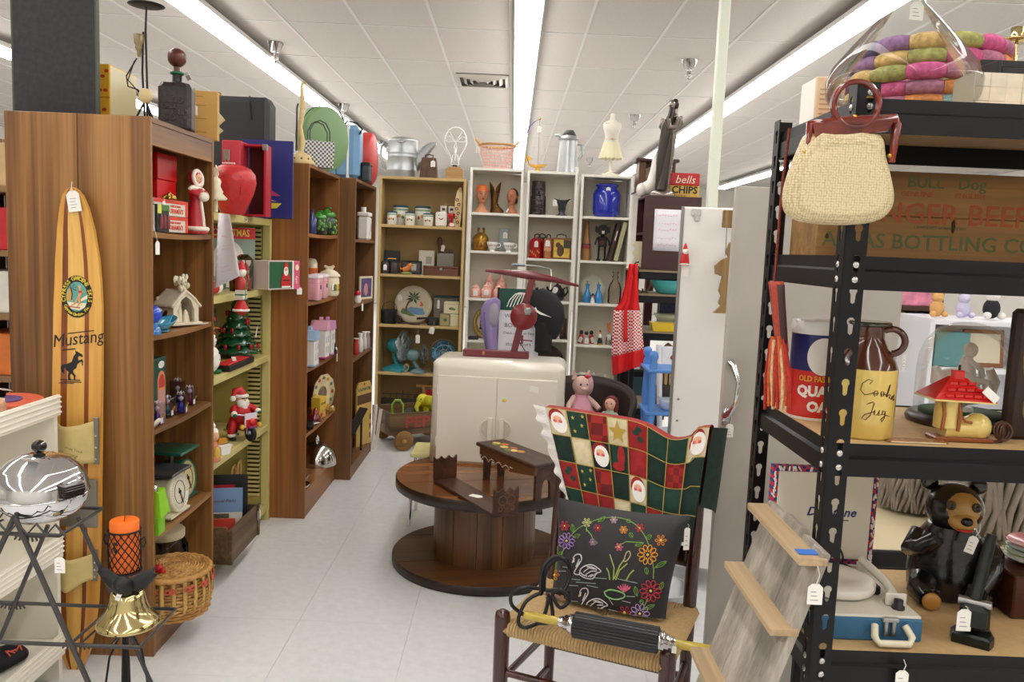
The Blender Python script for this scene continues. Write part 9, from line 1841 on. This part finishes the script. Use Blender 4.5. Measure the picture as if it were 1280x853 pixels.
t=Th('dark_carved_board','dark brown carved board with a shoe shape at the right end of the third shelf','carving',RK(1258,1.455,Z3));DB=wood('1e120c','3a2418','z',16,.5);ob('board',MB().rb((0,0,0),(.16,.03,.235),.012),DB,t);ob('inlay_shoe',MB().ba((.03,-.0,.15),(.016,.004,.045),12,8).ba((.035,-.0,.06),(.012,.004,.03),12,8),M('9a8a5a',.5),t)
t=Th('electric_cable','brown twisted electric cable lying in front of the dark carved board','cable',RK(1252,1.42,Z3));b=MB();[b.to((0,0,.022),.016-.002*i,.0024,16,5,RX(75+8*i)@ RY(20*i)) for i in range(4)];ob('cord_loops',b.tu([(0,0,.004),(-.02,.0,.0035),(-.045,.01,.0035)],.0026,6),M('4a2a1c',.5),t)
# record player
t=Th('record_player','portable record player with white turntable and red white and blue open lid','record player',(.556,1.405,Z2));RW_,RD_=.20,.245
ob('blue_case',MB().rb((0,0,0),(RW_,RD_,.042),.003),M('2f6488',.6,bump=.15,bscale=300),t);ob('white_deck',MB().rb((.003,.003,.0422),(RW_-.003,RD_-.003,.047),.001),M('dcd7c8',.4),t);q=ob('turntable',MB().la([(.001,.0475),(.06,.0475),(.074,.052),(.076,.056),(.076,.066),(.072,.069),(.035,.069),(.033,.067),(.001,.067)],40),M('e6e2d6',.35),t,loc=(.085,.125,0));ob('spindle',MB().la([(.003,.067),(.003,.076),(.001,.077)],8),M('3a1a12',.4),q)
ob('tonearm',MB().tu([(.178,.215,.07),(.180,.11,.066),(.174,.07,.062),(.160,.055,.058)],[.008,.009,.009,.007],8),M('dcd7c8',.35),t);ob('tonearm_post',MB().cy((.178,.215,.047),(.178,.215,.064),.010),M('dcd7c8',.35),t);ob('volume_knob',MB().la([(.011,.047),(.011,.052),(.008,.053),(.008,.064),(.001,.065)],16),BLACK,t,loc=(.170,.035,0));ob('arm_clip',MB().rb((.152,.046,.0475),(.19,.052,.07),.002),M('dcd7c8',.35),t)
pat=M('b8222e',.5);b=MB();b.box((-.005,RD_+.001,.048),(RW_+.012,RD_+.02,.25));ob('lid_shell',b,checks('1f3a7a','c22a34',130,130),t);ob('lid_lining',MB().rb((.006,RD_-.003,.06),(RW_+.0,RD_+.0008,.24),.002),M('d9d2c0',.6),t)
tx=MB();random.seed(5)
for i in range(90):
 s=random.random()*3;x,z=((-.002+.0*s,.05+.195*s) if s<1 else (RW_+.008,.05+.195*(s-1)) if s<2 else (-.003+.21*(s-2),.246));tx.tu([(x+random.uniform(-.004,.004),RD_+.0005,z-.005),(x+random.uniform(-.004,.004),RD_+.0005,z+.004)],.0018,5)
ob('swirl_print',tx,M('e6e2dc',.5),t,kind='stuff');Tx('Dee-tone',.026,t,M('26306a',.5),TR(.118,RD_-.0035,.158)@ RX(90),shear=.3,bold=.02,name='maker_lettering');ob('underline',MB().box((.085,RD_-.0038,.141),(.155,RD_-.003,.143)),M('26306a',.5),t)
ob('carry_handle',MB().tu([(.112,-.004,.032),(.106,-.02,.018),(.112,-.026,.0085),(.165,-.026,.0085),(.172,-.02,.018),(.166,-.004,.032)],.0065,8),M('ded6bc',.35),t);ob('latch',MB().rb((.128,-.007,.012),(.136,0,.046),.002).rb((.142,-.007,.012),(.15,0,.046),.002).rb((.124,-.008,.038),(.154,0,.046),.002),STEEL,t);PTag(t,(.138,-.064,.0),.02,.022,.036,0)
cdm=MB()
for i in range(3):cdm.to((.125-.012*i,.222,.075+.004*i),.022,.0022,18,5,RX(55+10*i)@ RY(25))
ob('power_cord',cdm.tu([(.14,.22,.06),(.165,.19,.052),(.16,.15,.05),(.15,.12,.0505)],.0024,6),BLACK,t);ob('power_plug',MB().rb((.147,.09,.0475),(.163,.11,.065),.003),BLACK,t)
# black bear
t=Th('black_bear','glossy black sitting bear with a tan face on the lower rack shelf','figurine',RK(1180,1.62,Z2),-14);t.scale=(.87,)*3;BB_=M('0e0d0e',.22,coat=.5,var=.3,scale=40,bump=.25);TN=M('b08748',.35,var=.15,scale=30)
bb=MB().lo([[(rx_*cos(2*pi*k_/22),cy+ry_*sin(2*pi*k_/22),z) for k_ in range(22)] for rx_,ry_,cy,z in ((.05,.05,.01,.0),(.082,.07,.01,.02),(.085,.072,.012,.06),(.078,.066,.012,.11),(.066,.058,.006,.15),(.05,.05,0,.175))])
bb.ba((0,-.01,.218),(.062,.056,.058),22,14)
for sx in (-1,1):
 bb.ba((sx*.052,.01,.268),(.02,.012,.02),12,8);bb.tu([(sx*.062,-.01,.15),(sx*.086,-.03,.115),(sx*.078,-.06,.09) if sx>0 else (sx*.07,-.055,.13),(sx*.05,-.078,.05) if sx>0 else (sx*.045,-.065,.155)],[.026,.024,.021,.018],10);bb.tu([(sx*.05,-.02,.04),(sx*.064,-.06,.03),(sx*.055,-.085,.022)],[.036,.032,.022],10)
ob('bear_body',bb,BB_,t);fa_=ob('face',MB().ba((.004,-.03,.222),(.046,.042,.044),18,12).ba((.006,-.058,.200),(.030,.028,.022),16,10),TN,t);ob('nose',MB().ba((.008,-.085,.207),(.013,.008,.010),12,8),M('0c0b0b',.15),fa_);ob('mouth',MB().ba((.008,-.075,.1845),(.018,.010,.004),10,6),M('c0262a',.3),fa_)
for sx in (-.022,.030):e=ob('eye',MB().ba((sx,-.066,.236),(.011,.007,.011),12,8),M('4a3a26',.15),fa_);ob('pupil',MB().ba((sx,-.0718,.236),(.005,.002,.0055),8,6),M('080808',.1),fa_)
for sx in (-.052,.052):ob('foot_pad',MB().ba((sx,-.103,.022),(.02,.010,.020),12,8),M('b8823a',.35),t);ob('toe_claw',MB().ba((sx-.012,-.100,.045),(.006,.005,.005),6,5).ba((sx,-.102,.048),(.006,.005,.005),6,5).ba((sx+.012,-.100,.045),(.006,.005,.005),6,5),M('1c1a1a',.2),t,kind='stuff')
PTag(t,(.03,-.1,.21),.03,.02,.04,0,0,15)
p=at(1226,812,Z=Z2);t=Th('iron_press_tool','dark green cast-iron hand press with a long lever and white tag','hand press',(p.x,p.y+.03,Z2),-35);IP=M('1e221d',.35,.5,var=.3,scale=40);ob('base',MB().lo([[(x*k_,y*k_,z) for x,y in ((-.03,-.025),(.03,-.025),(.035,.0),(.02,.05),(-.02,.05),(-.035,0))] for k_,z in ((1,0),(1,.016),(.85,.02))],sm=False),IP,t);ob('body',MB().tu([(0,.02,.02),(0,.025,.06),(0,.01,.085)],[.026,.024,.018],10).rb((-.022,-.03,.03),(.022,.0,.075),.008),IP,t);ob('lever',MB().tu([(0,-.01,.08),(.004,.02,.13),(.012,.04,.19)],[.010,.011,.009],8),IP,t);ob('pivot',MB().cy((-.026,-.012,.076),(.026,-.012,.076),.008),STEEL,t);PTag(t,(-.012,-.036,.075),.006,.026,.04,35)
t=Th('wooden_chest','dark red-brown wooden box at the right end of the lower rack shelf','box',RK(1264,1.52,Z2));ob('box',MB().rb((0,0,0),(.16,.16,.085),.003),wood('2d140c','5a2c1a','x',14,.35),t);ob('keyhole',MB().ba((.045,-.0,.05),(.003,.001,.006),8,5),BLACK,t)
for i,(c,lab) in enumerate((('d8d4cc','white bowl at the bottom of the stack on the wooden box'),('8ab03a','lime green bowl, third in the stack on the wooden box'),('2f6a4a','dark green bowl, second in the stack on the wooden box'),('c03434','red bowl on top of the stack on the wooden box'))):x=RK(1290,1.60,Z2)[0];solo('stacked_bowl',lab,'bowl',MB().la([(.025,0),(.055,.008),(.06,.011),(.054,.010),(.02,.0035),(.001,.003)],28),M(c,.2,coat=.4),(x,1.60,Z2+.0855+.0105*i),0,'stacked bowls')
# woven strap hung on the far post
t=Th('woven_belt','red and orange woven belt with long tassels hanging on the far rack post','belt',(0,0,0));SY_=1.72;t.location=(at(970,355,Y=SY_));t.location.x=bx(968,SY_,1.5);ST_=M('a83a22',.85,var=.35,scale=140)
def sg_(px,py,dy=0):p=at(px,py,X=.524+dy)-t.location;return tuple(p)
ob('strap_band',MB().sh(lambda u,v:sg_(mix(962+u*18,972+u*14,v),mix(352,440,v),-.004*sin(pi*u)),4,8,.003),ST_,t);ob('dark_fold',MB().sh(lambda u,v:sg_(mix(973+u*8,978+u*6,v),mix(356,430,v),-.008),3,6,.003),M('3a1a1a',.9),t)
for i in range(9):x0=958+3.6*i;ob('tassel',MB().tu([sg_(964+2*i,425-4*(i%2),-.006-.002*(i%3)),sg_(x0,470,-.008),sg_(x0-2+1.5*(i%3),512-4*(i%2),-.006)],[.004,.0045,.003],6),M(('a8281e','c9602c','d9b48a','b8421f')[i%4],.85,var=.3,scale=120),t)
ob('beaded_cord',MB().tu([sg_(987,160),sg_(978,230),sg_(968,352,-.004)],.0028,6),M('7a2a1e',.6,var=.6,scale=300),t)
# weathered plank shelf leaning on the rack
def PXz(z):return .523-.31*(1.09-z)
t=Th('plank_shelf','weathered grey plank wall shelf with three ledges leaning against the rack','shelf',(PXz(0),1.262,0));GW=wood('7f786f','b9b1a4','z',16,.8,'9c9488');LW=wood('9f8564','c9b18d','y',12,.65,'b49a76')
th_=math.atan(.31)
for i in range(3):
 b=MB();b.M=RY(math.degrees(th_));b.rb((-.014,.094*i,.005),(0,.094*i+.0918,1.09/cos(th_)+.006*(i%2)),.0015);ob('plank',b,GW,t)
for z in (1.085,.967,.79,.62):x=PXz(z)-PXz(0);ob('ledge_board',MB().rb((x-.050,-.003,z-.013),(x-.004,.286,z),.0015),LW,t)
for z in (.967,.79):x=PXz(z)-PXz(0);b=MB();b.M=TR(0,.03,0);ob('bracket',b.pm([(x-.038,z-.0135),(x-.014,z-.0135),(x-.026,z-.045)],0,.02),GW,t)
ob('blue_tape',MB().rb((PXz(1.085)-PXz(0)-.045,.012,1.0852),(PXz(1.085)-PXz(0)-.012,.034,1.087),.0005),M('3a72c8',.5),t);PTag(t,(PXz(1.08)-PXz(0)-.02,-.006,1.075),.03,.024,.034)
# ---------------- beyond the rack and at the left edge ----------------
def bgshelf(name,lab,x0,x1,Y,D,zs,mat,H):
 t=Th(name,lab,'shelving',(x0,Y,0));W=x1-x0
 for x in (0,W-.03):ob('side_panel',MB().rb((x,0,0),(x+.03,D,H),.003),mat,t)
 for z in zs:ob('shelf',MB().rb((.0305,.002,z-.03),(W-.0305,D-.002,z),.003),mat,t)
 ob('back_panel',MB().box((.0305,D-.0015,0),(W-.0305,D,H)),mat,t);return t
fy=5.2;x0=bx(1100,fy,1.3)
bgshelf('dark_book_shelf','dark brown bookshelf far beyond the black rack',x0,x0+.40,fy,.3,(1.60,1.30,1.0,.6),M('4a3020',.5),1.7)
for i in range(9):c=('d8d24a','e6e2d8','c98a3a','8a9a5a','d9c07a','e0dcd0','b85a3a','6a7a8a','cfcabc')[i];h=.20+.02*((i*5)%4);solo('far_book',('yellow','white','orange','olive','straw','ivory','brick red','slate blue','stone grey')[i]+' book in the far row on the dark bookshelf','book',MB().rb((0,0,0),(.026,.15,h),.003),M(c,.5),(x0+.06+.03*i,fy+.02,1.0005),0,'books on the far dark shelf')
solo('pink_floral_box','pink floral printed box on the far dark bookshelf','box',MB().rb((0,0,0),(.24,.14,.24),.004),M('e08aa4',.5,var=.35,scale=14),(x0+.12,fy+.03,1.3005))
x1=bx(1165,4.7,1.3);t=bgshelf('white_plastic_shelf','white plastic shelving with toys beyond the glass dome',x1,x1+.95,4.7,.4,(1.255,.98,.5),M('e9e9ee',.4),1.26)
for i,(px,c,lab,r) in enumerate(((1172,'d9a86a','tan and white plush toy on the far white shelving',.05),(1205,'c9c4e0','pale lilac plush toy on the far white shelving',.05),(1240,'ece8e2','white teddy bear in a dark shirt on the far white shelving',.06))):
 t=Th('plush_toy',lab,'plush toy',(bx(px,4.85,1.35),4.85,1.2605));m_=M(c,.9);ob('head',MB().ba((0,0,r*2.3),(r*.7,r*.65,r*.65),14,9).ba((0,-r*.6,r*2.2),(r*.28,r*.2,r*.22),8,6),m_,t);ob('torso',MB().ba((0,0,r),(r*.8,r*.7,r),14,9),M('1c1c26',.8) if i==2 else m_,t)
 for sx in (-1,1):ob('ear',MB().ba((sx*r*.5,0,r*2.85),r*.25,8,6),m_,t);ob('leg',MB().ba((sx*r*.7,-r*.6,r*.36),(r*.35,r*.5,r*.35),10,7),m_,t)
t=Th('teal_basin','teal box on the far white shelving','box',(bx(1185,4.78,1.1),4.78,.981));ob('box',MB().rb((-.1,-.05,0),(.1,.1,.2),.004),M('5f8f90',.4),t)
t=Th('framed_print','brown framed print standing on the far white shelving','picture frame',(bx(1230,4.78,1.1),4.78,.981),0,rot=(-6,0,0));ob('frame',MB().rb((-.12,-.01,0),(.12,.01,.22),.004),M('8a5a34',.5),t);ob('print',MB().box((-.095,-.0115,.025),(.095,-.0102,.195)),M('d9cdb4',.5),t)
HG=M('8f8578',.7,var=.3,scale=20)
for i,(px,lab) in enumerate(((1140,'grey wavy-haired plaster head behind the black bear'),(1238,'large grey wavy-haired plaster head right of the black bear'))):
 Yh=(2.5,2.32)[i];t=Th('plaster_head',lab,'sculpture',(bx(px,Yh,1.0),Yh,.80));s=(.6,.95)[i];t.scale=(s,)*3;ob('head_form',MB().la([(.10,0),(.14,.04),(.135,.16),(.12,.26),(.08,.33),(.001,.36)],24),HG,t);b=MB();random.seed(i)
 for k_ in range(34):a=pi+pi*1.1*(k_/33)-.15;b.tu([(q*cos(a+.12*sin(z*22+k_)),q*sin(a+.12*sin(z*22+k_)),z) for q,z in ((.02,.355),(.085,.33),(.125,.26),(.14,.18),(.147,.1),(.15,.02))],[.006,.011,.013,.013,.012,.007],6)
 ob('hair_lock',b,HG,t,kind='stuff')
t=Th('rear_black_shelf','low black shelf with a cream top behind the black rack','shelving',(.98,2.12,0));ob('shelf_top',MB().rb((0,0,.785),(1.2,.54,.80),.003),M('d6c8a4',.6),t);ob('front_beam',MB().rb((0,-.012,.735),(1.2,-.0005,.80),.003),RS,t);ob('lower_shelf',MB().rb((.03,0,.50),(1.17,.5,.52),.003),M('e6e6e6',.5),t)
for x in (0,1.17):
 for y in (0,.46):ob('post',MB().rb((x,y+.0005,0),(x+.03,y+.03,.7845),.002),RS,t)
for i,(px,c) in enumerate(((1265,'a08a6a'),(1190,'d9d4cc'))):solo('rolled_tube',('brown rolled tube','white paper roll')[i]+' on the shelf behind the iron press','roll',MB().lx([(.03,0),(.03,.16)],16),M(c,.6),(bx(px,2.2,.6)-.08,2.2,.5505))
# left edge, beyond the back-to-back bookcases
xl=-2.62;t=bgshelf('left_goods_shelf','shelf of games and boxes glimpsed at the far left edge',xl,xl+.60,3.9,.35,(1.75,1.45,1.15,.85,.5),M('8a6a44',.5),2.0)
for i,(z,c,lab) in enumerate(((1.7505,'c9a87a','kraft box, uppermost on the far left shelf'),(1.4505,'c4202a','red and white game box on the far left shelf'),(1.1505,'e2ddd4','white box on the far left shelf, below the red one'),(.8505,'d8742c','orange box on the far left shelf'),(.5005,'2f4a6a','dark blue bowl box on the far left shelf'))):solo('game_box',lab,'box',MB().rb((0,0,0),(.5,.25,.2),.004),M(c,.5,var=.15,scale=8),(xl+.05,3.93,z))
# far sign and shelves at the very back, seen between things
t=Th('wall_banner','white banner with a blue stripe on the far left, beyond the charcoal panel','banner',(-5.6,8.0,0));ob('banner',MB().rb((-.6,0,2.2),(.6,.02,2.95),.003),WHITE,t);ob('blue_stripe',MB().box((-.6,-.002,2.42),(.6,-.0005,2.50)),M('2a3a9a',.5),t)
for x in (-.58,.56):ob('pole',MB().cy((x,.045,0),(x,.045,2.95),.02),STEEL,t)
